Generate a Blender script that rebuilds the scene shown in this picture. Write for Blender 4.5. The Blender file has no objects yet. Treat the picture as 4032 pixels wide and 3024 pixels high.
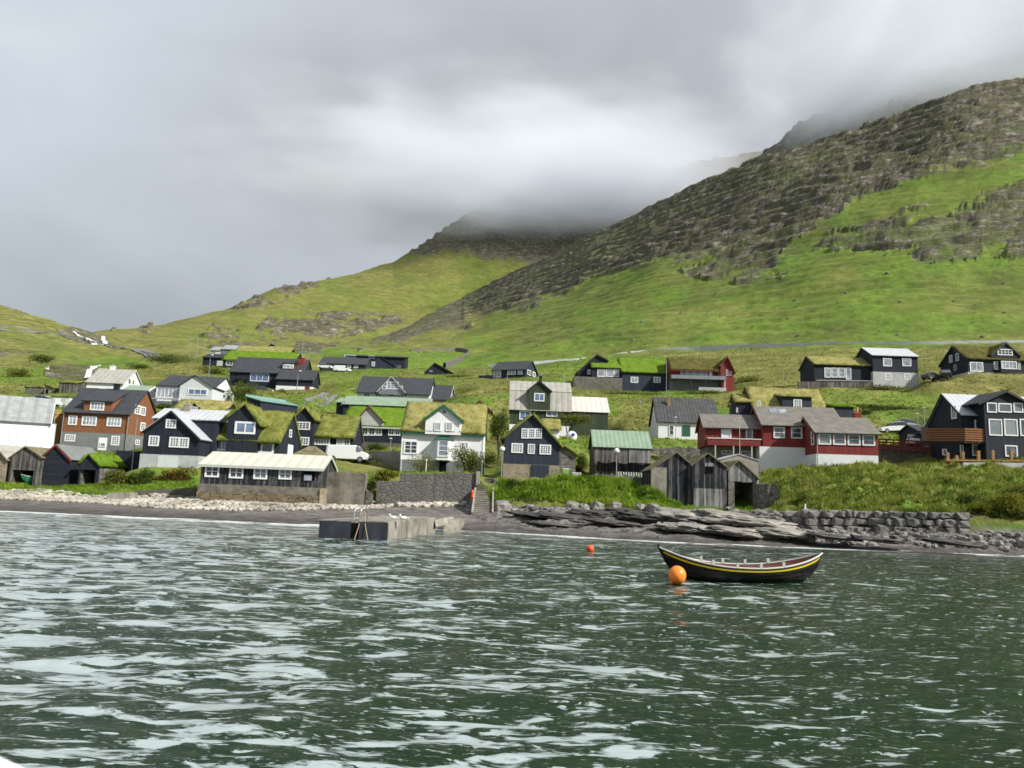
import bpy, bmesh, math, random
import numpy as np
from mathutils import Vector, Matrix, noise as mnoise
random.seed(7); rng = np.random.default_rng(7)
R = math.radians
scene = bpy.context.scene
COL = scene.collection
# ---------------------------------------------------------------- camera
CAMH = 3.2; F = 2912.0; PITCH = 8.0; ROLL = 2.2
CM = Matrix.Rotation(R(90+PITCH), 3, 'X') @ Matrix.Rotation(R(ROLL), 3, 'Z')
CMn = np.array(CM)
cam = bpy.data.cameras.new('camera'); camo = bpy.data.objects.new('camera', cam); COL.objects.link(camo)
camo.location = (0, 0, CAMH); camo.rotation_euler = CM.to_euler()
cam.sensor_width = 36; cam.lens = 36*F/4032; cam.clip_start = .05; cam.clip_end = 20000
cam.dof.use_dof = True; cam.dof.focus_distance = 10.5
cam.dof.aperture_fstop = (cam.lens/1000)/0.011
scene.camera = camo

def ray(px, py):
    return CM @ Vector(((px-2016)/F, -(py-1512)/F, -1))
def at(px, py, Y):
    d = ray(px, py); t = Y/d.y
    return Vector((d.x*t, Y, CAMH+d.z*t))
W = 1.8228
def atw(x, y, Y): return at(x*W, y*W, Y)
def projw(X, Y, Z):
    """world arrays -> 2212-wide pixel coordinates"""
    P = np.stack([X, Y, Z-CAMH], -1) @ CMn
    d = -P[..., 2]; d = np.where(np.abs(d) < 1e-6, 1e-6, d)
    return (P[..., 0]/d*F+2016)/W, (-P[..., 1]/d*F+1512)/W
CROPS = {'a': (0, 1380, .42194), 'b': (500, 1300, .47022), 'c': (1000, 1300, .47022), 'd': (1500, 1300, .47022),
         'e': (2000, 1300, .47022), 'f': (2500, 1300, .47022), 'g': (3000, 1300, .47022), 'h': (3432, 1300, .47022),
         'w': (0, 0, W), 'n': (0, 0, 1)}
def cpx(crop, p):
    if len(p) > 2: crop = p[2]
    x0, y0, s = CROPS[crop]
    return x0+p[0]*s, y0+p[1]*s

# ---------------------------------------------------------------- numpy noise
def _h(ix, iy, s):
    n = (ix*374761393 + iy*668265263 + s*974634777) & 0xffffffff
    n = ((n ^ (n >> 13))*1274126177) & 0xffffffff
    return ((n ^ (n >> 16)) & 0xffff)/65535.0
def vnoise(x, y, s=0):
    x = np.asarray(x, float); y = np.asarray(y, float)
    ix = np.floor(x).astype(np.int64); iy = np.floor(y).astype(np.int64)
    fx = x-ix; fy = y-iy; fx = fx*fx*(3-2*fx); fy = fy*fy*(3-2*fy)
    a = _h(ix, iy, s); b = _h(ix+1, iy, s); c = _h(ix, iy+1, s); d = _h(ix+1, iy+1, s)
    return (a*(1-fx)+b*fx)*(1-fy)+(c*(1-fx)+d*fx)*fy
def fbm(x, y, o=4, s=0, g=.5):
    t = 0; a = 1; n = 0
    for i in range(o):
        t = t+a*vnoise(x*2**i, y*2**i, s+i*17); n += a; a *= g
    return t/n
def sstep(a, b, x):
    t = np.clip((x-a)/(b-a), 0, 1); return t*t*(3-2*t)

# ---------------------------------------------------------------- mesh helpers
class MB:
    def __init__(s): s.v = []; s.f = []
    def add(s, vs, fs):
        n = len(s.v); s.v += [tuple(v) for v in vs]; s.f += [tuple(i+n for i in f) for f in fs]
    def quad(s, a, b, c, d): s.add([a, b, c, d], [(0, 1, 2, 3)])
    def box(s, x0, x1, y0, y1, z0, z1):
        s.add([(x0,y0,z0),(x1,y0,z0),(x1,y1,z0),(x0,y1,z0),(x0,y0,z1),(x1,y0,z1),(x1,y1,z1),(x0,y1,z1)],
              [(0,3,2,1),(4,5,6,7),(0,1,5,4),(1,2,6,5),(2,3,7,6),(3,0,4,7)])
    def beam(s, p, q, w, h=None, up=(0, 0, 1)):
        p = Vector(p); q = Vector(q); h = h or w
        d = (q-p).normalized(); up = Vector(up)
        if abs(d.dot(up)) > .98: up = Vector((0, 1, 0))
        sx = d.cross(up).normalized()*w/2; sy = sx.cross(d).normalized()*h/2
        s.add([p-sx-sy, p+sx-sy, p+sx+sy, p-sx+sy, q-sx-sy, q+sx-sy, q+sx+sy, q-sx+sy],
              [(0,1,2,3),(7,6,5,4),(0,4,5,1),(1,5,6,2),(2,6,7,3),(3,7,4,0)])
    def tube(s, pts, r, n=8, cap=True):
        pts = [Vector(p) for p in pts]; rs = r if isinstance(r, (list, tuple)) else [r]*len(pts)
        rings = []
        for i, p in enumerate(pts):
            d = (pts[min(i+1, len(pts)-1)]-pts[max(i-1, 0)]).normalized()
            a = Vector((0, 0, 1)) if abs(d.z) < .9 else Vector((1, 0, 0))
            x = d.cross(a).normalized(); y = d.cross(x)
            rings.append([p+(x*math.cos(t)+y*math.sin(t))*rs[i] for t in [2*math.pi*k/n for k in range(n)]])
        vs = [v for r_ in rings for v in r_]; fs = []
        for i in range(len(pts)-1):
            for k in range(n):
                fs.append((i*n+k, i*n+(k+1) % n, (i+1)*n+(k+1) % n, (i+1)*n+k))
        if cap: fs.append(tuple(range(n))[::-1]); fs.append(tuple((len(pts)-1)*n+k for k in range(n)))
        s.add(vs, fs)
    def prism(s, poly, ax, a0, a1):
        """poly: 2D points; ax 'x' -> poly in (y,z) along x; 'y' -> poly in (x,z) along y; 'z' -> (x,y) along z"""
        n = len(poly)
        def P(p, a): return {'x': (a, p[0], p[1]), 'y': (p[0], a, p[1]), 'z': (p[0], p[1], a)}[ax]
        s.add([P(p, a0) for p in poly]+[P(p, a1) for p in poly],
              [tuple(range(n)), tuple(range(2*n-1, n-1, -1))]+[(i, i+n, (i+1) % n+n, (i+1) % n) for i in range(n)])
    def ball(s, c, r, n=12, m=8, sq=(1, 1, 1)):
        vs = []; fs = []
        for j in range(m+1):
            for i in range(n):
                th = math.pi*j/m; ph = 2*math.pi*i/n
                vs.append((c[0]+r*sq[0]*math.sin(th)*math.cos(ph), c[1]+r*sq[1]*math.sin(th)*math.sin(ph), c[2]+r*sq[2]*math.cos(th)))
        for j in range(m):
            for i in range(n): fs.append((j*n+i, (j+1)*n+i, (j+1)*n+(i+1) % n, j*n+(i+1) % n))
        s.add(vs, fs)
    def stone(s, c, sx, sy, sz, rot=0, seed=0, flat=.6):
        rd = random.Random(seed); n, m = 7, 5; vs = []; fs = []
        for j in range(m+1):
            th = math.pi*j/m
            for i in range(n):
                ph = 2*math.pi*i/n+rot+.2*rd.random()
                k = .82+.32*rd.random()
                a, b, cc = math.sin(th)*math.cos(ph), math.sin(th)*math.sin(ph), math.cos(th)
                f = lambda q: math.copysign(abs(q)**flat, q)
                x, y = f(a)*sx*k, f(b)*sy*k
                vs.append((c[0]+x*math.cos(rot)-y*math.sin(rot), c[1]+x*math.sin(rot)+y*math.cos(rot), c[2]+f(cc)*sz*(k if 0 < j < m else 1)))
        for j in range(m):
            for i in range(n): fs.append((j*n+i, (j+1)*n+i, (j+1)*n+(i+1) % n, j*n+(i+1) % n))
        s.add(vs, fs)
    def build(s, name, mat, parent=None, smooth=False, recalc=True, loc=None):
        me = bpy.data.meshes.new(name); me.from_pydata(s.v, [], s.f)
        if recalc:
            bm = bmesh.new(); bm.from_mesh(me); bmesh.ops.recalc_face_normals(bm, faces=bm.faces); bm.to_mesh(me); bm.free()
        if smooth: me.polygons.foreach_set('use_smooth', [True]*len(me.polygons))
        if mat: me.materials.append(mat)
        o = bpy.data.objects.new(name, me); COL.objects.link(o)
        if parent: o.parent = parent
        if loc is not None: o.location = loc
        return o
def grid_mesh(name, V, nu, nv, mat, smooth=True, attrs=None):
    """V: (nv, nu, 3)"""
    me = bpy.data.meshes.new(name)
    me.vertices.add(nu*nv); me.vertices.foreach_set('co', V.reshape(-1).astype(np.float32))
    i = np.arange((nv-1)*(nu-1)); r = i//(nu-1); c = i % (nu-1); a = r*nu+c
    q = np.stack([a, a+1, a+nu+1, a+nu], -1).astype(np.int32)
    me.loops.add(q.size); me.loops.foreach_set('vertex_index', q.reshape(-1))
    me.polygons.add(len(q)); me.polygons.foreach_set('loop_start', (np.arange(len(q))*4).astype(np.int32))
    me.polygons.foreach_set('use_smooth', np.full(len(q), smooth))
    me.update(calc_edges=True)
    for k, arr in (attrs or {}).items():
        at_ = me.attributes.new(k, 'FLOAT', 'POINT'); at_.data.foreach_set('value', arr.reshape(-1).astype(np.float32))
    me.materials.append(mat)
    o = bpy.data.objects.new(name, me); COL.objects.link(o); return o
def blades_mesh(name, tris, mat, parent=None, tint=None):
    """tris: (n,3,3) array of triangles"""
    n = len(tris); me = bpy.data.meshes.new(name)
    me.vertices.add(n*3); me.vertices.foreach_set('co', tris.reshape(-1).astype(np.float32))
    me.loops.add(n*3); me.loops.foreach_set('vertex_index', np.arange(n*3, dtype=np.int32))
    me.polygons.add(n); me.polygons.foreach_set('loop_start', (np.arange(n)*3).astype(np.int32))
    me.update(calc_edges=True)
    if tint is not None:
        a = me.attributes.new('tint', 'FLOAT', 'POINT'); a.data.foreach_set('value', np.repeat(tint, 3).astype(np.float32))
    me.materials.append(mat)
    o = bpy.data.objects.new(name, me); COL.objects.link(o)
    if parent: o.parent = parent
    return o
def tag(o, label=None, cat=None, group=None, kind=None):
    if label: o['label'] = label
    if cat: o['category'] = cat
    if group: o['group'] = group
    if kind: o['kind'] = kind
    return o
def empty(name, loc, rz=0, label=None, cat=None, group=None):
    o = bpy.data.objects.new(name, None); COL.objects.link(o); o.empty_display_size = .3
    o.location = loc; o.rotation_euler = (0, 0, rz); return tag(o, label, cat, group)

# ---------------------------------------------------------------- materials
class NT:
    def __init__(s, name):
        s.m = bpy.data.materials.new(name); s.m.use_nodes = True; s.n = s.m.node_tree.nodes; s.l = s.m.node_tree.links
        s.p = s.n['Principled BSDF']; s.tc = s.n.new('ShaderNodeTexCoord')
    def link(s, a, b): s.l.new(a, b)
    def inp(s, node, key, val):
        if val is None: return
        if isinstance(val, bpy.types.NodeSocket): s.l.new(val, node.inputs[key])
        else:
            if isinstance(val, (tuple, list)) and len(val) == 3 and node.inputs[key].type == 'RGBA': val = (*val, 1)
            node.inputs[key].default_value = val
    def map(s, scale=(1, 1, 1), rot=(0, 0, 0), coord='Object', loc=(0, 0, 0)):
        m = s.n.new('ShaderNodeMapping'); s.link(s.tc.outputs[coord], m.inputs[0])
        m.inputs['Scale'].default_value = scale if isinstance(scale, tuple) else (scale,)*3
        m.inputs['Rotation'].default_value = rot; m.inputs['Location'].default_value = loc
        return m.outputs[0]
    def noise(s, vec, scale=5, detail=4, rough=.55, dist=0):
        t = s.n.new('ShaderNodeTexNoise'); s.link(vec, t.inputs['Vector'])
        t.inputs['Scale'].default_value = scale; t.inputs['Detail'].default_value = detail
        t.inputs['Roughness'].default_value = rough; t.inputs['Distortion'].default_value = dist
        return t.outputs['Fac']
    def vor(s, vec, scale=5, feat='F1', out='Distance', rand=1):
        t = s.n.new('ShaderNodeTexVoronoi'); s.link(vec, t.inputs['Vector']); t.feature = feat
        t.inputs['Scale'].default_value = scale; t.inputs['Randomness'].default_value = rand
        return t.outputs[out]
    def ramp(s, fac, stops, interp='LINEAR'):
        t = s.n.new('ShaderNodeValToRGB'); s.link(fac, t.inputs[0]); e = t.color_ramp.elements
        t.color_ramp.interpolation = interp
        while len(e) < len(stops): e.new(.5)
        for el, (p, c) in zip(e, stops):
            el.position = p; el.color = (*c, 1) if isinstance(c, tuple) else (c, c, c, 1)
        return t.outputs[0]
    def mix(s, fac, a, b, mode='MIX'):
        t = s.n.new('ShaderNodeMix'); t.data_type = 'RGBA'; t.blend_type = mode
        s.inp(t, 0, fac)
        for k, v in ((6, a), (7, b)):
            if isinstance(v, bpy.types.NodeSocket): s.link(v, t.inputs[k])
            else: t.inputs[k].default_value = (*v, 1) if isinstance(v, tuple) else (v, v, v, 1)
        return t.outputs[2]
    def math(s, op, a, b=None, clamp=False):
        t = s.n.new('ShaderNodeMath'); t.operation = op; t.use_clamp = clamp
        s.inp(t, 0, a); s.inp(t, 1, b); return t.outputs[0]
    def attr(s, name):
        t = s.n.new('ShaderNodeAttribute'); t.attribute_name = name; return t.outputs['Fac']
    def bump(s, h, strength=.5, dist=.05):
        t = s.n.new('ShaderNodeBump'); s.link(h, t.inputs['Height']); t.inputs['Strength'].default_value = strength
        t.inputs['Distance'].default_value = dist; s.link(t.outputs[0], s.p.inputs['Normal']); return t.outputs[0]
    def set(s, color=None, rough=.8, spec=.3, metal=0):
        s.inp(s.p, 'Base Color', color); s.inp(s.p, 'Roughness', rough); s.inp(s.p, 'Specular IOR Level', spec); s.inp(s.p, 'Metallic', metal)
        return s.m
def lerp3(a, b, t): return tuple(a[i]*(1-t)+b[i]*t for i in range(3))
def mulc(c, k): return tuple(min(1, x*k) for x in c)

def m_siding(name, c, pitch=.18, axis='x', wear=.12, rough=.75, bstr=.5):
    """boarded wall: vertical (x) or lapped (z) boards, weathered"""
    t = NT(name)
    mp = t.map()
    sep = t.n.new('ShaderNodeSeparateXYZ'); t.link(mp, sep.inputs[0])
    if axis == 'x': h = t.math('ADD', sep.outputs[0], sep.outputs[1])
    else: h = sep.outputs[2]
    fr = t.math('FRACT', t.math('DIVIDE', h, pitch))
    fl = t.math('FLOOR', t.math('DIVIDE', h, pitch))
    groove = t.math('LESS_THAN', fr, .12)
    rnd = t.math('FRACT', t.math('MULTIPLY', t.math('SINE', t.math('MULTIPLY', fl, 12.98)), 4378.5))
    n1 = t.noise(t.map((1.2, 1.2, .35) if axis == 'x' else (.35, .35, 1.2)), 3, 5, .65)
    n2 = t.noise(t.map((9, 9, .8) if axis == 'x' else (.8, .8, 9)), 2, 4, .6)
    col = t.mix(t.ramp(n1, [(.35, 0.), (.7, 1.)]), mulc(c, 1-wear), mulc(c, 1+wear))
    col = t.mix(t.math('MULTIPLY', rnd, wear*1.5), col, lerp3(c, (.5, .5, .48), .25))
    col = t.mix(t.math('MULTIPLY', t.ramp(n2, [(.5, 0.), (.75, 1.)]), wear*1.6), col, lerp3(c, (.55, .55, .52), .35))
    col = t.mix(t.math('MULTIPLY', groove, .45), col, mulc(c, .35))
    t.bump(t.math('SUBTRACT', t.math('MULTIPLY', n2, .15), groove), bstr, .02)
    return t.set(col, rough, .25)
def m_weathered(name, dark, light, amt=.5, bias=.5):
    """old grey tarred planks with the paint worn off in vertical streaks"""
    t = NT(name)
    sep = t.n.new('ShaderNodeSeparateXYZ'); t.link(t.map(), sep.inputs[0])
    h = t.math('ADD', sep.outputs[0], sep.outputs[1]); pitch = .16
    fr = t.math('FRACT', t.math('DIVIDE', h, pitch)); fl = t.math('FLOOR', t.math('DIVIDE', h, pitch))
    rnd = t.math('FRACT', t.math('MULTIPLY', t.math('SINE', t.math('MULTIPLY', fl, 12.98)), 4378.5))
    n1 = t.noise(t.map((5, 5, .5)), 1.6, 6, .7); n3 = t.noise(t.map(), .8, 3)
    f = t.math('ADD', t.math('ADD', t.math('MULTIPLY', n1, .75), t.math('MULTIPLY', rnd, .22)), t.math('MULTIPLY', n3, .3))
    col = t.mix(t.ramp(f, [(bias-.12+.1, 0.), (bias+.2+.1, 1.)]), dark, light)
    groove = t.math('LESS_THAN', fr, .1)
    col = t.mix(t.math('MULTIPLY', groove, .7), col, mulc(dark, .4))
    t.bump(t.math('SUBTRACT', n1, groove), .5, .02)
    return t.set(col, .9, .15)
def m_noise(name, c1, c2, scale=2, rough=.85, spec=.25, bstr=.3, bd=.03, detail=6, stretch=(1, 1, 1), metal=0):
    t = NT(name); n = t.noise(t.map(stretch), scale, detail, .62)
    n2 = t.noise(t.map(stretch, loc=(5, 3, 1)), scale*.27, 3, .5)
    f = t.math('ADD', t.math('MULTIPLY', n, .6), t.math('MULTIPLY', n2, .4))
    col = t.mix(t.ramp(f, [(.36, 0.), (.64, 1.)]), c1, c2)
    t.bump(n, bstr, bd); return t.set(col, rough, spec, metal)
def m_stone(name, c1, c2, mortar, scale=3, msize=.06, stretch=(1, 1, 1.5)):
    t = NT(name)
    wv = t.map(stretch)
    d = t.n.new('ShaderNodeTexVoronoi'); t.link(wv, d.inputs[0]); d.feature = 'DISTANCE_TO_EDGE'; d.inputs['Scale'].default_value = scale
    cell = t.vor(wv, scale, 'F1', 'Color')
    bw = t.n.new('ShaderNodeRGBToBW'); t.link(cell, bw.inputs[0])
    n = t.noise(t.map(), 6, 5, .6)
    n2 = t.noise(t.map(), .6, 4, .6)
    col = t.mix(bw.outputs[0], c1, c2)
    col = t.mix(t.math('MULTIPLY', n, .5), col, mulc(c2, 1.25))
    col = t.mix(t.ramp(n2, [(.5, 0.), (.7, .5)]), col, (.09, .1, .05))
    edge = t.math('SUBTRACT', 1, t.math('DIVIDE', d.outputs[0], msize, True), True)
    col = t.mix(edge, col, mortar)
    t.bump(t.math('ADD', t.math('MULTIPLY', edge, -1), t.math('MULTIPLY', n, .4)), .7, .05)
    return t.set(col, .9, .2)
def m_tiles(name, c1, c2, px=.3, pz=.35, rough=.7, along='x', metal=0, corr=False):
    """roof: courses along slope (uses z) and corrugations along x"""
    t = NT(name)
    sep = t.n.new('ShaderNodeSeparateXYZ'); t.link(t.map(), sep.inputs[0])
    h = sep.outputs[0 if along == 'x' else 1]
    fz = t.math('FRACT', t.math('DIVIDE', sep.outputs[2], pz))
    wv = t.math('SINE', t.math('MULTIPLY', h, 6.283/px))
    n = t.noise(t.map(), 1.1, 6, .65); n2 = t.noise(t.map((1, 1, 1)), 9, 3, .6)
    f = t.math('ADD', t.math('MULTIPLY', n, .7), t.math('MULTIPLY', n2, .3))
    col = t.mix(t.ramp(f, [(.36, 0.), (.66, 1.)]), c1, c2)
    if not corr:
        col = t.mix(t.math('MULTIPLY', t.math('LESS_THAN', fz, .16), .5), col, mulc(c1, .4))
    col = t.mix(t.math('MULTIPLY', t.math('LESS_THAN', wv, -.6), .3), col, mulc(c1, .6))
    t.bump(t.math('ADD', t.math('MULTIPLY', wv, .5), fz if not corr else t.math('MULTIPLY', n, .1)), .5, .04)
    return t.set(col, rough, .3, metal)
def m_plain(name, c, rough=.5, spec=.4, metal=0, var=.08):
    t = NT(name); n = t.noise(t.map(), 4, 4, .6)
    col = t.mix(n, mulc(c, 1-var), mulc(c, 1+var)); return t.set(col, rough, spec, metal)
def m_green(name, cols, scale=1.0, tint=True, rough=.85):
    """foliage / turf: several greens by noise and by a per-leaf tint"""
    t = NT(name); n = t.noise(t.map(), .7*scale, 5, .65); n2 = t.noise(t.map(), 6*scale, 4, .7)
    f = t.math('ADD', t.math('MULTIPLY', n, .6), t.math('MULTIPLY', n2, .4))
    if tint: f = t.math('ADD', f, t.math('MULTIPLY', t.math('SUBTRACT', t.attr('tint'), .5), .35))
    k = len(cols)
    col = t.ramp(f, [(.32+.36*i/(k-1), c) for i, c in enumerate(cols)])
    t.bump(n2, .6, .1)
    m = t.set(col, rough, .1)
    tl = t.n.new('ShaderNodeBsdfTranslucent'); t.link(col, tl.inputs[0])
    mx = t.n.new('ShaderNodeMixShader'); mx.inputs[0].default_value = .38; t.link(t.p.outputs[0], mx.inputs[1]); t.link(tl.outputs[0], mx.inputs[2])
    t.link(mx.outputs[0], t.n['Material Output'].inputs[0])
    return m
def m_glass(name, c, rough=.08, metal=0, spec=.8):
    t = NT(name); n = t.noise(t.map(), 1.3, 3, .5)
    oi = t.n.new('ShaderNodeObjectInfo'); rd = t.math('POWER', oi.outputs['Random'], 2.2)
    col = t.mix(t.ramp(n, [(.4, 0.), (.62, 1.)]), mulc(c, .55), mulc(c, 1.3)); col = t.mix(t.math('MULTIPLY', rd, .7), col, (.3, .33, .36)); return t.set(col, rough, spec, metal)
M = {}
M['black'] = m_siding('tarred black boards', (.011, .0155, .028), wear=.05)
M['blackz'] = m_siding('black lapped boards', (.011, .0155, .027), .2, 'z', .05)
M['bluegrey'] = m_siding('blue-grey boards', (.02, .028, .048), wear=.06)
M['brown'] = m_siding('reddish brown boards', (.2, .078, .03), .16, 'x', .12)
M['red'] = m_siding('falu red boards', (.19, .02, .016), .16)
M['redrail'] = m_siding('falu red rails', (.17, .025, .02), .3, 'z')
M['greenwall'] = m_siding('dark green boards', (.026, .043, .02), .15)
M['white'] = m_noise('white render', (.66, .68, .7), (.78, .79, .79), 1.2, .8, .25, .15)
M['paleboards'] = m_siding('pale grey boards', (.55, .59, .61), .18, 'x', .05)
M['lightgrey'] = m_noise('light grey render', (.33, .35, .35), (.46, .47, .46), 1.5)
M['grey'] = m_noise('grey render', (.13, .14, .145), (.2, .21, .21), 1.5)
M['concrete'] = m_noise('weathered concrete', (.16, .15, .13), (.36, .34, .29), 1.3, .9, .2, .4)
M['oldconcrete'] = m_noise('stained concrete', (.09, .085, .07), (.25, .23, .19), 1.6, .9, .2, .5)
M['wetdark'] = m_noise('wet blackened concrete', (.004, .006, .01), (.026, .032, .042), 1.1, .6, .4, .4, stretch=(2, 2, .5))
M['stonewall'] = m_stone('rubble stone', (.05, .048, .042), (.16, .15, .13), (.09, .085, .075), 2.6)
M['ochrestone'] = m_noise('yellowish stained stone', (.2, .16, .09), (.45, .38, .26), 2)
M['brownrubble'] = m_stone('brown rubble', (.07, .055, .038), (.24, .19, .12), (.03, .028, .024), 1.5, .05)
M['drystone'] = m_stone('dry stone', (.06, .06, .055), (.2, .19, .17), (.02, .02, .018), 2.2)
M['brownstone'] = m_stone('brown mortared stone', (.13, .1, .07), (.3, .25, .19), (.36, .33, .28), 2.4, .05)
M['greyplaster'] = m_stone('grey plastered rubble', (.075, .072, .068), (.15, .145, .135), (.11, .105, .1), 1.8, .12)
M['oldwood'] = m_weathered('grey weathered planks', (.035, .034, .032), (.2, .19, .175), bias=.52)
M['tarwood'] = m_weathered('worn tarred planks', (.018, .021, .027), (.19, .185, .175), bias=.62)
M['palewood'] = m_weathered('bleached planks', (.07, .072, .075), (.33, .33, .32), bias=.5)
M['deckwood'] = m_siding('orange brown deck wood', (.24, .1, .035), .2, 'z', .12)
M['postwood'] = m_noise('timber posts', (.22, .12, .05), (.36, .22, .1), 3)
M['ochre'] = m_noise('ochre boards', (.45, .25, .08), (.6, .36, .14), 2)
M['slate'] = m_tiles('dark slate roof', (.032, .036, .043), (.06, .065, .075), .3, .3)
M['slatey'] = m_tiles('dark slate roof across', (.032, .036, .043), (.06, .065, .075), .3, .3, along='y')
M['greyroof'] = m_tiles('grey tile roof', (.12, .115, .1), (.23, .215, .19), .32, .22)
M['palegrey'] = m_tiles('pale fibre roof', (.25, .25, .225), (.4, .39, .355), .9, .6, corr=True)
M['churchroof'] = m_tiles('grey sheet roof', (.2, .215, .22), (.36, .375, .37), 1.4, .6, corr=True)
M['metalroof'] = m_tiles('light metal roof', (.36, .39, .43), (.46, .49, .53), .5, 1, .45, corr=True, along='y')
M['metalroofx'] = m_tiles('light metal roof panels', (.4, .42, .45), (.5, .52, .54), .6, 1, .45, corr=True)
M['whiteroof'] = m_tiles('cream sheet roof', (.47, .455, .38), (.6, .585, .51), 1.0, 1, .6, corr=True)
M['pinkroof'] = m_tiles('pale pinkish roof', (.5, .46, .42), (.64, .6, .56), .8, 1, .6, corr=True)
M['greenroof'] = m_tiles('pale green sheet roof', (.17, .25, .17), (.26, .34, .26), .5, 1, .55, corr=True)
M['tealroof'] = m_tiles('teal sheet roof', (.12, .25, .23), (.19, .33, .31), .5, 1, .55, corr=True)
M['darkcorr'] = m_tiles('dark corrugated roof', (.035, .036, .04), (.085, .085, .085), .5, 1, .7, corr=True)
M['mossroof'] = m_noise('mossy plank roof', (.1, .085, .06), (.24, .22, .12), 1.5, .95, .1, .6, .05)
M['turf'] = m_green('turf roof', [(.08, .1, .025), (.17, .2, .045), (.3, .31, .08), (.46, .43, .17)], 1.3, False)
M['turfgreen'] = m_green('bright turf roof', [(.09, .16, .016), (.15, .26, .024), (.2, .32, .035), (.27, .36, .06)], 1.0, False)
M['turfdry'] = m_green('dry turf roof', [(.15, .15, .045), (.29, .28, .09), (.43, .4, .15), (.56, .52, .27)], 1.3, False)
M['turfbrown'] = m_green('brown turf roof', [(.07, .07, .02), (.12, .115, .03), (.17, .155, .05), (.22, .2, .07)], 1.0, False)
M['trim'] = m_plain('white paint', (.72, .74, .76), .5)
M['gtrim'] = m_plain('green trim', (.02, .1, .06), .5)
M['rtrim'] = m_plain('dark red trim', (.15, .025, .02), .6)
M['btrim'] = m_plain('brown trim', (.1, .045, .028), .7)
M['ktrim'] = m_plain('black trim', (.012, .013, .016), .6)
M['pal'] = m_plain('pale trim', (.42, .46, .42), .6)
M['gl'] = m_glass('dark window glass', (.03, .04, .05), .06)
M['glb'] = m_glass('blue reflecting glass', (.12, .2, .4), .1, .3)
M['glw'] = m_glass('curtained glass', (.28, .32, .37), .1)
M['gld'] = m_glass('grey glass', (.08, .1, .12), .08)
M['void'] = m_plain('shade and net black', (.006, .006, .007), .95, .05)  # near-black stands in for shade inside openings; netting and backfill share it
M['steel'] = m_plain('galvanised steel', (.33, .35, .37), .45, .5, .6)
M['rope'] = m_plain('tan rope', (.3, .24, .14), .9)
M['red_p'] = m_plain('red brick', (.2, .03, .02), .8)
# ================================================================ terrain
ROWS = [  # semantic rows: list of (w-column, depth, w-row)
 [(-900,48,1125),(2900,30,1330)],
 'shore',
 [(-900,71,1066),(0,69,1072),(200,70,1078),(400,69,1082),(560,68,1089),(730,70.5,1091),(860,71.5,1090),(1030,71.5,1092),(1060,66,1103),(1200,66,1100),(1400,64,1112),(1600,66,1100),(1650,60,1128),(1750,57,1150),(2000,54,1153),(2212,52,1158),(2900,50,1180)],
 [(-900,77,1047),(0,75,1052),(200,75,1055),(400,73,1050),(560,72,1050),(730,73.5,1035),(860,73.5,1026),(1030,73.5,1026),(1060,70,1052),(1120,70,1038),(1300,70,1040),(1400,69,1062),(1470,69,1088),(1600,69,1098),(1650,64,1105),(1750,58.5,1108),(2000,56,1106),(2212,54,1110),(2900,52,1120)],
 [(-900,90,985),(0,88,978),(200,84,1012),(400,80,1020),(600,80,1015),(800,85,1002),(1000,83,1014),(1080,80,1024),(1200,79,1032),(1400,82,1022),(1500,82,1030),(1600,82,1035),(1680,83,1000),(1800,83,996),(2000,86,1000),(2212,84,1006),(2900,84,1000)],
 [(-900,112,925),(0,112,905),(200,98,968),(400,100,950),(600,100,950),(800,100,958),(1000,102,962),(1200,105,950),(1400,105,955),(1600,108,940),(1800,105,945),(2000,105,936),(2212,105,940),(2900,105,940)],
 [(-900,140,870),(0,140,866),(200,140,860),(400,125,876),(600,135,852),(800,140,860),(1000,135,852),(1200,130,895),(1400,130,888),(1600,130,882),(1800,130,875),(2000,130,865),(2212,130,855),(2900,130,850)],
 [(-900,185,800),(0,180,815),(200,180,815),(400,175,812),(600,168,845),(800,175,828),(1000,175,818),(1200,170,813),(1400,162,838),(1600,158,838),(1800,152,830),(2000,148,830),(2212,142,812),(2900,140,800)],
 [(-900,250,700),(0,260,765),(200,280,772),(400,270,768),(600,250,768),(700,225,792),(800,230,790),(900,250,786),(1000,280,784),(1200,262,772),(1400,245,755),(1600,230,747),(1800,215,743),(2000,205,741),(2212,200,738),(2900,190,732)],
 [(-900,330,640),(0,350,707),(200,350,742),(330,270+40,762),(400,350,752),(600,340,754),(800,380,746),(1000,520,712),(1200,480,655),(1400,400,590),(1600,370,560),(1800,340,522),(2000,320,485),(2212,310,450),(2900,300,410)],
 [(-900,420,480),(0,450,657),(80,455,685),(150,460,712),(200,470,722),(260,470,735),(400,450,738),(600,480,738),(700,600,745),(730,700,742),(830,900,718),(900,950,682),(1000,1000,640),(1100,900,590),(1200,800,545),(1250,760,512),(1330,709,485),(1400,660,452),(1500,610,405),(1600,565,366),(1700,540,330),(1800,520,300),(1900,500,270),(2000,480,236),(2080,465,201),(2140,458,189),(2212,450,182),(2400,440,160),(2900,420,120)],
]
SHORE = [(-900,1070),(0,1103),(200,1112),(400,1121),(600,1130),(800,1139),(1000,1144),(1100,1150),(1200,1156),(1300,1162),(1400,1167),(1500,1173),(1700,1180),(1900,1188),(2212,1200),(2900,1235)]
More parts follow.
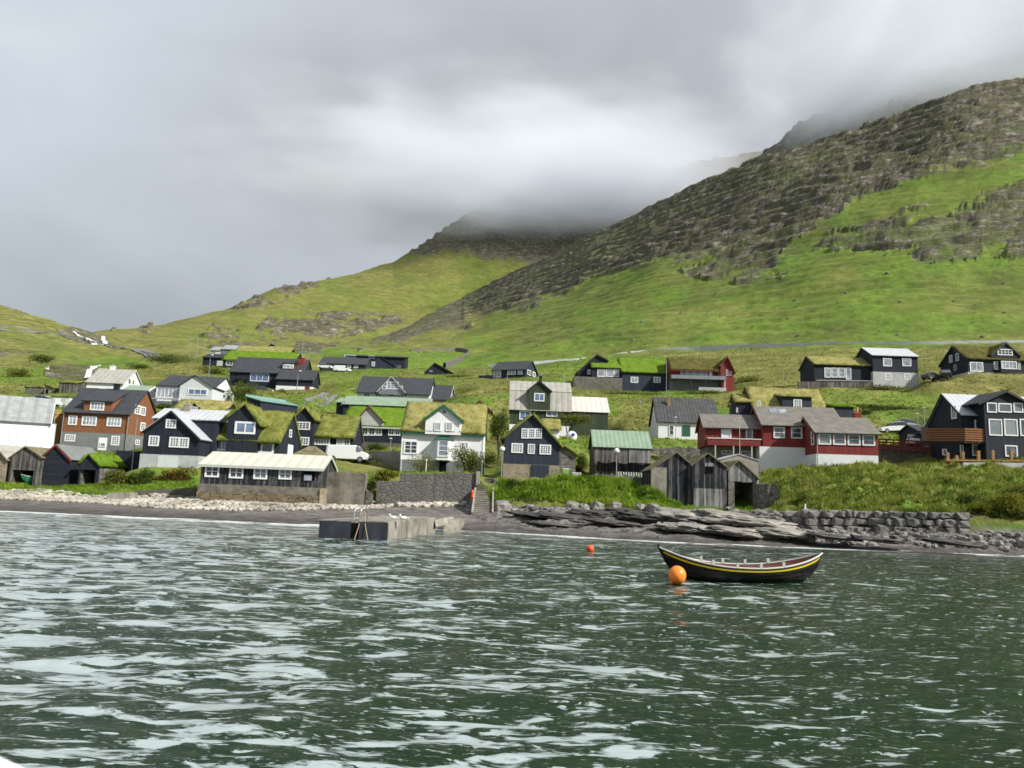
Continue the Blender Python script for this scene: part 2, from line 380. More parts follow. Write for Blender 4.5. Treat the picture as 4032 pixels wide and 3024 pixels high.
def key_tables():
    cs = np.array(sorted(set([c for r in ROWS if r != 'shore' for c, *_ in r] + [c for c, _ in SHORE])), float)
    D = []; E = []; Acol = []
    for ri, r in enumerate(ROWS):
        if r == 'shore':
            ys = np.interp(cs, *zip(*SHORE)); dd = []
            for c, y in zip(cs, ys):
                d = ray(c*W, y*W); dd.append(min(90, CAMH/max(1e-3, -d.z/d.y)))
            dd = np.array(dd); ee = -CAMH/dd
        else:
            c0, d0, y0 = zip(*r); dd = np.interp(cs, c0, d0); ys = np.interp(cs, c0, y0)
            ee = np.array([ray(c*W, y*W).z/ray(c*W, y*W).y for c, y in zip(cs, ys)])
        D.append(dd); E.append(ee)
        if r != 'shore': Acol.append([ray(c*W, y*W).x/ray(c*W, y*W).y for c, y in zip(cs, ys)])
    A = np.mean(np.array(Acol)[3:8], 0)
    D = np.array(D); Z = np.array(E)*D+CAMH
    # first row: below water
    D[0] = D[1]-12; Z[0] = -2.2; Z[1] = 0
    # densify and smooth across columns so no crease shows between key columns
    Ad = np.linspace(A[0], A[-1], 800); Dd = []; Zd = []
    for k in range(len(D)):
        sg = .004 if k < 4 else .014
        x = np.arange(-40, 41)*(Ad[1]-Ad[0]); kern = np.exp(-(x/sg)**2/2); kern /= kern.sum()
        for src, dst in ((D[k], Dd), (Z[k], Zd)):
            v = np.interp(Ad, A, src); dst.append(np.convolve(np.pad(v, 40, mode='edge'), kern, 'valid'))
    return Ad, np.array(Dd), np.array(Zd)
KA, KD, KZ = key_tables()
PADS = []  # X, Y, z, radius
def base_col(a):
    d = np.array([np.interp(a, KA, KD[k]) for k in range(len(ROWS))]); z = np.array([np.interp(a, KA, KZ[k]) for k in range(len(ROWS))])
    d = np.concatenate([[d[0]-30], d, [d[-1]*1.12, d[-1]*2.2]]); z = np.concatenate([[-6], z, [z[-1]-4 if z[-1] < 60 else z[-1]-10, z[-1]-120]])
    return d, z
_RES = None
def resid():
    global _RES
    out = []
    for X, Y, z, r in PADS:
        d, zz = base_col(X/Y); out.append(z-np.interp(Y, d, zz))
    _RES = np.array(out); return _RES
def corr(X, Y):
    if not PADS: return np.zeros_like(X)
    if _RES is None or len(_RES) != len(PADS): resid()
    sw = np.zeros_like(X); sr = np.zeros_like(X)
    for (px, py, z, r), q in zip(PADS, _RES):
        d2 = ((X-px)**2+(Y-py)**2)/(r*r); w = np.exp(-d2*1.2); w = np.where(d2 < 9, w, 0)
        sw += w; sr += w*q
    return sr/np.maximum(sw, 1)
def tz(X, Y):
    d, zz = base_col(X/Y); return float(np.interp(Y, d, zz)+corr(np.array([X]), np.array([Y]))[0])
def hit(px, py, y0=46, y1=900):
    """first crossing of the pixel's ray with the terrain"""
    d = ray(px, py); ax = d.x/d.y; az = d.z/d.y
    Y = np.geomspace(y0, y1, 900); dd, zz = base_col(ax)
    zt = np.interp(Y, dd, zz)+corr(ax*Y, Y); f = zt-(CAMH+az*Y)
    i = np.argmax(f > 0)
    if f[i] <= 0: i = np.argmin(np.abs(f))
    y = Y[i]
    if i > 0 and f[i] > 0 and f[i-1] < 0: y = Y[i-1]+(Y[i]-Y[i-1])*(-f[i-1]/(f[i]-f[i-1]))
    return Vector((ax*y, y, CAMH+az*y))
def hitw(x, y, **k): return hit(x*W, y*W, **k)
def hitc(crop, x, y, **k): return hit(*cpx(crop, (x, y)), **k)

def m_terrain():
    t = NT('hillside grass and basalt')
    rock = t.attr('rock'); dry = t.attr('dry'); sand = t.attr('sand'); lush = t.attr('lush'); shelf = t.attr('shelf')
    n1 = t.noise(t.map(1), .035, 6, .6); n2 = t.noise(t.map(1), .3, 6, .7); n3 = t.noise(t.map((1, 1, 4)), .09, 6, .65)
    f = t.math('ADD', t.math('MULTIPLY', n1, .4), t.math('ADD', t.math('MULTIPLY', n2, .3), t.math('MULTIPLY', n3, .3)))
    g = t.ramp(f, [(.36, (.048, .068, .015)), (.45, (.085, .118, .021)), (.54, (.125, .165, .028)), (.64, (.2, .205, .05))])
    gl = t.ramp(t.math('ADD', t.math('MULTIPLY', n2, .6), t.math('MULTIPLY', n1, .4)), [(.36, (.055, .09, .015)), (.5, (.1, .165, .022)), (.64, (.16, .23, .033))])
    g = t.mix(lush, g, gl)
    gd = t.ramp(t.math('ADD', t.math('MULTIPLY', n2, .5), t.math('MULTIPLY', n3, .5)), [(.36, (.075, .078, .023)), (.5, (.145, .14, .042)), (.64, (.28, .25, .09))])
    g = t.mix(dry, g, gd)
    # basalt
    r1 = t.noise(t.map((1, 1, 3.2)), .12, 8, .68); r2 = t.noise(t.map((1, 1, .35)), .22, 6, .7); r3 = t.noise(t.map((1, 1, 2.5)), .55, 6, .7)
    rf = t.math('ADD', t.math('MULTIPLY', r1, .4), t.math('ADD', t.math('MULTIPLY', r2, .3), t.math('MULTIPLY', r3, .3)))
    rc = t.ramp(rf, [(.38, (.022, .022, .025)), (.46, (.07, .063, .057)), (.53, (.17, .15, .125)), (.6, (.38, .35, .3))])
    rm = t.noise(t.map((1, 1, 2)), .16, 6, .7)
    rc = t.mix(t.ramp(rm, [(.43, 0.), (.57, .8)]), rc, (.085, .092, .035))
    col = t.mix(rock, g, rc)
    s1 = t.noise(t.map((1, 1, 1)), .9, 6, .65)
    col = t.mix(sand, col, t.ramp(s1, [(.35, (.08, .073, .069)), (.65, (.18, .165, .155))]))
    sz = t.n.new('ShaderNodeSeparateXYZ'); t.link(t.tc.outputs['Object'], sz.inputs[0])
    wet = t.math('SUBTRACT', 1, t.math('DIVIDE', t.math('SUBTRACT', sz.outputs[2], .12), .3, True), True)
    k1 = t.noise(t.map((.6, 1.6, 2.2)), 1.1, 7, .7)
    col = t.mix(shelf, col, t.ramp(k1, [(.38, (.035, .035, .036)), (.5, (.125, .118, .11)), (.62, (.27, .255, .235))]))
    col = t.mix(t.math('MULTIPLY', wet, .5), col, (.022, .021, .02))
    h = t.math('ADD', t.math('MULTIPLY', n2, 1.0), t.math('MULTIPLY', t.math('MULTIPLY', r3, rock), 2.5))
    bn = t.n.new('ShaderNodeBump'); t.link(h, bn.inputs['Height']); bn.inputs['Strength'].default_value = .6; bn.inputs['Distance'].default_value = 1.0
    t.link(bn.outputs[0], t.p.inputs['Normal'])
    return t.set(col, .9, .15)

BX, BY = zip(*[(560,800),(700,755),(760,748),(850,732),(950,708),(1050,686),(1150,658),(1200,640),(1300,592),(1400,568),(1480,560),(1560,575),(1620,595),(1690,585),(1720,540),(1780,500),(1850,440),(1950,400),(2050,372),(2150,340),(2212,332),(2900,280)])
def pip(px, py, poly):
    ins = np.zeros_like(px, bool); n = len(poly)
    for i in range(n):
        x1, y1 = poly[i]; x2, y2 = poly[(i+1) % n]
        if y1 == y2: continue
        c = ((y1 > py) != (y2 > py)) & (px < (x2-x1)*(py-y1)/(y2-y1)+x1); ins ^= c
    return ins
def make_terrain():
    a = np.concatenate([np.linspace(-1.25, -.72, 60, endpoint=False), np.linspace(-.72, .74, 1000), np.linspace(.74, 1.25, 60)[1:]])
    Ys = np.concatenate([np.linspace(30, 46, 9)[:-1], np.geomspace(46, 1150, 760), [1400, 1900, 2600]])
    nu, nv = len(a), len(Ys)
    Z = np.zeros((nv, nu))
    for i, ai in enumerate(a):
        d, z = base_col(ai); Z[:, i] = np.interp(Ys, d, z)
    Yg = np.repeat(Ys[:, None], nu, 1); Xg = Yg*a[None, :]
    m = Ys < 300
    Z[m] += corr(Xg[m], Yg[m])
    px, py = projw(Xg, Yg, Z)
    far = sstep(170, 260, Yg)
    # rock mask on the mountain
    bl = np.interp(px, BX, BY)
    nz = (fbm(px/40+py/60, py/11+px/60, 5, 3)-.5)
    rock = sstep(8, -10, (py-bl)+nz*60)*sstep(175, 240, Yg)*(px > 640)
    blob = pip(px, py+nz*22, [(1790,530),(1850,553),(1900,545),(2000,528),(2100,538),(2150,520),(2240,540),(2240,395),(2150,410),(2110,455),(2050,475),(1950,500),(1860,505)]).astype(float)
    blob = np.maximum(blob, pip(px, py+nz*15, [(2110,560),(1980,572),(1960,555),(2050,530),(2130,535)]).astype(float))
    blob = np.maximum(blob, pip(px, py+nz*15, [(1585,598),(1640,590),(1700,592),(1690,606),(1640,604),(1590,612)]).astype(float))
    blob = np.maximum(blob, pip(px, py+nz*15, [(1450,580),(1600,560),(1680,545),(1700,570),(1620,592),(1540,600)]).astype(float))
    tongues = pip(px, py+nz*30, [(1560,600),(1700,540),(1790,480),(1880,420),(2000,390),(2212,330),(2300,330),(2300,360),(2140,385),(2090,440),(2040,470),(1990,440),(1890,480),(1770,520),(1740,560),(1640,610)])
    streak = sstep(.42, .62, fbm(px/60+py/50, py/9+px/45, 4, 9))
    rock = np.maximum(rock, blob*(.6+.4*streak)*(Yg > 200))
    mixz = pip(px, py+nz*30, [(1680,560),(1800,480),(1950,430),(2100,400),(2240,380),(2240,560),(1900,555),(1780,540)])*sstep(.47, .56, fbm(px/50+py/40, py/10+px/60, 5, 19))
    rock = np.maximum(rock, mixz*.95*(Yg > 200))
    rock = np.where(tongues, rock*(.15+.85*streak*(blob > 0)), rock)
    thin = sstep(.35, .58, fbm(px/70+py/45, py/13+px/55, 5, 21))
    rock = rock*np.clip(.78+.4*thin, 0, 1)
    # small outcrops left valley
    oc = sstep(.6, .68, fbm(px/60, py/9, 4, 33))*sstep(.45, .6, fbm(px/180, py/30, 2, 5))*(py < 800)*(Yg > 220)*(px < 1000)
    rock = np.maximum(rock, oc*.9)
    cliff = pip(px, py, [(100,795),(140,783),(190,790),(215,805),(200,830),(150,825),(95,812)])*(Yg > 120)
    rock = np.maximum(rock, cliff*1.0)
    notch = pip(px, py, [(120,705),(190,712),(230,718),(235,745),(200,745),(150,732)])*(Yg > 200)
    rock = np.maximum(rock, notch*.9)
    # strata displacement
    nn = fbm(Xg/45, Yg/45, 5, 11); step = 9.0
    s = (Z+nn*16+Xg*.02)/step; fr = s-np.floor(s); ter = (np.floor(s)+sstep(.25, .6, fr))*step-(s*step)
    crag = (fbm(Xg/9, Yg/9, 5, 77, .6)-.5)*5
    Z = Z+rock*sstep(150, 260, Yg)*(ter*.75+crag)*np.where(px < 1000, .35, 1)
    # general relief
    near = sstep(60, 75, Yg)
    Z = Z+(fbm(Xg/30, Yg/30, 4, 41)-.5)*far*5*(1-rock*.5)+(fbm(Xg/3.5, Yg/3.5, 4, 43)-.5)*.5*near*(.4+.6*sstep(100, 180, Yg))
    Z = Z+(fbm(Xg/90, Yg/200, 3, 47)-.5)*9*sstep(240, 400, Yg)
    # terracettes on the grass slopes
    Z = Z+(1-rock)*far*.35*np.sin(Z*1.3+fbm(Xg/25, Yg/25, 3, 8)*9)
    mound = sstep(1075, 1110, px)*sstep(1450, 1420, px)*sstep(1032, 1044, py)*(Yg < 76)*(Yg > 62)
    bankm = sstep(1650, 1690, px)*sstep(1000, 1012, py)*(Yg < 84)*(Yg > 57.5)
    lump = np.abs(fbm(Xg/2.6, Yg/2.2, 4, 201)-.5)*2
    Z = Z+mound*(lump-.22)*2.2*sstep(66, 67.5, Yg)+bankm*(lump-.2)*1.7
    # shore
    rows = np.zeros_like(Z)
    hs = Z
    sand = sstep(1.9, 1.2, hs+(fbm(Xg/6, Yg/3, 3, 2)-.5)*.6)*(Yg < 76)
    shelfm = sstep(1055, 1080, px)*(Yg < 71)*sstep(0, 6, py-np.interp(px, [1060,1110,1400,1500,1640,1660,1750,2900],[1100,1092,1105,1100,1098,1115,1150,1170]))
    shn = fbm(px/55+py/25, py/7-px/90, 5, 61)
    lower = sstep(.45, .05, hs)
    shelf = shelfm*np.clip(sstep(.36, .5, shn+.3*(px > 1420)*(px < 1750))+.0, 0, 1)*(1-.6*lower)
    shelf = np.maximum(shelf, (Yg < 73)*pip(px, py, [(690,1093),(720,1099),(1060,1106),(1060,1088),(860,1088)])*.8)
    shelf = np.maximum(shelf, sstep(.55, .66, shn)*pip(px, py, [(600,1104),(830,1100),(1080,1104),(1080,1125),(700,1115),(600,1112)])*(Yg < 72)*.9)
    Z = Z+shelf*((fbm(Xg/1.6+Yg/4, Yg/1.1, 5, 71, .6)-.42)*1.0)*sstep(-.2, .3, Z)*(px > 1000)
    sand = np.where(px > 1055, np.maximum(sand, shelfm*(1-shelf)), sand)
    # dry / lush
    dry = np.clip(sstep(.42, .62, fbm(px/130, py/28, 4, 91))*.75, 0, 1)
    dry = np.where((px < 1000) & (py < 760), np.maximum(dry, .55), dry)
    upper = (Yg > 150) & (px > 1050)
    dry = np.where(upper & (py < 760), dry*.35, dry)
    dr2 = pip(px, py, [(1450,760),(2240,745),(2240,800),(2212,850),(2000,850),(1600,830),(1450,820)])*(Yg > 90)
    dry = np.maximum(dry, dr2*.75)
    dry = np.maximum(dry, pip(px, py, [(2040,812),(2240,800),(2240,860),(2050,862)])*1.0*(Yg > 90))
    dry = np.maximum(dry, pip(px, py, [(1310,900),(1420,900),(1420,930),(1310,930)])*.9)
    lush = np.clip(1-dry, 0, 1)*sstep(.35, .6, fbm(px/90, py/30, 3, 14))
    lush = np.where(Yg < 78, 1, lush)
    lush = np.maximum(lush, pip(px, py, [(1000,785),(1250,775),(1400,760),(1450,800),(1050,812)])*1.)
    near_bank = pip(px, py, [(1640,990),(2240,990),(2240,1110),(1640,1110)])*(Yg < 84)
    dry = np.where(near_bank, sstep(.4, .62, fbm(px/30, py/16, 4, 99))*.6, dry)
    V = np.stack([Xg, Yg, Z], -1)
    global TERR
    TERR = (V, px, py)
    o = grid_mesh('hillside', V, nu, nv, m_terrain(), True, {'rock': rock, 'dry': dry, 'sand': sand, 'lush': lush, 'shelf': shelf})
    return tag(o, 'green village slope rising to a dark rocky basalt ridge', 'hillside', kind='structure')

# ---------------------------------------------------------------- far hills
def sheet(name, rows, label, a0, a1, nu, nv, rockf, amp, matt, ymax):
    cs = np.array(sorted(set(c for r in rows for c, *_ in r)), float)
    D = np.array([np.interp(cs, [r[0] for r in row], [r[1] for r in row]) for row in rows])
    Yp = np.array([np.interp(cs, [r[0] for r in row], [r[2] for r in row]) for row in rows])
    E = np.array([[ray(c*W, y*W).z/ray(c*W, y*W).y for c, y in zip(cs, yr)] for yr in Yp])
    A = np.array([ray(c*W, y*W).x/ray(c*W, y*W).y for c, y in zip(cs, Yp[-1])])
    Zk = E*D+CAMH
    a = np.linspace(a0, a1, nu); Ys = np.geomspace(D.min(), ymax, nv)
    Z = np.zeros((nv, nu))
    for i, ai in enumerate(a):
        d = np.array([np.interp(ai, A, D[k]) for k in range(len(rows))]); z = np.array([np.interp(ai, A, Zk[k]) for k in range(len(rows))])
        d = np.append(d, [d[-1]*1.05, d[-1]*1.8]); z = np.append(z, [z[-1]-2, z[-1]-150])
        Z[:, i] = np.interp(Ys, d, z)
    Yg = np.repeat(Ys[:, None], nu, 1); Xg = Yg*a[None, :]
    px, py = projw(Xg, Yg, Z); rock = rockf(px, py, Xg, Yg, Z)
    nn = fbm(Xg/80, Yg/80, 4, 5); s = (Z+nn*20)/14; fr = s-np.floor(s); ter = (np.floor(s)+sstep(.3, .6, fr))*14-s*14
    Z = Z+rock*(ter*.6+(fbm(Xg/18, Yg/18, 5, 6, .6)-.5)*amp)+(fbm(Xg/70, Yg/70, 4, 15)-.5)*10
    dry = np.clip(.5+(fbm(px/80, py/25, 4, 8)-.5)*1.6, 0, 1)
    z0 = np.zeros_like(Z)
    o = grid_mesh(name, np.stack([Xg, Yg, Z], -1), nu, nv, matt, True, {'rock': rock, 'dry': dry, 'sand': z0, 'lush': z0, 'shelf': z0})
    return tag(o, label, 'hill', kind='structure')
def make_far():
    mt = bpy.data.materials['hillside grass and basalt']
    rows = [[(-200,460,790),(1700,600,790)],
            [(-200,480,760),(200,480,742),(400,520,748),(700,620,745),(1000,800,730),(1400,1000,700),(1700,1000,700)],
            [(-200,560,740),(200,560,726),(400,620,715),(700,800,690),(1000,950,650),(1400,1100,600),(1700,1200,560)],
            [(-200,700,730),(150,700,722),(230,700,712),(300,720,705),(350,740,700),(400,760,688),(500,850,660),(540,880,640),(600,920,622),(680,980,607),(760,1040,592),(850,1120,566),(880,1150,545),(930,1180,512),(1000,1230,470),(1060,1260,436),(1120,1280,425),(1200,1280,440),(1300,1280,400),(1500,1280,350),(1700,1300,320)]]
    def rf(px, py, X, Y, Z):
        n = fbm(px/45, py/9+px/200, 5, 44); nb = (fbm(px/30, py/20, 3, 45)-.5)*30
        r = pip(px, py+nb*.5, [(480,668),(560,632),(690,600),(720,606),(640,640),(560,668),(480,678)])*sstep(.38, .5, n)
        r = np.maximum(r, pip(px, py+nb*.4, [(430,735),(460,700),(620,690),(850,660),(870,690),(800,715),(640,735),(500,760)])*sstep(.48, .56, n))
        r = np.maximum(r, pip(px, py+nb*.4, [(240,706),(330,704),(330,725),(240,722)])*sstep(.5, .58, n)*.8)
        r = np.maximum(r, sstep(0, -14, py-np.interp(px, [800,870,960,1080,1200,1400], [560,556,548,565,590,560])+nb)*(px > 820))
        return r
    sheet('distant_hill', rows, 'smooth green shoulder hill with its crags lost in cloud', -.75, .35, 520, 420, rf, 11, mt, 2000)
    rows = [[(1380,760,560),(2900,640,500)],
            [(1380,830,520),(1500,820,470),(2212,700,330),(2900,700,300)],
            [(1380,1090,530),(1450,1080,480),(1560,1040,400),(1650,1000,333),(1700,980,292),(1770,960,245),(1850,940,200),(1950,920,160),(2050,900,140),(2212,900,125),(2900,900,40)]]
    sheet('cloudy_peak', rows, 'dark rocky peak behind the ridge fading into cloud', .174, 1.0, 360, 260, lambda px, py, X, Y, Z: np.clip(.35+.9*sstep(.38, .55, fbm(px/60+py/60, py/12+px/60, 4, 4)), 0, 1), 30, mt, 1500)

# ---------------------------------------------------------------- water
def make_water():
    t = NT('sea water')
    mp = t.map((1, 1, 0)); 
    big = t.noise(t.map((.36, .95, 0), (0, 0, R(8))), 1, 4, .6, .8)
    mid = t.noise(t.map((.95, 2.9, 0), (0, 0, R(-6))), 1, 5, .6, .6)
    fine = t.noise(t.map((4, 9, 0), (0, 0, R(5))), 1, 5, .65, .4)
    vfine = t.noise(t.map((16, 30, 0)), 1, 4, .7, .2)
    sep = t.n.new('ShaderNodeSeparateXYZ'); t.link(t.tc.outputs['Object'], sep.inputs[0])
    # sky reflections painted into the colour as pale patches, denser to the left
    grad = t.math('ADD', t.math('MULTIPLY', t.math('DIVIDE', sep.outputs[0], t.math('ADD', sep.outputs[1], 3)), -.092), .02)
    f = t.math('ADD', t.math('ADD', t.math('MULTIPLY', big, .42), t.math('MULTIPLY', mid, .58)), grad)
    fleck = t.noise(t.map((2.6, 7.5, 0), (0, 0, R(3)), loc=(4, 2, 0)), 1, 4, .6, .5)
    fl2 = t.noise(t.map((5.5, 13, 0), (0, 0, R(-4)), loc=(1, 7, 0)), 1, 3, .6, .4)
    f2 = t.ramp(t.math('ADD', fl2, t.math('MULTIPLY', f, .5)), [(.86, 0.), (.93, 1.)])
    sky_sheen = t.math('MAXIMUM', t.math('MULTIPLY', f2, .4), t.math('MAXIMUM', t.ramp(f, [(.55, 0.), (.588, 1.)]), t.math('MULTIPLY', t.ramp(t.math('ADD', fleck, t.math('MULTIPLY', f, .35)), [(.78, 0.), (.812, 1.)]), .95)))
    deep = t.mix(t.noise(t.map((.5, 1.2, 0)), .7, 4, .6), (.003, .013, .008), (.018, .036, .014))
    deep = t.mix(t.ramp(fine, [(.5, 0.), (.75, .5)]), deep, (.045, .07, .03))
    deep = t.mix(t.math('MULTIPLY', t.attr('shallow'), .7), deep, (.085, .08, .06))
    col = t.mix(sky_sheen, deep, (.32, .38, .39))
    foam = t.math('MULTIPLY', t.attr('foam'), t.ramp(t.noise(t.map((2, 6, 0)), 1.5, 5, .7), [(.4, .2), (.55, 1.)]))
    col = t.mix(foam, col, (.72, .75, .76))
    t.inp(t.p, 'Base Color', col); t.inp(t.p, 'Roughness', t.mix(foam, t.mix(sky_sheen, .05, .22), .8)); t.p.inputs['IOR'].default_value = 1.34
    t.inp(t.p, 'Specular IOR Level', t.mix(sky_sheen, .15, .5))
    h = t.math('ADD', t.math('MULTIPLY', mid, .5), t.math('ADD', t.math('MULTIPLY', fine, .28), t.math('MULTIPLY', vfine, .06)))
    b = t.n.new('ShaderNodeBump'); t.link(h, b.inputs['Height']); b.inputs['Distance'].default_value = .13
    t.inp(b, 'Strength', t.mix(sky_sheen, .8, .35)); t.link(b.outputs[0], t.p.inputs['Normal'])
    a = np.concatenate([np.linspace(-6, -1.3, 20), np.linspace(-1.25, 1.25, 900), np.linspace(1.3, 6, 20)])
    Ys = np.concatenate([np.linspace(-260, 1, 12), np.geomspace(2, 75, 820)])
    Yg = np.repeat(Ys[:, None], len(a), 1); Xg = (np.abs(Yg)+3)*a[None, :]
    Z = (fbm(Xg*.22, Yg*.5, 3, 1)-.5)*.30+(fbm(Xg*.9+.3*Yg, Yg*2.2, 3, 2)-.5)*.12+(fbm(Xg*3, Yg*6, 2, 3)-.5)*.03
    Z = Z*np.where(Yg < 2, 0, 1)*(1-.75*sstep(30, 52, Yg))
    px, py = projw(Xg, Yg, Z*0); dy = py-np.interp(px, *zip(*SHORE)); ok = (Yg > 30)
    wv = (fbm(Xg/7, Yg/2, 4, 4)-.5)*14+(fbm(Xg/1.5, Yg/1., 3, 5)-.5)*5
    fo = sstep(3.6, .8, np.abs(dy-1+wv*.25))*sstep(.46, .58, fbm(Xg/2.2, Yg/.9, 4, 6)+.1)
    fo = np.maximum(fo, sstep(5, 1, np.abs(dy-9+wv*.5))*sstep(.5, .6, fbm(Xg/9, Yg/3, 3, 12))*(px < 690)*(px > 120))
    sh = sstep(14, 0, dy+wv)*ok
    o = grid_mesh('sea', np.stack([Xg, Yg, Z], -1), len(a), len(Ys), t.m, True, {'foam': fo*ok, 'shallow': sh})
    tag(o, 'choppy dark green sea with painted silvery sky reflections', 'water', kind='structure')

# ---------------------------------------------------------------- sky and light
SUN_AZ = 118.0   # degrees clockwise from the view direction (+Y) : sun stands to the right
SUN_EL = 38.0
def make_light():
    sun = bpy.data.lights.new('sun', 'SUN'); so = bpy.data.objects.new('sun', sun); COL.objects.link(so)
    sun.energy = 4.6; sun.angle = R(2.5); sun.color = (1, .95, .86)
    az = R(SUN_AZ); el = R(SUN_EL)
    d = Vector((math.sin(az)*math.cos(el), math.cos(az)*math.cos(el), math.sin(el)))
    so.rotation_euler = d.to_track_quat('Z', 'Y').to_euler()
    w = bpy.data.worlds.new('World'); scene.world = w; w.use_nodes = True
    n = w.node_tree.nodes; l = w.node_tree.links; bg = n['Background']
    t = NT.__new__(NT); t.n = n; t.l = l; t.tc = n.new('ShaderNodeTexCoord'); t.p = bg
    sky = n.new('ShaderNodeTexSky'); sky.sky_type = 'NISHITA'; sky.sun_disc = False; sky.sun_elevation = el; sky.sun_rotation = az
    sk = t.mix(1., sky.outputs[0], (.1, .1, .1), 'MULTIPLY')
    gen = t.tc.outputs['Generated']
    c1 = t.noise(t.map((1.0, .8, 1.9), (0, R(-35), 0), 'Generated', (.3, 0, .1)), 1.3, 4, .5, .2)
    c2 = t.noise(t.map((1, 1, 1.5), (0, R(-40), 0), 'Generated', (2, 1, 0)), 3.4, 6, .55, .35)
    sep = n.new('ShaderNodeSeparateXYZ'); l.new(gen, sep.inputs[0])
    f = t.math('ADD', t.math('MULTIPLY', c1, .55), t.math('MULTIPLY', c2, .3))
    def lobe(x, y, k, amp):
        d = ray(x*W, y*W).normalized(); dp = n.new('ShaderNodeVectorMath'); dp.operation = 'DOT_PRODUCT'; l.new(gen, dp.inputs[0]); dp.inputs[1].default_value = d
        return t.math('MULTIPLY', t.math('POWER', t.math('MAXIMUM', dp.outputs['Value'], 0), k), amp)
    for x, y, k, amp in SKYLOBES: f = t.math('ADD', f, lobe(x, y, k, amp))
    f = t.math('ADD', f, t.math('MULTIPLY', sep.outputs[2], .28))
    cl = t.ramp(f, [(.35, (.24, .255, .27)), (.5, (.325, .345, .365)), (.62, (.385, .41, .445)), (.76, (.44, .475, .52)), (.9, (.54, .57, .61)), (1.0, (.68, .705, .73))])
    col = t.mix(.92, sk, cl)
    l.new(col, bg.inputs[0]); bg.inputs[1].default_value = 1.0
    scene.view_settings.view_transform = 'Standard'; scene.view_settings.look = 'None'; scene.view_settings.exposure = .58
    scene.view_settings.gamma = 1
    scene.cycles.volume_bounces = 6
    scene.cycles.volume_step_rate = 3; scene.cycles.volume_max_steps = 64; scene.cycles.max_bounces = 10; scene.cycles.diffuse_bounces = 2; scene.cycles.glossy_bounces = 2; scene.cycles.transparent_max_bounces = 16

SKYLOBES = [(230, 90, 40, .22), (-300, -200, 12, .14), (2150, -50, 40, .16), (1330, 190, 22, -.03), (330, 640, 26, -.07), (620, 420, 30, -.05)]
def make_cloud():
    m = bpy.data.materials.new('cloud'); m.use_nodes = True; n = m.node_tree.nodes; l = m.node_tree.links
    n.remove(n['Principled BSDF'])
    tc = n.new('ShaderNodeTexCoord'); ln = n.new('ShaderNodeVectorMath'); ln.operation = 'LENGTH'; l.new(tc.outputs['Object'], ln.inputs[0])
    nz = n.new('ShaderNodeTexNoise'); l.new(tc.outputs['Object'], nz.inputs['Vector']); nz.inputs['Scale'].default_value = 2.2; nz.inputs['Detail'].default_value = 3
    def mt(op, a, b, cl=False):
        q = n.new('ShaderNodeMath'); q.operation = op; q.use_clamp = cl
        for i, v in enumerate((a, b)):
            if isinstance(v, (int, float)): q.inputs[i].default_value = v
            else: l.new(v, q.inputs[i])
        return q.outputs[0]
    fall = mt('SUBTRACT', mt('ADD', 1.0, mt('MULTIPLY', mt('SUBTRACT', nz.outputs['Fac'], .5), 1.5)), ln.outputs['Value'], True)
    dens = mt('MULTIPLY', mt('POWER', fall, 1.6), CLOUD_D)
    v = n.new('ShaderNodeVolumePrincipled'); v.inputs['Color'].default_value = (.87, .9, .95, 1); l.new(dens, v.inputs['Density'])
    v.inputs['Anisotropy'].default_value = 0.0
    l.new(v.outputs[0], n['Material Output'].inputs['Volume'])
    blobs = CLOUD
    for i, (x, y, D, rx, ry, rz, lab) in enumerate(blobs):
        c = atw(x, y, D); bm = bmesh.new(); bmesh.ops.create_icosphere(bm, subdivisions=3, radius=1)
        for vv in bm.verts:
            p = vv.co.copy(); k = 1
            vv.co = p*1.25
        me = bpy.data.meshes.new('cloud'); bm.to_mesh(me); bm.free(); me.materials.append(m)
        o = bpy.data.objects.new('cloud', me); COL.objects.link(o); o.location = c; o.scale = (rx, ry, rz); o.rotation_euler = (0, 0, i*.4)
        tag(o, lab, 'cloud', kind='structure')
CLOUD_D = .027
CLOUD = [(1040, 380, 1300, 520, 300, 135, 'grey cloud bank wrapped round the top of the far green hill'),
         (1130, 440, 1130, 240, 170, 70, 'thin ragged cloud edge hanging below the hilltop bank'),
         (1370, 395, 1130, 300, 220, 85, 'pale cloud veil lying behind the middle of the ridge'),
         (1850, 205, 880, 340, 180, 95, 'cloud drifting across the dark peak behind the ridge'),
         (2180, 105, 760, 290, 150, 62, 'cloud over the upper right end of the ridge'),
         ]
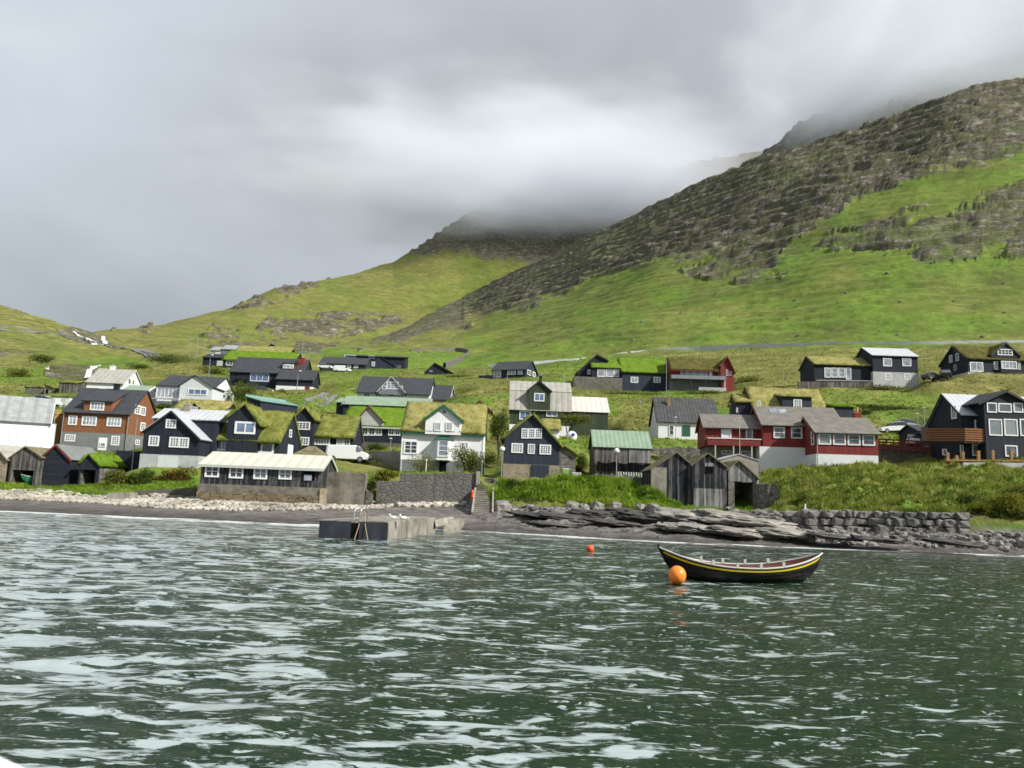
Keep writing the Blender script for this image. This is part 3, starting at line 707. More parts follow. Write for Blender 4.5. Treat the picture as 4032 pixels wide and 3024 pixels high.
# ================================================================ houses
TURF = ('turf', 'turfgreen', 'turfdry', 'turfbrown')
def slab(mb_name, P00, P10, P11, P01, t, mat, parent, turf=False, blades=0, name='roof', seed=0):
    """sloping roof slab; P00-P10 eave edge, P01-P11 ridge edge (bottom face), t thickness along the normal"""
    a, b, c, d = map(Vector, (P00, P10, P11, P01))
    n = (b-a).cross(d-a).normalized()
    if n.z < 0: n = -n
    L = max((b-a).length, (c-d).length); S = max((d-a).length, (c-b).length)
    nu = max(1, int(L/.45)) if turf else 1; nv = max(1, int(S/.45)) if turf else 1
    top = []; bot = []
    for j in range(nv+1):
        for i in range(nu+1):
            u, v = i/nu, j/nv
            p = a*(1-u)*(1-v)+b*u*(1-v)+c*u*v+d*(1-u)*v
            h = t
            if turf:
                h += .16*(mnoise.noise(p*1.1+Vector((seed, 0, 0))))+.05*mnoise.noise(p*4)
                if i in (0, nu) or j == 0: h -= t*.25
            bot.append(p); top.append(p+n*h)
    mb = MB(); N = len(top); fs = []
    for j in range(nv):
        for i in range(nu):
            q = j*(nu+1)+i
            fs.append((q, q+1, q+nu+2, q+nu+1)); fs.append((q+N+nu+1, q+N+nu+2, q+N+1, q+N))
    ring = [i for i in range(nu)]+[nu+j*(nu+1) for j in range(nv)]+[nv*(nu+1)+i for i in range(nu, 0, -1)]+[j*(nu+1) for j in range(nv, 0, -1)]
    for k in range(len(ring)):
        p, q = ring[k], ring[(k+1) % len(ring)]; fs.append((p, p+N, q+N, q))
    mb.add(top+bot, fs)
    if turf and blades:
        nb = int(min(2600, L*S*blades)); tr = []
        rd = random.Random(seed+int(L*10))
        for _ in range(nb):
            u, v = rd.random(), rd.random()
            if rd.random() < .22: v = rd.choice((0., 1., 0.))*1.0
            if rd.random() < .1: u = rd.choice((0., 1.))
            p = a*(1-u)*(1-v)+b*u*(1-v)+c*u*v+d*(1-u)*v+n*(t*.8)
            w = rd.uniform(.03, .07); hh = rd.uniform(.08, .3)*(1+.9*mnoise.noise(p*1.3)); ang = rd.uniform(0, 6.28)
            dx = Vector((math.cos(ang)*w, math.sin(ang)*w, 0))
            ln = Vector((rd.uniform(-.18, .18), rd.uniform(-.25, .1), hh))
            tr += [p-dx, p+dx, p+ln]
        n0 = len(mb.v); mb.v += [tuple(x) for x in tr]; mb.f += [(n0+3*k, n0+3*k+1, n0+3*k+2) for k in range(nb)]
    o = mb.build(name, M[mat], parent, smooth=turf, recalc=not turf)
    return o
class House:
    def __init__(s, name, label, crop, bl, br, Y, yaw=0, cat='house', group=None, pad=True, dep=8, dz=-2.5):
        s.crop = crop; s.yaw = R(yaw)
        s.O = at(*cpx(crop, bl), Y); s.u = Vector((math.cos(s.yaw), math.sin(s.yaw), 0)); s.v = Vector((-math.sin(s.yaw), math.cos(s.yaw), 0))
        s.e = empty(name, s.O, s.yaw, label, cat, group); s.W = s.L(br)[0]; s.dep = dep; s.dz = dz
        if pad:
            for f in (0, .5, 1):
                for g in (-.12, .5, 1):
                    p = s.O+s.u*(s.W*f)+s.v*(dep*g); PADS.append((p.x, p.y, s.O.z-(.1 if g < 0 else -.2 if g == 1 else 0), max(2.5, s.W*.32)))
    def _hit(s, p, n, o):
        d = ray(*cpx(s.crop, p)); c = Vector((0, 0, CAMH)); t = (o-c).dot(n)/d.dot(n); q = c+d*t-s.O
        return q.dot(s.u), q.dot(s.v), q.z
    def L(s, p, y=0): a = s._hit(p, s.v, s.O+s.v*y); return a[0], a[2]
    def S(s, p, x=None): a = s._hit(p, s.u, s.O+s.u*(s.W if x is None else x)); return a[1], a[2]
    def part(s, mb, name, mat, **k): return mb.build(name, M[mat] if isinstance(mat, str) else mat, s.e, **k)
    def base(s, z, mat, x0=None, x1=None, y0=0, dep=None, name='foundation'):
        """foundation block from below ground up to height z"""
        x0 = 0 if x0 is None else x0; x1 = s.W if x1 is None else x1; dep = s.dep if dep is None else dep
        mb = MB(); mb.box(x0-.04, x1+.04, y0-.05, y0+dep+.04, s.dz, z); s.part(mb, name, mat)
    def gable(s, x0, x1, zb, zl, xa, za, zr=None, y0=0, dep=None, wm='black', rm='slate', t=.14, oh=.25, ohf=.3, trim=None, blades=9, extra=None, turf=None, seed=1, rz=None):
        """ridge runs into depth; front wall is the pointed gable"""
        zr = zl if zr is None else zr; dep = s.dep if dep is None else dep
        turf = rm in TURF if turf is None else turf
        mb = MB(); mb.prism([(x0, zb), (x1, zb), (x1, zr), (xa, za), (x0, zl)], 'y', y0, y0+dep); s.part(mb, 'wall', wm)
        if rm:
            for sgn, (xe, ze) in ((0, (x0, zl)), (1, (x1, zr))):
                m = (za-ze)/(xa-xe); xo = xe+(-oh if sgn == 0 else oh); zo = ze+m*(xo-xe)+.004; zt = za+.004
                P = [(xo, y0-ohf, zo), (xo, y0+dep+ohf, zo), (xa, y0+dep+ohf, zt), (xa, y0-ohf, zt)]
                slab('', *P, t, rm, s.e, turf, blades, seed=seed+sgn*5)
        if trim:
            for sgn, (xe, ze) in ((0, (x0, zl)), (1, (x1, zr))):
                m = (za-ze)/(xa-xe); xo = xe+(-oh-.02 if sgn == 0 else oh+.02)
                mb = MB(); q = .05
                mb.prism([(xo, ze+m*(xo-xe)-.16), (xa, za-.16), (xa, za+t*.7), (xo, ze+m*(xo-xe)+t*.7)], 'y', y0-ohf-.05, y0-ohf-.003)
                s.part(mb, 'bargeboard', trim)
    def side(s, x0, x1, zb, ze, zr, y0=0, dep=None, wm='black', rm='slate', t=.14, oh=.3, ohx=.25, trim=None, blades=9, yr=None, zback=None, seed=1, fascia=None, turf=None):
        """ridge runs along the front"""
        dep = s.dep if dep is None else dep; yr = y0+dep/2 if yr is None else yr; zback = ze if zback is None else zback
        turf = rm in TURF if turf is None else turf
        mb = MB(); mb.prism([(y0, zb), (y0+dep, zb), (y0+dep, zback), (yr, zr), (y0, ze)], 'x', x0, x1); s.part(mb, 'wall', wm)
        m = (zr-ze)/(yr-y0); m2 = (zr-zback)/(y0+dep-yr)
        slab('', (x0-ohx, y0-oh, ze-m*oh+.004), (x1+ohx, y0-oh, ze-m*oh+.004), (x1+ohx, yr, zr+.004), (x0-ohx, yr, zr+.004), t, rm, s.e, turf, blades, seed=seed)
        slab('', (x0-ohx, y0+dep+oh, zback-m2*oh+.004), (x1+ohx, y0+dep+oh, zback-m2*oh+.004), (x1+ohx, yr, zr+.004), (x0-ohx, yr, zr+.004), t, rm, s.e, turf, blades*.4, seed=seed+3)
        if fascia:
            mb = MB(); mb.box(x0-ohx, x1+ohx, y0-oh-.05, y0-oh-.003, ze-m*oh-.14, ze-m*oh+.1); s.part(mb, 'fascia', fascia)
        if trim:
            for x in (x0-ohx-.045, x1+ohx+.003):
                mb = MB(); mb.prism([(y0-oh, ze-m*oh-.16), (yr, zr-.16), (y0+dep+oh, zback-m2*oh-.16), (y0+dep+oh, zback-m2*oh+t*.8), (yr, zr+t*.8), (y0-oh, ze-m*oh+t*.8)], 'x', x, x+.042)
                s.part(mb, 'bargeboard', trim)
    def shed(s, x0, x1, zb, zf, zk, y0, y1, wm, rm, t=.12, oh=.2, front=None, blades=9, turf=None, seed=1):
        """single-pitch block: front eave zf, back zk"""
        turf = rm in TURF if turf is None else turf
        mb = MB(); mb.prism([(y0, zb), (y1, zb), (y1, zk), (y0, zf)], 'x', x0, x1); s.part(mb, 'wall', wm)
        m = (zk-zf)/(y1-y0)
        slab('', (x0-oh, y0-oh, zf-m*oh+.004), (x1+oh, y0-oh, zf-m*oh+.004), (x1+oh, y1, zk+.004), (x0-oh, y1, zk+.004), t, rm, s.e, turf, blades, seed=seed)
    def win(s, x0, y0, x1, y1, c=2, r=2, face='F', pl=None, glass='gl', frame='trim', fw=None, name='window', crop=None, sub='pane'):
        p, q = (x0, y0), (x1, y1)
        if crop: p += (crop,); q += (crop,)
        if face == 'F': (a0, z1), (a1, z0) = s.L(p, pl or 0), s.L(q, pl or 0)
        else:
            x = pl if pl is not None else (s.W if face == 'R' else 0)
            (a0, z1), (a1, z0) = s.S(p, x), s.S(q, x)
            if a0 > a1: a0, a1 = a1, a0
        return s.winl(a0, a1, z0, z1, c, r, face, pl, glass, frame, fw, name, sub)
    def winl(s, a0, a1, z0, z1, c=2, r=2, face='F', pl=None, glass='gl', frame='trim', fw=None, name='window', sub='pane'):
        w = a1-a0; h = z1-z0; fw = fw or max(.07, min(.16, .11*min(w, h)+.03)); mw = fw*.55
        if face == 'F': y = pl or 0; P = lambda a, b, d0, d1, zz0, zz1, mb: mb.box(a, b, y-d1, y-d0, zz0, zz1)
        else:
            x = pl if pl is not None else (s.W if face == 'R' else 0)
            if face == 'R': P = lambda a, b, d0, d1, zz0, zz1, mb: mb.box(x+d0, x+d1, a, b, zz0, zz1)
            else: P = lambda a, b, d0, d1, zz0, zz1, mb: mb.box(x-d1, x-d0, a, b, zz0, zz1)
        mb = MB()
        P(a0, a0+fw, .012, .085, z0, z1, mb); P(a1-fw, a1, .012, .085, z0, z1, mb)
        P(a0+fw+.001, a1-fw-.001, .012, .083, z1-fw, z1, mb); P(a0+fw+.001, a1-fw-.001, .012, .083, z0, z0+fw, mb)
        for k in range(1, c):
            xm = a0+fw+(w-2*fw)*k/c; P(xm-mw/2, xm+mw/2, .02, .07, z0+fw, z1-fw, mb)
        for k in range(1, r):
            zm = z0+fw+(h-2*fw)*k/r; P(a0+fw, a1-fw, .02, .066, zm-mw*.35, zm+mw*.35, mb)
        fr = s.part(mb, name, frame)
        mb = MB(); P(a0+fw*.5, a1-fw*.5, .002, .03, z0+fw*.5, z1-fw*.5, mb); mb.build(sub, M[glass], fr)
        return fr
    def panel(s, x0, y0, x1, y1, mat, name='door', face='F', pl=None, th=.06, crop=None):
        p, q = (x0, y0), (x1, y1)
        if crop: p += (crop,); q += (crop,)
        mb = MB()
        if face == 'F':
            (a0, z1), (a1, z0) = s.L(p, pl or 0), s.L(q, pl or 0); y = pl or 0; mb.box(a0, a1, y-th, y-.004, z0, z1)
        else:
            x = pl if pl is not None else (s.W if face == 'R' else 0)
            (a0, z1), (a1, z0) = s.S(p, x), s.S(q, x); a0, a1 = min(a0, a1), max(a0, a1)
            mb.box(*((x+.004, x+th) if face == 'R' else (x-th, x-.004)), a0, a1, z0, z1)
        return s.part(mb, name, mat)
    def chim(s, x0, ytop, x1, ybot, mat, y=None, pot=True):
        y = s.dep/2 if y is None else y
        (a0, z1), (a1, z0) = s.L((x0, ytop), y), s.L((x1, ybot), y); w = max(.35, a1-a0)
        mb = MB(); mb.box(a0, a0+w, y-w*.5, y+w*.5, z0-.6, z1); mb.box(a0-.05, a0+w+.05, y-w*.5-.05, y+w*.5+.05, z1-.12, z1+.02)
        c = s.part(mb, 'chimney', mat)
        if pot: m2 = MB(); m2.tube([(a0+w/2, y, z1+.02), (a0+w/2, y, z1+.4)], w*.22, 8); m2.build('chimney_pot', M['concrete'], c)
    def corner(s, x, y, z0, z1, mat='trim', w=.12, name='corner_board'):
        mb = MB(); mb.box(x-w*.5, x+w*.5, y-.05, y+w-.05, z0, z1); s.part(mb, name, mat)
    def gutter(s, x, y, z0, z1, mat='steel'):
        mb = MB(); mb.tube([(x, y-.12, z0), (x, y-.12, z1)], .05, 6); s.part(mb, 'downpipe', mat)

def build_houses():
    # ---------- brown house (crop a)
    h = House('brown_house', 'reddish brown boarded house with grey basement and dark slate roof with a wide dormer', 'a', (562, 930), (1172, 948), 96, 3, dep=8.5)
    z0 = h.L((0+870, 768))[1]; ze = h.L((585, 562))[1]; zr = h.L((1000, 365), 4.25)[1]
    h.base(z0, 'grey'); h.side(0, h.W, z0, ze, zr, wm='brown', rm='slate', oh=.35)
    xl, zd = h.L((790, 480)); xr, _ = h.L((1050, 480)); zt = h.L((870, 468))[1]
    h.shed(xl, xr, ze-.2, zt, zr-.05, -.06, 4.2, 'brown', 'slate', oh=.3)
    for w in ((645,605,715,697,2,3), (770,612,898,705,2,1), (1003,622,1127,712,2,1)): h.win(*w[:4], c=w[4]*2 if w[5] == 1 else 2, r=3 if w[5] == 3 else 2, glass='glw')
    h.win(848,476,970,562,4,2,pl=-.06,glass='glw'); h.win(610,780,700,850,4,3); h.win(1045,795,1112,887,3,4,frame='trim')
    d = h.panel(925,812,992,932,'trim','door'); h.win(935,860,985,900,1,1,pl=-.065,name='door_window')
    for w in ((1262,505,1300,600,2,3),(1315,520,1350,612,2,3),(1312,668,1346,755,2,3),(1262,830,1295,885,2,2)): h.win(*w[:4],c=w[4],r=w[5],face='R')
    h.chim(1072,312,1108,380,'ktrim',4.25,False); h.gutter(.0,-.05,0,ze-.2); h.gutter(h.W-.02,-.05,0,ze-.2)
    # ---------- white hall, far left
    h = House('white_hall', 'long white rendered hall with pale grey sheet roof cut off by the left edge', 'a', (-260, 930), (424, 940), 82, 30, cat='hall', dep=9)
    ze = h.L((200, 662))[1]; zr = h.L((200, 440), 4.5)[1]
    h.side(0, h.W, -2.5, ze, zr, wm='white', rm='churchroof', oh=.25, trim='trim')
    x1 = h.L((516, 700))[0]; h.shed(h.W+.003, x1, -2.5, h.L((470, 690))[1], h.L((470, 676))[1], .2, 3.4, 'white', 'trim', t=.08, oh=.05)
    for x in (95, 170, 255, 330, 405):
        a = h.L((x, 760))[0]; mb = MB(); mb.box(a-.12, a+.12, -.03, -.003, -1, ze-1.1); h.part(mb, 'pilaster', 'paleboards')
    # timber shed end behind the hall
    h = House('timber_lean_to', 'small ochre boarded lean-to behind the end of the white hall', 'a', (437, 720), (512, 722), 99, 0, cat='shed', dep=3, pad=False)
    h.shed(0, h.W, -2.5, h.L((480, 592))[1], h.L((480, 586))[1]+.2, 0, 3, 'ochre', 'ochre', oh=.1)
    # ---------- white house behind
    h = House('white_cottage', 'white rendered house with pale mossy fibre roof just above the brown house', 'a', (798, 400), (1132, 410), 135, 4, dep=9)
    ze = h.L((800, 292))[1]; zr = h.L((1050, 178), 4.5)[1]
    h.side(0, h.W, -2.5, ze, zr, wm='white', rm='palegrey', oh=.3, trim='pal')
    h.win(860,345,925,372,2,1); h.win(1002,350,1080,376,2,1); h.win(1195,258,1218,322,1,2,face='R'); h.win(1232,270,1250,327,1,2,face='R')
    h.chim(1036,146,1068,200,'white',4.5)
    h = House('small_white_house', 'small white rendered house with a green edged roof right of the pale fibre roof', 'b', (-40, 640), (150, 630), 124, 6, dep=6)
    h.side(0, h.W, -2, h.L((150, 510))[1], h.L((80, 468), 3)[1], wm='white', rm='greenroof', oh=.2, trim='trim'); h.win(158,530,170,560,1,1,face='R')
    # white annex shed behind the hall cars
    h = House('white_garage', 'low white boarded garage with a dark flat roof left of the brown house gable', 'a', (478, 512), (640, 520), 128, 3, cat='garage', dep=5)
    h.shed(0, h.W, -1.5, h.L((560, 432))[1], h.L((560, 428))[1], 0, 5, 'paleboards', 'turfbrown', oh=.15, blades=4)
    h.panel(510, 445, 560, 508, 'trim', 'door'); h.panel(575, 447, 612, 510, 'pal', 'door')
    h = House('stone_hut', 'tiny pale stone gabled hut with a dark doorway beside a turf covered wall', 'a', (412, 405), (500, 408), 150, 0, cat='hut', dep=4)
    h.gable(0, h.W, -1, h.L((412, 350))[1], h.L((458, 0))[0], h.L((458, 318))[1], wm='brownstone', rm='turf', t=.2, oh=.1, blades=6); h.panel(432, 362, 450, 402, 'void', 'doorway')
    h = House('turf_root_cellar', 'long low stone cellar with grass grown roof left of the tiny stone hut', 'a', (228, 398), (408, 404), 152, 0, cat='cellar', dep=5)
    h.shed(0, h.W, -1, h.L((300, 345))[1], h.L((300, 330))[1], 0, 5, 'drystone', 'turf', t=.3, oh=.1, blades=8)
    h = House('turf_roofed_barn', 'grey wooden barn with flat turf roof right of the tiny stone hut', 'a', (545, 388), (700, 392), 148, 4, cat='barn', dep=5.5)
    h.side(0, h.W, -1, h.L((600, 302))[1], h.L((600, 284), 2.7)[1], wm='oldwood', rm='turf', t=.25, oh=.15, blades=8)
    # ---------- gray-white gabled house (crop b)
    h = House('grey_white_house', 'pale grey house with a wide front gable and glazed veranda under a dark roof', 'b', (243, 632), (720, 618), 125, 2, dep=10)
    ze = h.L((245, 462))[1]; zr = h.L((400, 384), 5)[1]
    h.side(0, h.W, -2.5, ze, zr, wm='white', rm='slate', oh=.3)
    xl = h.L((450, 600))[0]; xa, za = h.L((590, 388)); zl = h.L((450, 470))[1]
    h.gable(xl, h.W+.02, -2, zl, xa, za, y0=-.9, dep=5.5, wm='paleboards', rm='slate', oh=.25, ohf=.3, t=.12)
    h.win(512,488,670,547,3,1,pl=-.9,glass='glb'); h.win(250,476,446,572,6,1,glass='glw',pl=-.02)
    h.panel(196,572,452,586,'trim','balcony',pl=-1.2,th=1.1)
    for w in ((800,530,820,577),(838,540,854,587),(820,440,830,462)): h.win(*w,c=1,r=1,face='R')
    h.panel(235,590,440,630,'gld','basement_window')
    # ---------- black house with light metal roof
    h = House('black_gable_house', 'black boarded house with front gable on pale stone base and shiny light grey metal roof', 'b', (103, 1150), (585, 1178), 80, 2, dep=9)
    zb = h.L((300, 1042))[1]; zl = h.L((120, 850))[1]; zr = h.L((600, 890))[1]; xa, za = h.L((380, 682))
    h.base(zb, 'lightgrey'); h.gable(.1, h.W, zb, zl, xa, za, zr-.25, wm='black', rm='metalroof', oh=.2, trim='ktrim', dep=7)
    x1 = h.L((762, 750), 3)[0]; zw = h.L((640, 752), 3)[1]; zt = h.L((600, 672), 6)[1]
    x0 = h.L((232, 720), 3)[0]; h.side(x0, x1, -1, zw, zt, y0=3, dep=6, wm='black', rm='metalroofx', oh=.2, t=.1)
    for w in ((330,745,410,823,3,3),(188,882,265,972,3,4),(360,893,435,983,3,4),(440,897,515,987,3,4)): h.win(*w[:4],c=w[4],r=w[5],glass='gl')
    h.panel(262,1050,425,1156,'paleboards','door'); h.chim(487,622,528,720,'concrete',5.5)
    # turf house behind with tiny dormer
    h = House('low_turf_house', 'low house with golden turf roof and one small dark dormer behind the metal roof', 'b', (372, 720), (800, 725), 104, 2, dep=7)
    h.side(0, h.W, -2, h.L((600, 690))[1], h.L((600, 598), 3.5)[1], wm='black', rm='turfdry', t=.3, blades=7)
    xl, zl = h.L((532, 640)); xr = h.L((600, 640))[0]; h.gable(xl, xr, h.L((560, 700))[1], zl, (xl+xr)/2, h.L((565, 612))[1], y0=-.3, dep=3, wm='black', rm='turfdry', t=.15, oh=.1, ohf=.1, blades=4)
    h.win(537,640,590,680,3,2,pl=-.3)
    # ---------- large turf roofed black house
    h = House('turf_black_house', 'black house with shaggy turf roof and steep central gable above the white roofed boat shed', 'b', (690, 1100), (1268, 1115), 84, 2, dep=9)
    ze = h.L((780, 905))[1]; zr = h.L((1250, 700), 4.5)[1]
    h.side(0, h.W, -2.5, ze, zr, wm='black', rm='turf', t=.38, oh=.55, ohx=.2, blades=12, seed=4)
    xl, zl = h.L((866, 738)); xr, zr2 = h.L((1118, 792)); xa, za = h.L((1003, 632))
    h.gable(xl, xr, -2, zl, xa, za, zr2, y0=-.7, dep=5.2, wm='black', rm='turf', t=.36, oh=.25, ohf=.3, blades=12, seed=9)
    h.win(908,762,1073,873,2,1,pl=-.7,glass='glb',fw=.22); h.win(710,912,880,1013,2,1,glass='glb',fw=.2); h.win(1030,928,1228,1036,2,1,glass='gl',fw=.22)
    h.chim(1352,715,1372,960,'ktrim',0,False) if False else None
    h.panel(285,955,320,1045,'trim','door',face='R',crop='c'); h.win(297,830,310,900,1,2,face='R',crop='c')
    # mossy low roof
    h = House('moss_roofed_shed', 'low shed with brown mossy hipped roof peeping over the white boat shed roof', 'c', (320, 1085), (560, 1090), 77, 2, cat='shed', dep=5)
    ze = h.L((400, 1048))[1]; zr = h.L((400, 968), 2.5)[1]
    mb = MB(); mb.box(.1, h.W-.1, .1, 4.9, -2, ze); h.part(mb, 'wall', 'oldconcrete')
    mb = MB(); mb.add([(-.2,-.2,ze-.05),(h.W+.2,-.2,ze-.05),(h.W+.2,5.2,ze-.05),(-.2,5.2,ze-.05),(h.W*.35,2.5,zr),(h.W*.6,2.5,zr)], [(0,1,5,4),(1,2,5),(2,3,4,5),(3,0,4),(3,2,1,0)]); h.part(mb, 'roof', 'mossroof')
    # teal roof house
    h = House('teal_roofed_shed', 'shed with teal green sheet roof and turf edged dark gable', 'b', (1000, 690), (1112, 700), 106, -35, cat='shed', dep=6.5)
    h.gable(0, h.W, -1.5, h.L((1000, 600))[1], h.L((1055, 0))[0], h.L((1055, 556))[1], wm='black', rm='tealroof', t=.12, oh=.25)
    # ---------- second turf house (crop c)
    h = House('twin_turf_house', 'black turf roofed house with narrow left gable and low right wing', 'c', (320, 1030), (812, 1040), 95, 2, dep=8)
    xr = h.L((503, 800))[0]; xa, za = h.L((428, 652)); zl = h.L((322, 728))[1]; zr = h.L((510, 752))[1]
    h.gable(0, xr, -2.5, zl, xa, za, zr, wm='black', rm='turf', t=.3, oh=.2, blades=10, y0=0, dep=8, seed=3)
    ze = h.L((600, 885), 1)[1]; zt = h.L((650, 728), 4.5)[1]
    h.side(xr+.01, h.W, -2.5, ze, zt, y0=1, dep=7, wm='black', rm='turf', t=.35, oh=.4, ohx=.15, blades=12, seed=6, trim='oldwood')
    h.win(345,765,468,836,4,3); h.win(365,893,460,965,4,3); h.win(510,893,635,964,5,3,pl=1); h.win(695,903,745,985,4,3,pl=1); h.win(755,885,802,990,2,3,pl=1,name='porch_window')
    # ---------- green turf house with glazed gable
    h = House('bright_turf_house', 'black house with bright green turf roof and triangular brown framed gable window', 'c', (810, 1010), (1310, 1020), 104, 0, dep=11)
    zb = h.L((1000, 940))[1]; ze = h.L((1000, 802))[1]; zr = h.L((800, 648), 5.5)[1]
    h.base(zb, 'stonewall'); h.side(0, h.W, zb, ze, zr, wm='black', rm='turfgreen', t=.25, oh=.4, ohx=1.8, blades=5, fascia='pal')
    xl, zl = h.L((862, 762)); xr, _ = h.L((1088, 768)); xa, za = h.L((970, 642))
    h.gable(xl, xr, ze, zl, xa, za, y0=-.5, dep=5, wm='lightgrey', rm='turfgreen', t=.2, oh=.1, ohf=.2, trim='btrim', blades=4)
    for a in ((848,900),(905,955),(962,1013),(1020,1070),(1128,1175),(1182,1225)): h.win(a[0],812,a[1],884,2,2)
    # ---------- long green roof
    h = House('green_roofed_barn', 'long low dark building with pale green sheet roof behind the bright turf roof', 'c', (680, 690), (1455, 690), 126, 0, cat='barn', dep=7)
    h.side(h.L((750, 600))[0], h.W, -2, h.L((1000, 626))[1], h.L((1000, 560), 3.5)[1], wm='blackz', rm='greenroof', oh=.3, t=.1, trim='pal')
    h.side(0, h.L((760, 600))[0]-.05, -2, h.L((700, 595))[1]-.1, h.L((700, 560), 3.5)[1]-.1, y0=.5, wm='blackz', rm='greenroof', oh=.3, t=.1)
    # ---------- big dark-roof house with triangle window
    h = House('dark_roof_house', 'pale house with very wide dark slate roof and white framed triangular gable window', 'c', (858, 610), (1462, 612), 142, 0, dep=11)
    ze = h.L((900, 516))[1]; zr = h.L((950, 390), 5.5)[1]
    h.side(0, h.W, -2, ze, zr, wm='paleboards', rm='slate', oh=.4, trim='ktrim')
    xl, zl = h.L((1050, 498)); xr, _ = h.L((1265, 500)); xa, za = h.L((1160, 392))
    h.gable(xl, xr, ze-.4, zl-.2, xa, za, y0=-.8, dep=6, wm='gld', rm='slate', oh=.3, ohf=.3, trim='pal', t=.1)
    h.win(1112,430,1208,497,3,3,pl=-.8,glass='glb'); h.win(1075,465,1108,497,1,1,pl=-.8,glass='glb'); h.win(1212,465,1246,497,1,1,pl=-.8,glass='glb')
    for x in (915, 1010, 1120, 1225): h.win(x,524,x+60,560,1,1)
    h = House('dark_roof_annex', 'smaller annex with steep dark roof and brownish gable end right of the wide slate roof', 'd', (415, 625), (565, 628), 146, -4, cat='annex', dep=8)
    h.side(0, h.W, -2, h.L((480, 578))[1], h.L((500, 465), 4)[1], wm='brownstone', rm='slate', oh=.3, trim='pal')
    # ---------- dark house with red chimney
    h = House('red_chimney_house', 'black house with grey slate roofs on two levels and a tall red chimney', 'c', (-150, 470), (480, 478), 168, 0, dep=10)
    xk = h.L((190, 400))[0]
    h.side(h.L((30, 430, 'c'))[0]-6.5, h.L((455, 300), 5)[0], -3, h.L((60, 352))[1], h.L((200, 240), 5)[1], wm='black', rm='slate', oh=.4, trim='btrim')
    h.win(1035,358,1187,432,3,1,crop='b',glass='glb'); 
    xl = h.L((192, 400), -4)[0]; xr = h.L((492, 400), -4)[0]; z1 = h.L((300, 410), -4)[1]; z2 = h.L((300, 352), -1)[1]; zb = h.L((300, 468), -4)[1]; zg = h.L((300, 545), -4)[1]
    mb = MB(); mb.box(xl-.04, xr+.04, -4.05, 1, zg-2.5, zb); h.part(mb, 'basement', 'white')
    h.side(xl, xr, zb, z1, z2+.6, y0=-4, dep=6, yr=-.5, wm='black', rm='slate', oh=.3, trim='btrim')
    h.panel(430,470,462,535,'rtrim','door',pl=-4.06); h.win(405-160,290,330,322,3,1,pl=1.0,glass='glw')
    a, b = h.L((245, 252), 1.1); c, d = h.L((365, 322), 1.1); h.shed(a, c, d-.4, h.L((300, 278), 1.1)[1], b, 1.1, 4.5, 'btrim', 'slate', oh=.2)
    h.win(255,285,332,322,3,1,pl=1.1,glass='glw'); h.chim(380,235,420,318,'red_p',3.5)
    h.panel(935,378,1030,415,'blackz','terrace_screen',crop='b',pl=-.5,th=.3)
    # ---------- top-left long turf houses
    h = House('long_turf_house', 'long low black house under a broad bright green turf roof high on the left slope', 'b', (700, 312), (1390, 316), 212, 0, dep=11)
    h.side(h.L((835, 250))[0]-1.2, h.W, -3, h.L((900, 246))[1], h.L((1000, 180), 5.5)[1], wm='black', rm='turfgreen', t=.25, oh=.5, ohx=.3, blades=3, trim='ktrim')
    h.shed(h.L((640, 250))[0], h.L((795, 250))[0], -3, h.L((720, 232))[1], h.L((700, 200), 5)[1], -.5, 5, 'black', 'ktrim', oh=.4)
    h.win(832,250,1012,302,7,2); h.panel(755,255,800,300,'pal','carport_door',pl=-.52); h.panel(1015,258,1038,305,'white','door')
    h = House('yellow_turf_house', 'long house with yellowed dry turf roof directly behind the bright green one', 'b', (905, 215), (1355, 220), 245, 0, dep=9)
    h.side(0, h.W, -3, h.L((1100, 186))[1], h.L((1000, 136), 4.5)[1], wm='ktrim', rm='turfdry', t=.3, oh=.3, blades=3)
    h = House('grey_flat_house', 'pale house with light grey roof left of the yellowed turf roof', 'b', (692, 215), (900, 215), 250, 0, dep=8)
    h.side(0, h.W*.42, -3, h.L((720, 168))[1], h.L((720, 142), 4)[1], wm='paleboards', rm='churchroof', oh=.3)
    h.side(h.W*.42+.3, h.W, -3, h.L((840, 160))[1], h.L((840, 128), 4)[1], wm='grey', rm='churchroof', oh=.3)
    h.win(700,172,745,195,3,1)
    h = House('lone_gable_house', 'tiny black gabled house on the skyline above the yellow turf roof', 'c', (105, 175), (205, 176), 290, 0, dep=7)
    h.gable(0, h.W, -3, h.L((105, 150))[1], h.L((158, 0))[0], h.L((158, 116))[1], wm='black', rm='slatey', oh=.3); h.win(140,135,175,155,2,1)
    # ---------- grey long house upper centre-left
    h = House('long_grey_house', 'long low grey house with pale windows behind parked cars high on the slope', 'c', (548, 325), (935, 330), 222, 0, dep=9)
    h.side(0, h.W, -3, h.L((700, 280))[1], h.L((700, 230), 4.5)[1], wm='bluegrey', rm='slate', oh=.4)
    for a in ((556,600),(605,655),(780,812),(838,870)): h.win(a[0],288,a[1],318,2,1,glass='glw')
    h = House('black_villa', 'black flat topped villa with grey gabled wing beside the long low grey house', 'c', (760, 335), (1245, 338), 232, 0, dep=9)
    h.shed(0, h.W, -3, h.L((900, 205))[1], h.L((900, 197), 8)[1], 3, 11, 'black', 'ktrim', oh=.5)
    h.win(760,205,852,242,3,1,pl=3,glass='glw'); h.win(962,212,1010,240,2,1,pl=3)
    xl, zl = h.L((930, 290), 0); xr = h.L((1180, 290))[0]; xa, za = h.L((1058, 222))
    h.gable(xl, xr, -3, zl, xa, za, y0=0, dep=6, wm='bluegrey', rm='slatey', oh=.2); h.win(935,262,1012,302,4,2,glass='glw')
    h.panel(1150,290,1230,332,'gld','terrace_window',pl=2.6)
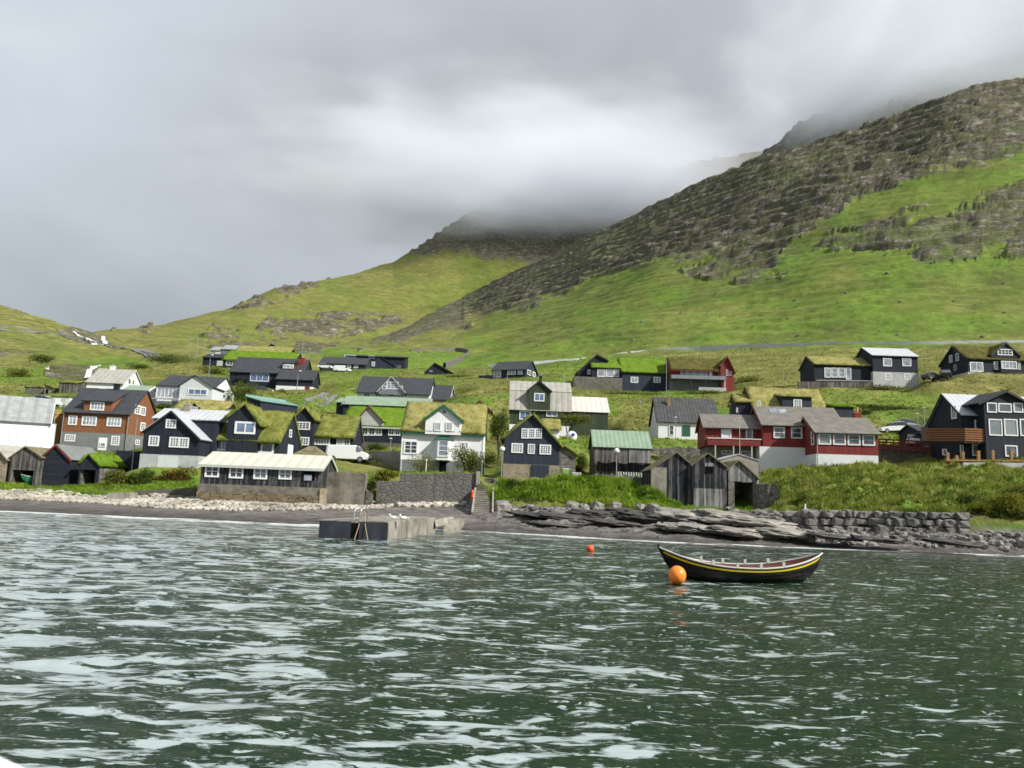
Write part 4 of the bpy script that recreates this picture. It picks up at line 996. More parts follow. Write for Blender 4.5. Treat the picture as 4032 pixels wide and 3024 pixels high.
    # ---------- small dark gable low
    h = House('half_sunk_black_house', 'low black pyramid shaped roof house half hidden in the grass', 'd', (372, 372), (600, 372), 200, 0, dep=8)
    h.gable(0, h.W, -2, h.L((380, 350))[1], h.L((466, 0))[0], h.L((466, 278))[1], h.L((590, 360))[1], wm='black', rm='slatey', oh=.3, dep=7, trim='ktrim'); h.panel(405,335,432,352,'gld','window')
    # ---------- dark blue-grey bungalow
    h = House('navy_bungalow', 'dark navy bungalow with plain grey roof standing alone below the stone field wall', 'd', (930, 408), (1210, 402), 175, -22, dep=8)
    h.side(0, h.W, -2, h.L((1000, 332))[1], h.L((1100, 270), 4.5)[1], wm='bluegrey', rm='slate', oh=.35, trim='ktrim')
    h.win(942,340,1005,395,2,2,glass='glw'); h.win(1062,330,1130,372,2,2,glass='glw'); h.win(1148,325,1185,370,1,2,glass='glw')
    h.win(162,328,190,382,1,2,face='R',crop='e'); h.win(205,345,228,395,1,2,face='R',crop='e')
    h.panel(820,380,932,410,'bluegrey','terrace_screen',pl=-.6,th=.15)
    # ---------- white turf house
    h = House('white_turf_house', 'white house with golden turf roof, green trimmed central gable and bay window', 'd', (158, 1190), (850, 1200), 83, 1, dep=9)
    zb = h.L((400, 1090))[1]; ze = h.L((300, 845))[1]; zr = h.L((330, 622), 4.5)[1]
    h.base(zb, 'grey'); h.side(0, h.W, zb, ze, zr, wm='white', rm='turfdry', t=.36, oh=.3, ohx=.15, blades=13, trim='gtrim', fascia='gtrim', seed=8)
    xl, zl = h.L((378, 750)); xr, zr2 = h.L((676, 752)); xa, za = h.L((528, 640))
    h.gable(xl, xr, ze-.3, zl, xa, za, y0=-.5, dep=5, wm='white', rm='turfdry', t=.3, oh=.2, ohf=.25, trim='gtrim', blades=10, seed=12)
    h.win(195,922,306,1040,2,3,glass='gl'); h.win(450,770,502,846,4,1,pl=-.5); h.win(545,770,598,846,4,1,pl=-.5)
    h.win(675,940,697,992,1,2); h.win(708,940,728,992,1,2)
    a, z1 = h.L((516, 668), -.5); b, z2 = h.L((544, 700), -.5); mb = MB(); mb.tube([((a+b)/2, -.56, (z1+z2)/2), ((a+b)/2, -.503, (z1+z2)/2)], .17, 14); h.part(mb, 'round_window', 'gl')
    a, z1 = h.L((452, 912), -.9); b, z0 = h.L((585, 1090), -.9)
    mb = MB(); mb.prism([(a, -.003), (a+.25, -.9), (b-.25, -.9), (b, -.003)], 'z', z0, z1); h.part(mb, 'bay', 'white')
    h.winl(a+.35, b-.3, z0+.35, z1-.05, 1, 3, pl=-.9, glass='glb')
    mb = MB(); mb.add([(a-.2,0,z1),(a+.1,-1.1,z1),(b-.1,-1.1,z1),(b+.2,0,z1),(a+.4,0,z1+.45),(b-.4,0,z1+.45)], [(0,1,4),(1,2,5,4),(2,3,5),(3,2,1,0),(0,4,5,3)]); h.part(mb, 'bay_roof', 'gtrim')
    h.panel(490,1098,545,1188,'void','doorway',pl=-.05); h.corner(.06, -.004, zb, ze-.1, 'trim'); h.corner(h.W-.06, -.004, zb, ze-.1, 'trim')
    # chimney / small dormer behind
    h = House('brown_gable_house', 'small brown gable with turf roof peeping above the white turf house', 'd', (795, 690), (915, 690), 112, 0, dep=8)
    h.gable(0, h.W, -3, h.L((795, 640))[1], h.L((850, 0))[0], h.L((850, 596))[1], h.L((915, 672))[1], wm='btrim', rm='turf', t=.25, oh=.15, blades=6, trim='btrim')
    # ---------- black gable house on the shore
    h = House('black_shore_house', 'big black gabled shore house with turf roof on a brown stone base', 'e', (-42, 1245), (425, 1256), 79, 0, dep=9)
    zb = h.L((100, 1122))[1]; xa, za = h.L((205, 712)); zl = h.L((-60, 925))[1]; zr = h.L((425, 955))[1]
    h.base(zb, 'brownstone')
    h.gable(0, h.W, zb, zl+.3, xa, za, za-(h.W-xa)*(za-zr)/(h.L((425,955))[0]-xa), wm='bluegrey', rm='turf', t=.28, oh=.3, blades=12, dep=9, seed=5)
    x2 = h.L((588, 1060), .4)[0]; ze2 = h.L((588, 1058), .4)[1]
    mb = MB(); mb.prism([(h.W+.003, -2), (x2-.25, -2), (x2-.25, ze2+.1), (h.W+.003, zr-.1)], 'y', .4, 8); h.part(mb, 'stone_wing', 'drystone')
    slab('', (x2, .1, ze2), (x2, 8.3, ze2), (h.W+.3, 8.3, zr-.05), (h.W+.3, .1, zr-.05), .28, 'turf', h.e, True, 12, seed=15)
    for k in range(3): h.win(115+57*k,822,168+57*k,908,3,4)
    for w in ((30,945,125,1030,4),(167,952,224,1037,3),(266,957,360,1043,4)): h.win(*w[:4],c=w[4],r=4)
    h.panel(193,1128,340,1246,'bluegrey','door',pl=-.05)
    h = House('turf_back_gable', 'narrow turf roofed outbuilding right behind the big black gabled house', 'e', (285, 900), (430, 910), 93, 0, cat='outbuilding', dep=6)
    h.side(0, h.W, -3, h.L((350, 830))[1], h.L((350, 760), 3)[1], wm='white', rm='turfdry', t=.3, blades=8)
    # ---------- green gambrel house
    h = House('green_mansard_house', 'dark green house with two-stage weathered grey roof and central gable', 'e', (10, 880), (520, 885), 112, 0, dep=9)
    zb = h.L((100, 790))[1]; ze = h.L((100, 645))[1]
    zk = h.L((100, 512), 1.3)[1]; zr = h.L((100, 432), 4.5)[1]
    h.base(zb, 'white')
    mb = MB(); mb.prism([(0, zb), (9, zb), (9, ze), (7.7, zk), (4.5, zr), (1.3, zk), (0, ze)], 'x', 0, h.W); h.part(mb, 'wall', 'greenwall')
    m = (zk-ze)/1.3
    slab('', (-.2, -.25, ze-.25*m), (h.W+.2, -.25, ze-.25*m), (h.W+.2, 1.3, zk+.01), (-.2, 1.3, zk+.01), .12, 'palegrey', h.e)
    slab('', (-.2, 1.2, zk+.02), (h.W+.2, 1.2, zk+.02), (h.W+.2, 4.5, zr+.01), (-.2, 4.5, zr+.01), .12, 'palegrey', h.e)
    slab('', (-.2, 7.8, zk+.02), (h.W+.2, 7.8, zk+.02), (h.W+.2, 4.5, zr+.01), (-.2, 4.5, zr+.01), .12, 'palegrey', h.e)
    slab('', (-.2, 9.25, ze-.2), (h.W+.2, 9.25, ze-.2), (h.W+.2, 7.7, zk+.01), (-.2, 7.7, zk+.01), .12, 'palegrey', h.e)
    xl, zl = h.L((172, 502)); xr, _ = h.L((356, 502)); xa, za = h.L((262, 430))
    h.gable(xl, xr, ze-.3, zl, xa, za, y0=-.35, dep=5, wm='greenwall', rm='slatey', oh=.2, ohf=.2, trim='ktrim', t=.1)
    h.win(220,526,305,598,2,1,pl=-.35,glass='glb'); h.win(97,672,190,752,2,1,glass='glb'); h.win(322,674,415,726,2,1,glass='glb'); h.chim(262,384,284,430,'ktrim',4.5)
    h = House('green_annex', 'plain dark green annex with pale pinkish sheet roof right of the mansard house', 'e', (532, 885), (835, 890), 113, 0, cat='annex', dep=8)
    h.side(0, h.W, -2, h.L((700, 685))[1], h.L((700, 566), 4)[1], wm='greenwall', rm='pinkroof', oh=.15, t=.1, trim='pal')
    # ---------- green roofed boathouse
    h = House('green_roofed_boathouse', 'old grey plank boathouse with pale green sheet roof and black netting', 'e', (712, 1272), (1195, 1278), 82, -2, cat='boathouse', dep=6)
    zb = h.L((900, 1195))[1]; ze = h.L((900, 980))[1]; zr = h.L((900, 845), 3)[1]
    h.base(zb-.3, 'drystone'); h.side(0, h.W, zb-.3, ze, zr, wm='oldwood', rm='greenroof', t=.08, oh=.15, ohx=.15, trim='oldwood')
    a, z1 = h.L((745, 1098)); b, z0 = h.L((1192, 1190)); mb = MB(); n = 24
    vs = []; fs = []
    for i in range(n+1):
        x = a+(b-a)*i/n; sg = .18*math.sin(i/n*math.pi*3)**2
        vs += [(x, -.16-.05*math.sin(i*1.7), z1-sg), (x, -.2-.06*math.sin(i*2.1), z0)]
    for i in range(n): fs.append((2*i, 2*i+1, 2*i+3, 2*i+2))
    mb.add(vs, fs); o = h.part(mb, 'net_curtain', 'void'); sm = o.modifiers.new('s', 'SOLIDIFY'); sm.thickness = .03
    mb = MB(); x0 = h.L((1016, 1000))[0]; mb.box(x0, h.W-.05, -.05, -.004, h.L((1100, 1112))[1], ze-.15); h.part(mb, 'plank_door', 'palewood')
    # ---------- turf black house upper right-centre
    h = House('black_turf_bungalow', 'long black bungalow with bright green turf roof on a low stone terrace wall', 'e', (705, 488), (1365, 492), 160, 0, dep=10)
    xm = h.L((955, 400))[0]
    h.side(0, xm, -.2, h.L((800, 308))[1], h.L((800, 245), 5)[1], y0=1, dep=9, wm='blackz', rm='turfgreen', t=.25, oh=.3, blades=4)
    h.side(xm+.02, h.W, -2, h.L((1100, 352))[1], h.L((1100, 245), 5)[1], wm='bluegrey', rm='turfgreen', t=.25, oh=.3, blades=4)
    for a in ((750,815),(822,884),(890,930)): h.win(a[0],327,a[1],392,1,1,pl=1,glass='glw')
    h.win(1028,390,1090,442,2,1,glass='glw'); h.win(1218,390,1278,442,2,1,glass='glw')
    xg = h.L((585, 380), 3)[0]; xg1 = h.L((760, 300), 3)[0]; xa, za = h.L((745, 208), 3)
    h.gable(xg, xg1+2, -.2, h.L((590, 352), 3)[1], xa, za, za-1.2, y0=3, dep=8, wm='black', rm='turf', t=.2, oh=.2, blades=4, trim='ktrim')
    h.win(665,330,700,372,2,1,pl=3,glass='glw')
    mb = MB(); a = h.L((550, 450), -.8)[0]; mb.box(a, xm-.05, -.8, 3, -3, h.L((800, 395), -.8)[1]); h.part(mb, 'terrace_wall', 'drystone')
    # ---------- red modern house
    h = House('red_terrace_house', 'red house with brown turf roof, glazed front and dark open undercroft', 'f', (300, 500), (758, 508), 156, -3, dep=9)
    zd = h.L((500, 412))[1]; zt = h.L((500, 382))[1]
    h.side(0, h.W-.3, zd, h.L((500, 318), 1.2)[1], h.L((400, 238), 5)[1], y0=1.2, dep=7.8, wm='red', rm='turfbrown', t=.25, oh=1.0, ohx=.1, blades=4, fascia='rtrim')
    mb = MB(); mb.box(0, h.W, -.6, 1.15, zd, zt); h.part(mb, 'balcony', 'gld')
    mb = MB(); mb.box(.1, h.W-.1, 1.3, 8, -2.5, zd-.01); h.part(mb, 'undercroft', 'grey')
    for a in (0.1, .35, .62, .97): mb = MB(); mb.box(h.W*a, h.W*a+.25, -.5, -.25, -2.2, zd-.01); h.part(mb, 'column', 'lightgrey' if a > .9 else 'ktrim')
    mb = MB(); mb.box(h.W*.5, h.W, -.7, -.55, -2.2, h.L((600, 482))[1]); h.part(mb, 'parapet', 'lightgrey')
    for a in ((383,432),(438,487),(494,547),(554,605)): h.win(a[0],330,a[1],386,1,1,pl=1.2,glass='glw')
    h.panel(620,335,648,392,'trim','door',pl=1.2); h.win(700,328,730,382,1,2,pl=1.2)
    xl = h.L((718, 300))[0]; xr = h.L((828, 350))[0]; xa, za = h.L((772, 225))
    h.gable(xl, xr, -2, h.L((718, 292))[1], xa, za, h.L((828, 345))[1], y0=0, dep=9, wm='red', rm='turfbrown', t=.2, oh=.25, blades=4, trim='rtrim', ohf=.4)
    h.win(762,332,780,382,1,2); h.win(793,345,812,383,1,2)
    # ---------- white house with dark corrugated roof
    h = House('white_corrugated_house', 'white cottage with large dark corrugated roof, skylight and green shutter door', 'f', (195, 902), (700, 917), 107, -2, dep=7.5)
    ze = h.L((300, 762))[1]; zr = h.L((400, 574), 3.75)[1]
    h.side(0, h.W, -2, ze, zr, wm='white', rm='darkcorr', oh=.25, trim='ktrim')
    h.win(285,793,326,882,1,2); h.panel(397,795,463,888,'gtrim','shutter_door'); h.chim(272,568,292,655,'postwood',2.4)
    a, z1 = h.L((410, 648), 2.4); b, z0 = h.L((447, 687), 1.8)
    sl = (zr-ze)/3.75; yy = 1.9; mb = MB(); zc = ze+sl*yy
    mb.add([(a,yy-.55,zc-.55*sl+.2),(b,yy-.55,zc-.55*sl+.2),(b,yy+.55,zc+.55*sl+.2),(a,yy+.55,zc+.55*sl+.2),(a,yy-.55,zc-.55*sl),(b,yy-.55,zc-.55*sl),(b,yy+.55,zc+.55*sl),(a,yy+.55,zc+.55*sl)], [(0,1,2,3),(0,4,5,1),(1,5,6,2),(2,6,7,3),(3,7,4,0)]); h.part(mb, 'skylight', 'glw')
    # ---------- red house complex
    h = House('long_red_house', 'long red boarded house in three stepped sections on a white foundation with a red balcony', 'f', (605, 1130), (1935, 1160), 88, -7, dep=9)
    # section A (left, set back)
    xa0 = 0; xa1 = h.L((1065, 900), 2)[0]; ze = h.L((700, 815), 2)[1]; zr = h.L((700, 712), 5.5)[1]; zd = h.L((800, 975), 2)[1]
    h.side(0, xa1, zd, ze, zr, y0=2, dep=7, wm='red', rm='greyroof', oh=.35, trim='rtrim')
    mb = MB(); mb.box(.3, xa1, 2.6, 8.9, -3, zd-.004); h.part(mb, 'undercroft', 'grey')
    a, z1 = h.L((612, 900), .6); b, z0 = h.L((1062, 975), .6)
    mb = MB(); mb.box(a, b, .6, .72, z0, z1-.08); mb.box(a, a+.12, .73, 2, z0, z1-.08); mb.box(a+.13, b, .73, 2, z0, z0+.15); h.part(mb, 'balcony', 'redrail')
    mb = MB(); mb.box(a-.05, b, .55, .77, z1-.075, z1+.02); h.part(mb, 'handrail', 'trim')
    for k in range(3): mb = MB(); x = a+.8+(b-a-2)*k/2; mb.box(x, x+.14, .62, .76, -3, z0-.004); h.part(mb, 'balcony_post', 'pal')
    h.win(722,822,808,905,1,1,pl=2,glass='trim'); h.win(928,825,986,912,1,1,pl=2); h.win(722,1005,805,1042,2,1,pl=2.6); h.win(888,1010,968,1050,2,1,pl=2.6)
    # section B
    xb0 = h.L((1072, 900), .5)[0]; xb1 = h.L((352, 900, 'g'), .5)[0]; zb = h.L((200, 980, 'g'), .5)[1]; ze = h.L((200, 795, 'g'), .5)[1]; zr = h.L((200, 650, 'g'), 5)[1]
    mb = MB(); mb.box(xb0-.4, xb1+2, .46, 9, -3.6, zb-.004); h.part(mb, 'foundation', 'white')
    h.side(xb0, xb1+4.5, zb, ze, zr, y0=.5, dep=9, wm='red', rm='greyroof', oh=.35, trim='rtrim')
    h.win(95,808,192,906,1,2,crop='g',pl=.5); h.win(241,812,338,910,1,2,crop='g',pl=.5)
    sl = (zr-ze)/4.5
    for k in (0, 1):
        a = h.L((66+72*k, 690, 'g'), 3.6)[0]; b = h.L((132+72*k, 690, 'g'), 3.6)[0]; mb = MB(); yy = 3.7; zc = ze+sl*(yy-.5)
        mb.add([(a,yy-.5,zc-.5*sl+.22),(b,yy-.5,zc-.5*sl+.22),(b,yy+.5,zc+.5*sl+.22),(a,yy+.5,zc+.5*sl+.22),(a,yy-.5,zc-.5*sl),(b,yy-.5,zc-.5*sl),(b,yy+.5,zc+.5*sl),(a,yy+.5,zc+.5*sl)], [(0,1,2,3),(0,4,5,1),(1,5,6,2),(2,6,7,3),(3,7,4,0)]); h.part(mb, 'skylight', 'glw')
    # section C (projects forward)
    yc = -4.0; xc0 = h.L((450, 900, 'g'), yc)[0]; xc1 = h.L((972, 900, 'g'), yc)[0]; ze = h.L((700, 862, 'g'), yc)[1]; zb = h.L((700, 1040, 'g'), yc)[1]; zr = h.L((600, 738, 'g'), .2)[1]
    xc0 = h.L((452, 900, 'g'), yc)[0]
    mb = MB(); mb.box(xc0+.02, xc1-.02, yc+.02, 4.5, -1.6, zb-.004); h.part(mb, 'foundation', 'white')
    h.side(xc0, xc1, zb, ze, zr, y0=yc, dep=8.4, yr=.2, wm='red', rm='greyroof', oh=.35, trim='rtrim')
    for w in ((470,862,580,960),(592,862,703,963),(715,868,825,967),(838,873,948,970)): h.win(*w,c=1,r=2,crop='g',pl=yc,glass='gld')
    h.gutter(xc0+.1, yc, -1, ze); h.win(405,842,440,965,1,2,face='L',pl=xc0,crop='g') if False else None
    h.winl(yc+.6, yc+1.7, zb+1.0, zb+2.6, 1, 2, face='L', pl=xc0)
    h.chim(768,692,822,728,'red_p',1.8) if False else None
    a, z1 = h.L((768, 692, 'g'), 3); b, z0 = h.L((824, 730, 'g'), 3); mb = MB(); mb.box(a, b, 2.6, 3.4, z0-1.2, z1); c = h.part(mb, 'chimney', 'red_p'); m2 = MB(); m2.tube([((a+b)/2, 3, z1), ((a+b)/2, 3, z1+.7)], .16, 8); m2.build('chimney_pot', M['ochre'], c)
    for f in (.2, .6, 1): p = h.O+h.u*(xc0+(xc1-xc0)*f)+h.v*(yc-.3); PADS.append((p.x, p.y, h.O.z+.25+.75*f, 3.2))
    # ---------- turf houses behind
    h = House('dormered_turf_house', 'black house buried under long golden turf roof with flat dormers behind the red house', 'f', (1012, 740), (1625, 745), 112, 0, dep=9)
    ze = h.L((1060, 700), 0)[1]; zr = h.L((1060, 492), 4.5)[1]
    h.side(0, h.W, -2, ze, zr, wm='black', rm='turfdry', t=.35, oh=.3, blades=10, trim='ktrim', seed=2)
    for (x0, x1, yt, yb, g) in ((172, 418, 555, 650, (262,578,333,655)), ):
        a, z1 = h.L((x0, yt, 'g'), .2); b, z0 = h.L((x1, yb, 'g'), .2)
        h.shed(a, b, z0-.6, z1, z1+.75, .2, 5, 'bluegrey', 'turfdry', t=.3, oh=.3, blades=9)
        h.win(*g, c=3, r=3, crop='g', pl=.2)
    h.win(1028,590,1052,640,2,1,glass='glw')
    a, z1 = h.L((590, 640, 'g'), .2); b = h.L((768, 640, 'g'), .2)[0]
    h.shed(a, b, z1-2.5, z1, z1+.7, .2, 5, 'bluegrey', 'turfgreen', t=.35, oh=.25, blades=8)
    h = House('turf_side_house', 'small black gable with yellow green turf roof left of the dormered turf house', 'f', (848, 720), (1015, 722), 114, -8, dep=7)
    h.side(0, h.W, -2, h.L((960, 605))[1], h.L((930, 548), 3.5)[1], wm='black', rm='turfdry', t=.3, oh=.2, blades=7); h.win(848,650,862,690,1,1,glass='glw')
    # ---------- black + turf + metal house upper right
    h = House('black_metal_roof_house', 'two-storey black house with shiny grey roof and pale basement beside its turf roofed wing', 'g', (455, 440), (1312, 452), 148, -2, dep=9)
    xm = h.L((932, 400))[0]; zb = h.L((1100, 352))[1]; ze = h.L((1100, 215))[1]; zr = h.L((1100, 158), 4.5)[1]
    mb = MB(); mb.box(xm-.04, h.W+.04, -.05, 9, -2.5, zb-.004); h.part(mb, 'foundation', 'lightgrey')
    h.side(xm, h.W, zb, ze, zr, wm='black', rm='metalroofx', oh=.3, trim='ktrim')
    h.win(1012,235,1087,304,1,1,glass='glw'); h.win(1173,235,1250,303,1,1,glass='glw'); h.win(1028,362,1085,420,1,2,glass='glw'); h.win(1190,362,1245,418,1,2,glass='glw')
    ze = h.L((700, 292), 1)[1]; h.side(0, xm-.02, -.5, ze, h.L((700, 238), 5)[1], y0=1, dep=8, wm='black', rm='turfdry', t=.3, oh=.35, blades=7, trim='ktrim')
    for a in ((522,576),(580,634),(638,697)): h.win(a[0],314,a[1],398,1,2,pl=1,glass='glw')
    h.win(700,314,748,414,1,1,pl=1,glass='glw',name='terrace_door')
    # ---------- top right turf house
    h = House('corner_turf_house', 'black house with brownish turf roof and dormer at the top right', 'h', (808, 352), (1330, 352), 140, 0, dep=9)
    ze = h.L((1000, 245))[1]; zr = h.L((900, 150), 4.5)[1]
    h.side(0, h.W, -.1, ze, zr, wm='black', rm='turfbrown', t=.3, oh=.3, blades=8, trim='ktrim', seed=3); h.base(0.05, 'lightgrey')
    h.win(820,266,935,350,2,1,glass='glw',name='garage_door'); h.win(1020,262,1075,332,3,3); h.win(1083,258,1217,328,4,2,pl=-.6,glass='glw'); h.win(1222,258,1246,332,2,3)
    a, z1 = h.L((1078, 250), -.6); b, z0 = h.L((1222, 345), -.6); mb = MB(); mb.box(a, b, -.598, -.003, z0-.4, z1); h.part(mb, 'bay', 'black')
    xl, zl = h.L((1000, 208)); xr, _ = h.L((1240, 208)); xa, za = h.L((1118, 108))
    h.gable(xl, xr, ze-.2, zl, xa, za, y0=-.1, dep=5, wm='black', rm='turfbrown', t=.2, oh=.15, blades=6, trim='ktrim', ohf=.15)
    h.win(1052,156,1180,213,4,2,pl=-.1)
    h.winl(2.6, 3.6, ze+.1, ze+1.6, 2, 2, face='L', pl=0); h.winl(4.8, 5.8, ze+.1, ze+1.6, 2, 2, face='L', pl=0); h.winl(3.5, 4.4, .9, 2.1, 1, 1, face='L', pl=0, frame='lightgrey')
    # ---------- big dark house on the right
    h = House('large_black_house', 'large modern black house with light metal roof and rows of white framed windows', 'h', (770, 1085), (1460, 1092), 86, 2, dep=9)
    zroof = h.L((760, 702), 0)[1]; zr = h.L((800, 545), 3.3)[1]
    h.side(0, h.W, -3, zroof, zr, y0=0, dep=6.6, yr=3.3, zback=h.S((603, 800), 0)[1]+.3, wm='black', rm='metalroofx', t=.1, oh=.25, trim='ktrim')
    xl = h.L((955, 900), -1.5)[0]; xr = h.L((1290, 900), -1.5)[0]+.5; xa, za = h.L((1110, 512), -1.5); zl = h.L((880, 618), -1.5)[1]; zm = za-(za-zl)*(xa-xl)/(xa-h.L((880, 618), -1.5)[0])
    h.gable(xl, 2*xa-xl, -3, zm, xa, za, y0=-1.5, dep=6, wm='black', rm='slatey', oh=.85, ohf=.35, t=.12, trim='ktrim')
    for w in ((960,605,1048,692),(1055,610,1172,692),(1182,607,1268,692),(975,742,1095,886),(1103,742,1225,888),(1235,742,1350,890),(1112,962,1222,1062)): h.win(*w,c=1,r=1,pl=-1.5,glass='gld',fw=.13)
    h.win(838,955,948,1056,1,1,glass='gld',fw=.13); h.win(737,962,768,1060,1,1); h.win(858,752,933,830,2,1,glass='glw',name='terrace_door')
    h.win(668, 640, 718, 740, 2, 1, face='L', pl=0, glass='glw'); h.win(590,995,628,1048,1,1,pl=-.01)
    a, z1 = h.L((780, 830), -1.3); b, z0 = h.L((962, 935), -1.3)
    mb = MB()
    for k in range(6): zz = z0+(z1-z0)*k/5.2; mb.box(a, b, -1.35, -1.29, zz, zz+(z1-z0)*.13)
    for k in range(4): x = a+(b-a)*k/3; mb.box(x-.05, x+.05, -1.285, -1.2, z0-.2, z1+.03)
    c0 = h.L((522, 905), -1.3)[0]; dzl = h.L((522, 905), -1.3)[1]-z1
    for k in range(6):
        zz = z0+(z1-z0)*k/5.2; hh = (z1-z0)*.13
        mb.add([(c0,.9,zz+.0),(a,-1.35,zz),(a,-1.35,zz+hh),(c0,.9,zz+hh),(c0,.95,zz+.0),(a,-1.29,zz),(a,-1.29,zz+hh),(c0,.95,zz+hh)], [(0,1,2,3),(7,6,5,4),(0,4,5,1),(1,5,6,2),(2,6,7,3),(3,7,4,0)])
    h.part(mb, 'terrace_railing', 'deckwood')
    mb = MB(); mb.box(a, b, -1.25, -.01, z0-.22, z0-.02); mb.add([(c0, 1, z0-.22), (a, -1.25, z0-.22), (a, -.01, z0-.22), (c0, 2.5, z0-.22), (c0, 1, z0-.02), (a, -1.25, z0-.02), (a, -.01, z0-.02), (c0, 2.5, z0-.02)], [(0,3,2,1),(4,5,6,7),(0,1,5,4),(1,2,6,5),(2,3,7,6),(3,0,4,7)]); h.part(mb, 'terrace_deck', 'ktrim')
    h = House('black_side_shed', 'low black shed with one white window left of the large modern black house', 'h', (402, 960), (640, 965), 95, 0, cat='shed', dep=5)
    h.side(0, h.W, -3, h.L((560, 852))[1], h.L((560, 808), 2.5)[1], wm='black', rm='slate', oh=.2); 
    xa, za = h.L((460, 815)); h.gable(.05, h.L((520, 900))[0], -3, h.L((402, 862))[1], xa, za, y0=-.4, dep=3, wm='black', rm='slatey', oh=.15, ohf=.15); h.win(473,850,506,918,1,1,pl=-.4,glass='glw')

    # ================= boathouses, right
    h = House('plank_boathouse', 'old dark plank boathouse with streaked vertical boards, left one of the leaning pair', 'f', (265, 1448), (476, 1466), 69, -3, cat='boathouse', dep=7)
    xa, za = h.L((350, 1028)); xr = h.W; zr = h.L((475, 1132))[1]; xl = h.L((140, 1160))[0]; zl = h.L((132, 1168))[1]
    h.gable(xl, xr, -1.5, zl, xa, za, zr, wm='tarwood', rm='mossroof', oh=.12, ohf=.15, t=.1, turf=False)
    mb = MB(); mb.box(xl-.03, -.02, -.06, .3, -1.2, h.L((200, 1150))[1]); h.part(mb, 'corner_wall', 'concrete'); h.panel(350,1290,392,1455,'tarwood','door',th=.05)
    h = House('worn_boathouse', 'old plank boathouse with bleached lower boards and two tiny dark windows', 'f', (486, 1476), (742, 1482), 68.5, -3, cat='boathouse', dep=7)
    xa, za = h.L((612, 1035)); xr = h.W; zr = h.L((775, 1150))[1]; zl = h.L((480, 1132))[1]
    h.gable(-.1, h.L((768, 1150))[0], -1.5, zl, xa, za, zr, wm='tarwood', rm='mossroof', oh=.1, ohf=.15, t=.1, turf=False)
    a, z1 = h.L((490, 1322)); b, z0 = h.L((742, 1480)); mb = MB(); mb.box(a, b, -.05, -.004, z0-.3, z1); h.part(mb, 'lower_boards', 'palewood')
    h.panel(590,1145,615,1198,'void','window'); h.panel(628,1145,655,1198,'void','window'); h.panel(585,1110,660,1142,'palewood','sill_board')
    h = House('open_boathouse', 'low grey boathouse with wide black opening and stone pillar right of the worn plank pair', 'f', (780, 1475), (1025, 1480), 71, -2, cat='boathouse', dep=6)
    xa, za = h.L((870, 1095)); zl = h.L((778, 1165))[1]; zr = h.L((1022, 1238))[1]; zo = h.L((900, 1268))[1]; xo = h.L((832, 1300))[0]
    mb = MB(); mb.prism([(0, zo), (h.W, zo), (h.W, zr), (xa, za), (0, zl)], 'y', 0, .15); h.part(mb, 'gable_boards', 'palewood')
    mb = MB(); mb.box(0, xo, -.1, 6, -1.2, zo-.003); mb.box(h.W-.25, h.W, -.02, 6, -1.2, zo-.003); mb.box(xo+.003, h.W-.253, 5.7, 6, -1.2, za-.8); h.part(mb, 'stone_side', 'drystone')
    mb = MB(); mb.box(xo+.01, h.W-.26, 5.5, 5.69, -1.2, zo); h.part(mb, 'shade_sheet', 'void')  # black sheet before the back wall, painted shade for the opening
    for (xe, ze_, sg) in ((0, zl, -1), (h.W, zr, 1)):
        m = (za-ze_)/(xa-xe); xo2 = xe+sg*.2; slab('', (xo2, -.2, ze_+m*(xo2-xe)), (xo2, 6, ze_+m*(xo2-xe)), (xa, 6, za+.004), (xa, -.2, za+.004), .1, 'mossroof', h.e)
    h = House('concrete_shed', 'plain pale concrete shed gable rising behind the open boathouse', 'f', (712, 1240), (1038, 1250), 76, -2, cat='shed', dep=5)
    xa, za = h.L((872, 1042)); h.gable(0, h.W, -2, h.L((712, 1085))[1], xa, za, h.L((1038, 1095))[1], wm='concrete', rm='metalroof', oh=.08, ohf=.08, t=.08)
    # ================= boathouses, left
    def boathouse(name, label, bl, br, Y, le, ap, re, op, wm, rm, trim=None, dep=7, crop='a', turf=None, wallz=None, side='drystone', blades=10, t=.12):
        h = House(name, label, crop, bl, br, Y, 3, cat='boathouse', dep=dep, dz=-1)
        zl = h.L(le)[1]; zr = h.L(re)[1]; xa, za = h.L(ap)
        if op:
            (x0, z1), (x1, _) = h.L((op[0], op[1])), h.L((op[2], op[1]))
            mb = MB(); mb.prism([(0, z1), (h.W, z1), (h.W, zr), (xa, za), (0, zl)], 'y', 0, .15); h.part(mb, 'gable_boards', wm)
            mb = MB(); mb.box(0, x0, 0, .25, -1, z1-.003); h.part(mb, 'door_post', 'oldwood' if wm == 'oldwood' else wm); mb = MB(); mb.box(x1, h.W, 0, .25, -1, z1-.003); h.part(mb, 'door_post', 'oldwood' if wm == 'oldwood' else wm)
            mb = MB(); mb.box(0, .25, .26, dep, -1, zl-.05); mb.box(h.W-.25, h.W, .26, dep, -1, zr-.05); mb.box(.26, h.W-.26, dep-.3, dep, -1, za-.6); h.part(mb, 'side_wall', side)
            mb = MB(); mb.box(.27, h.W-.27, 2.9, 3.1, -1, zl); h.part(mb, 'shade_sheet', 'void')  # black sheet added across the inside so the opening looks unlit
            for (xe, ze_, sg) in ((0, zl, -1), (h.W, zr, 1)):
                m = (za-ze_)/(xa-xe); xo2 = xe+sg*.15; slab('', (xo2, -.2, ze_+m*(xo2-xe)+.004), (xo2, dep+.2, ze_+m*(xo2-xe)+.004), (xa, dep+.2, za+.008), (xa, -.2, za+.008), t, rm, h.e, rm in TURF if turf is None else turf, blades)
        else: h.gable(0, h.W, -1, zl, xa, za, zr, wm=wm, rm=rm, oh=.12, ohf=.15, t=t, trim=trim, dep=dep)
        return h
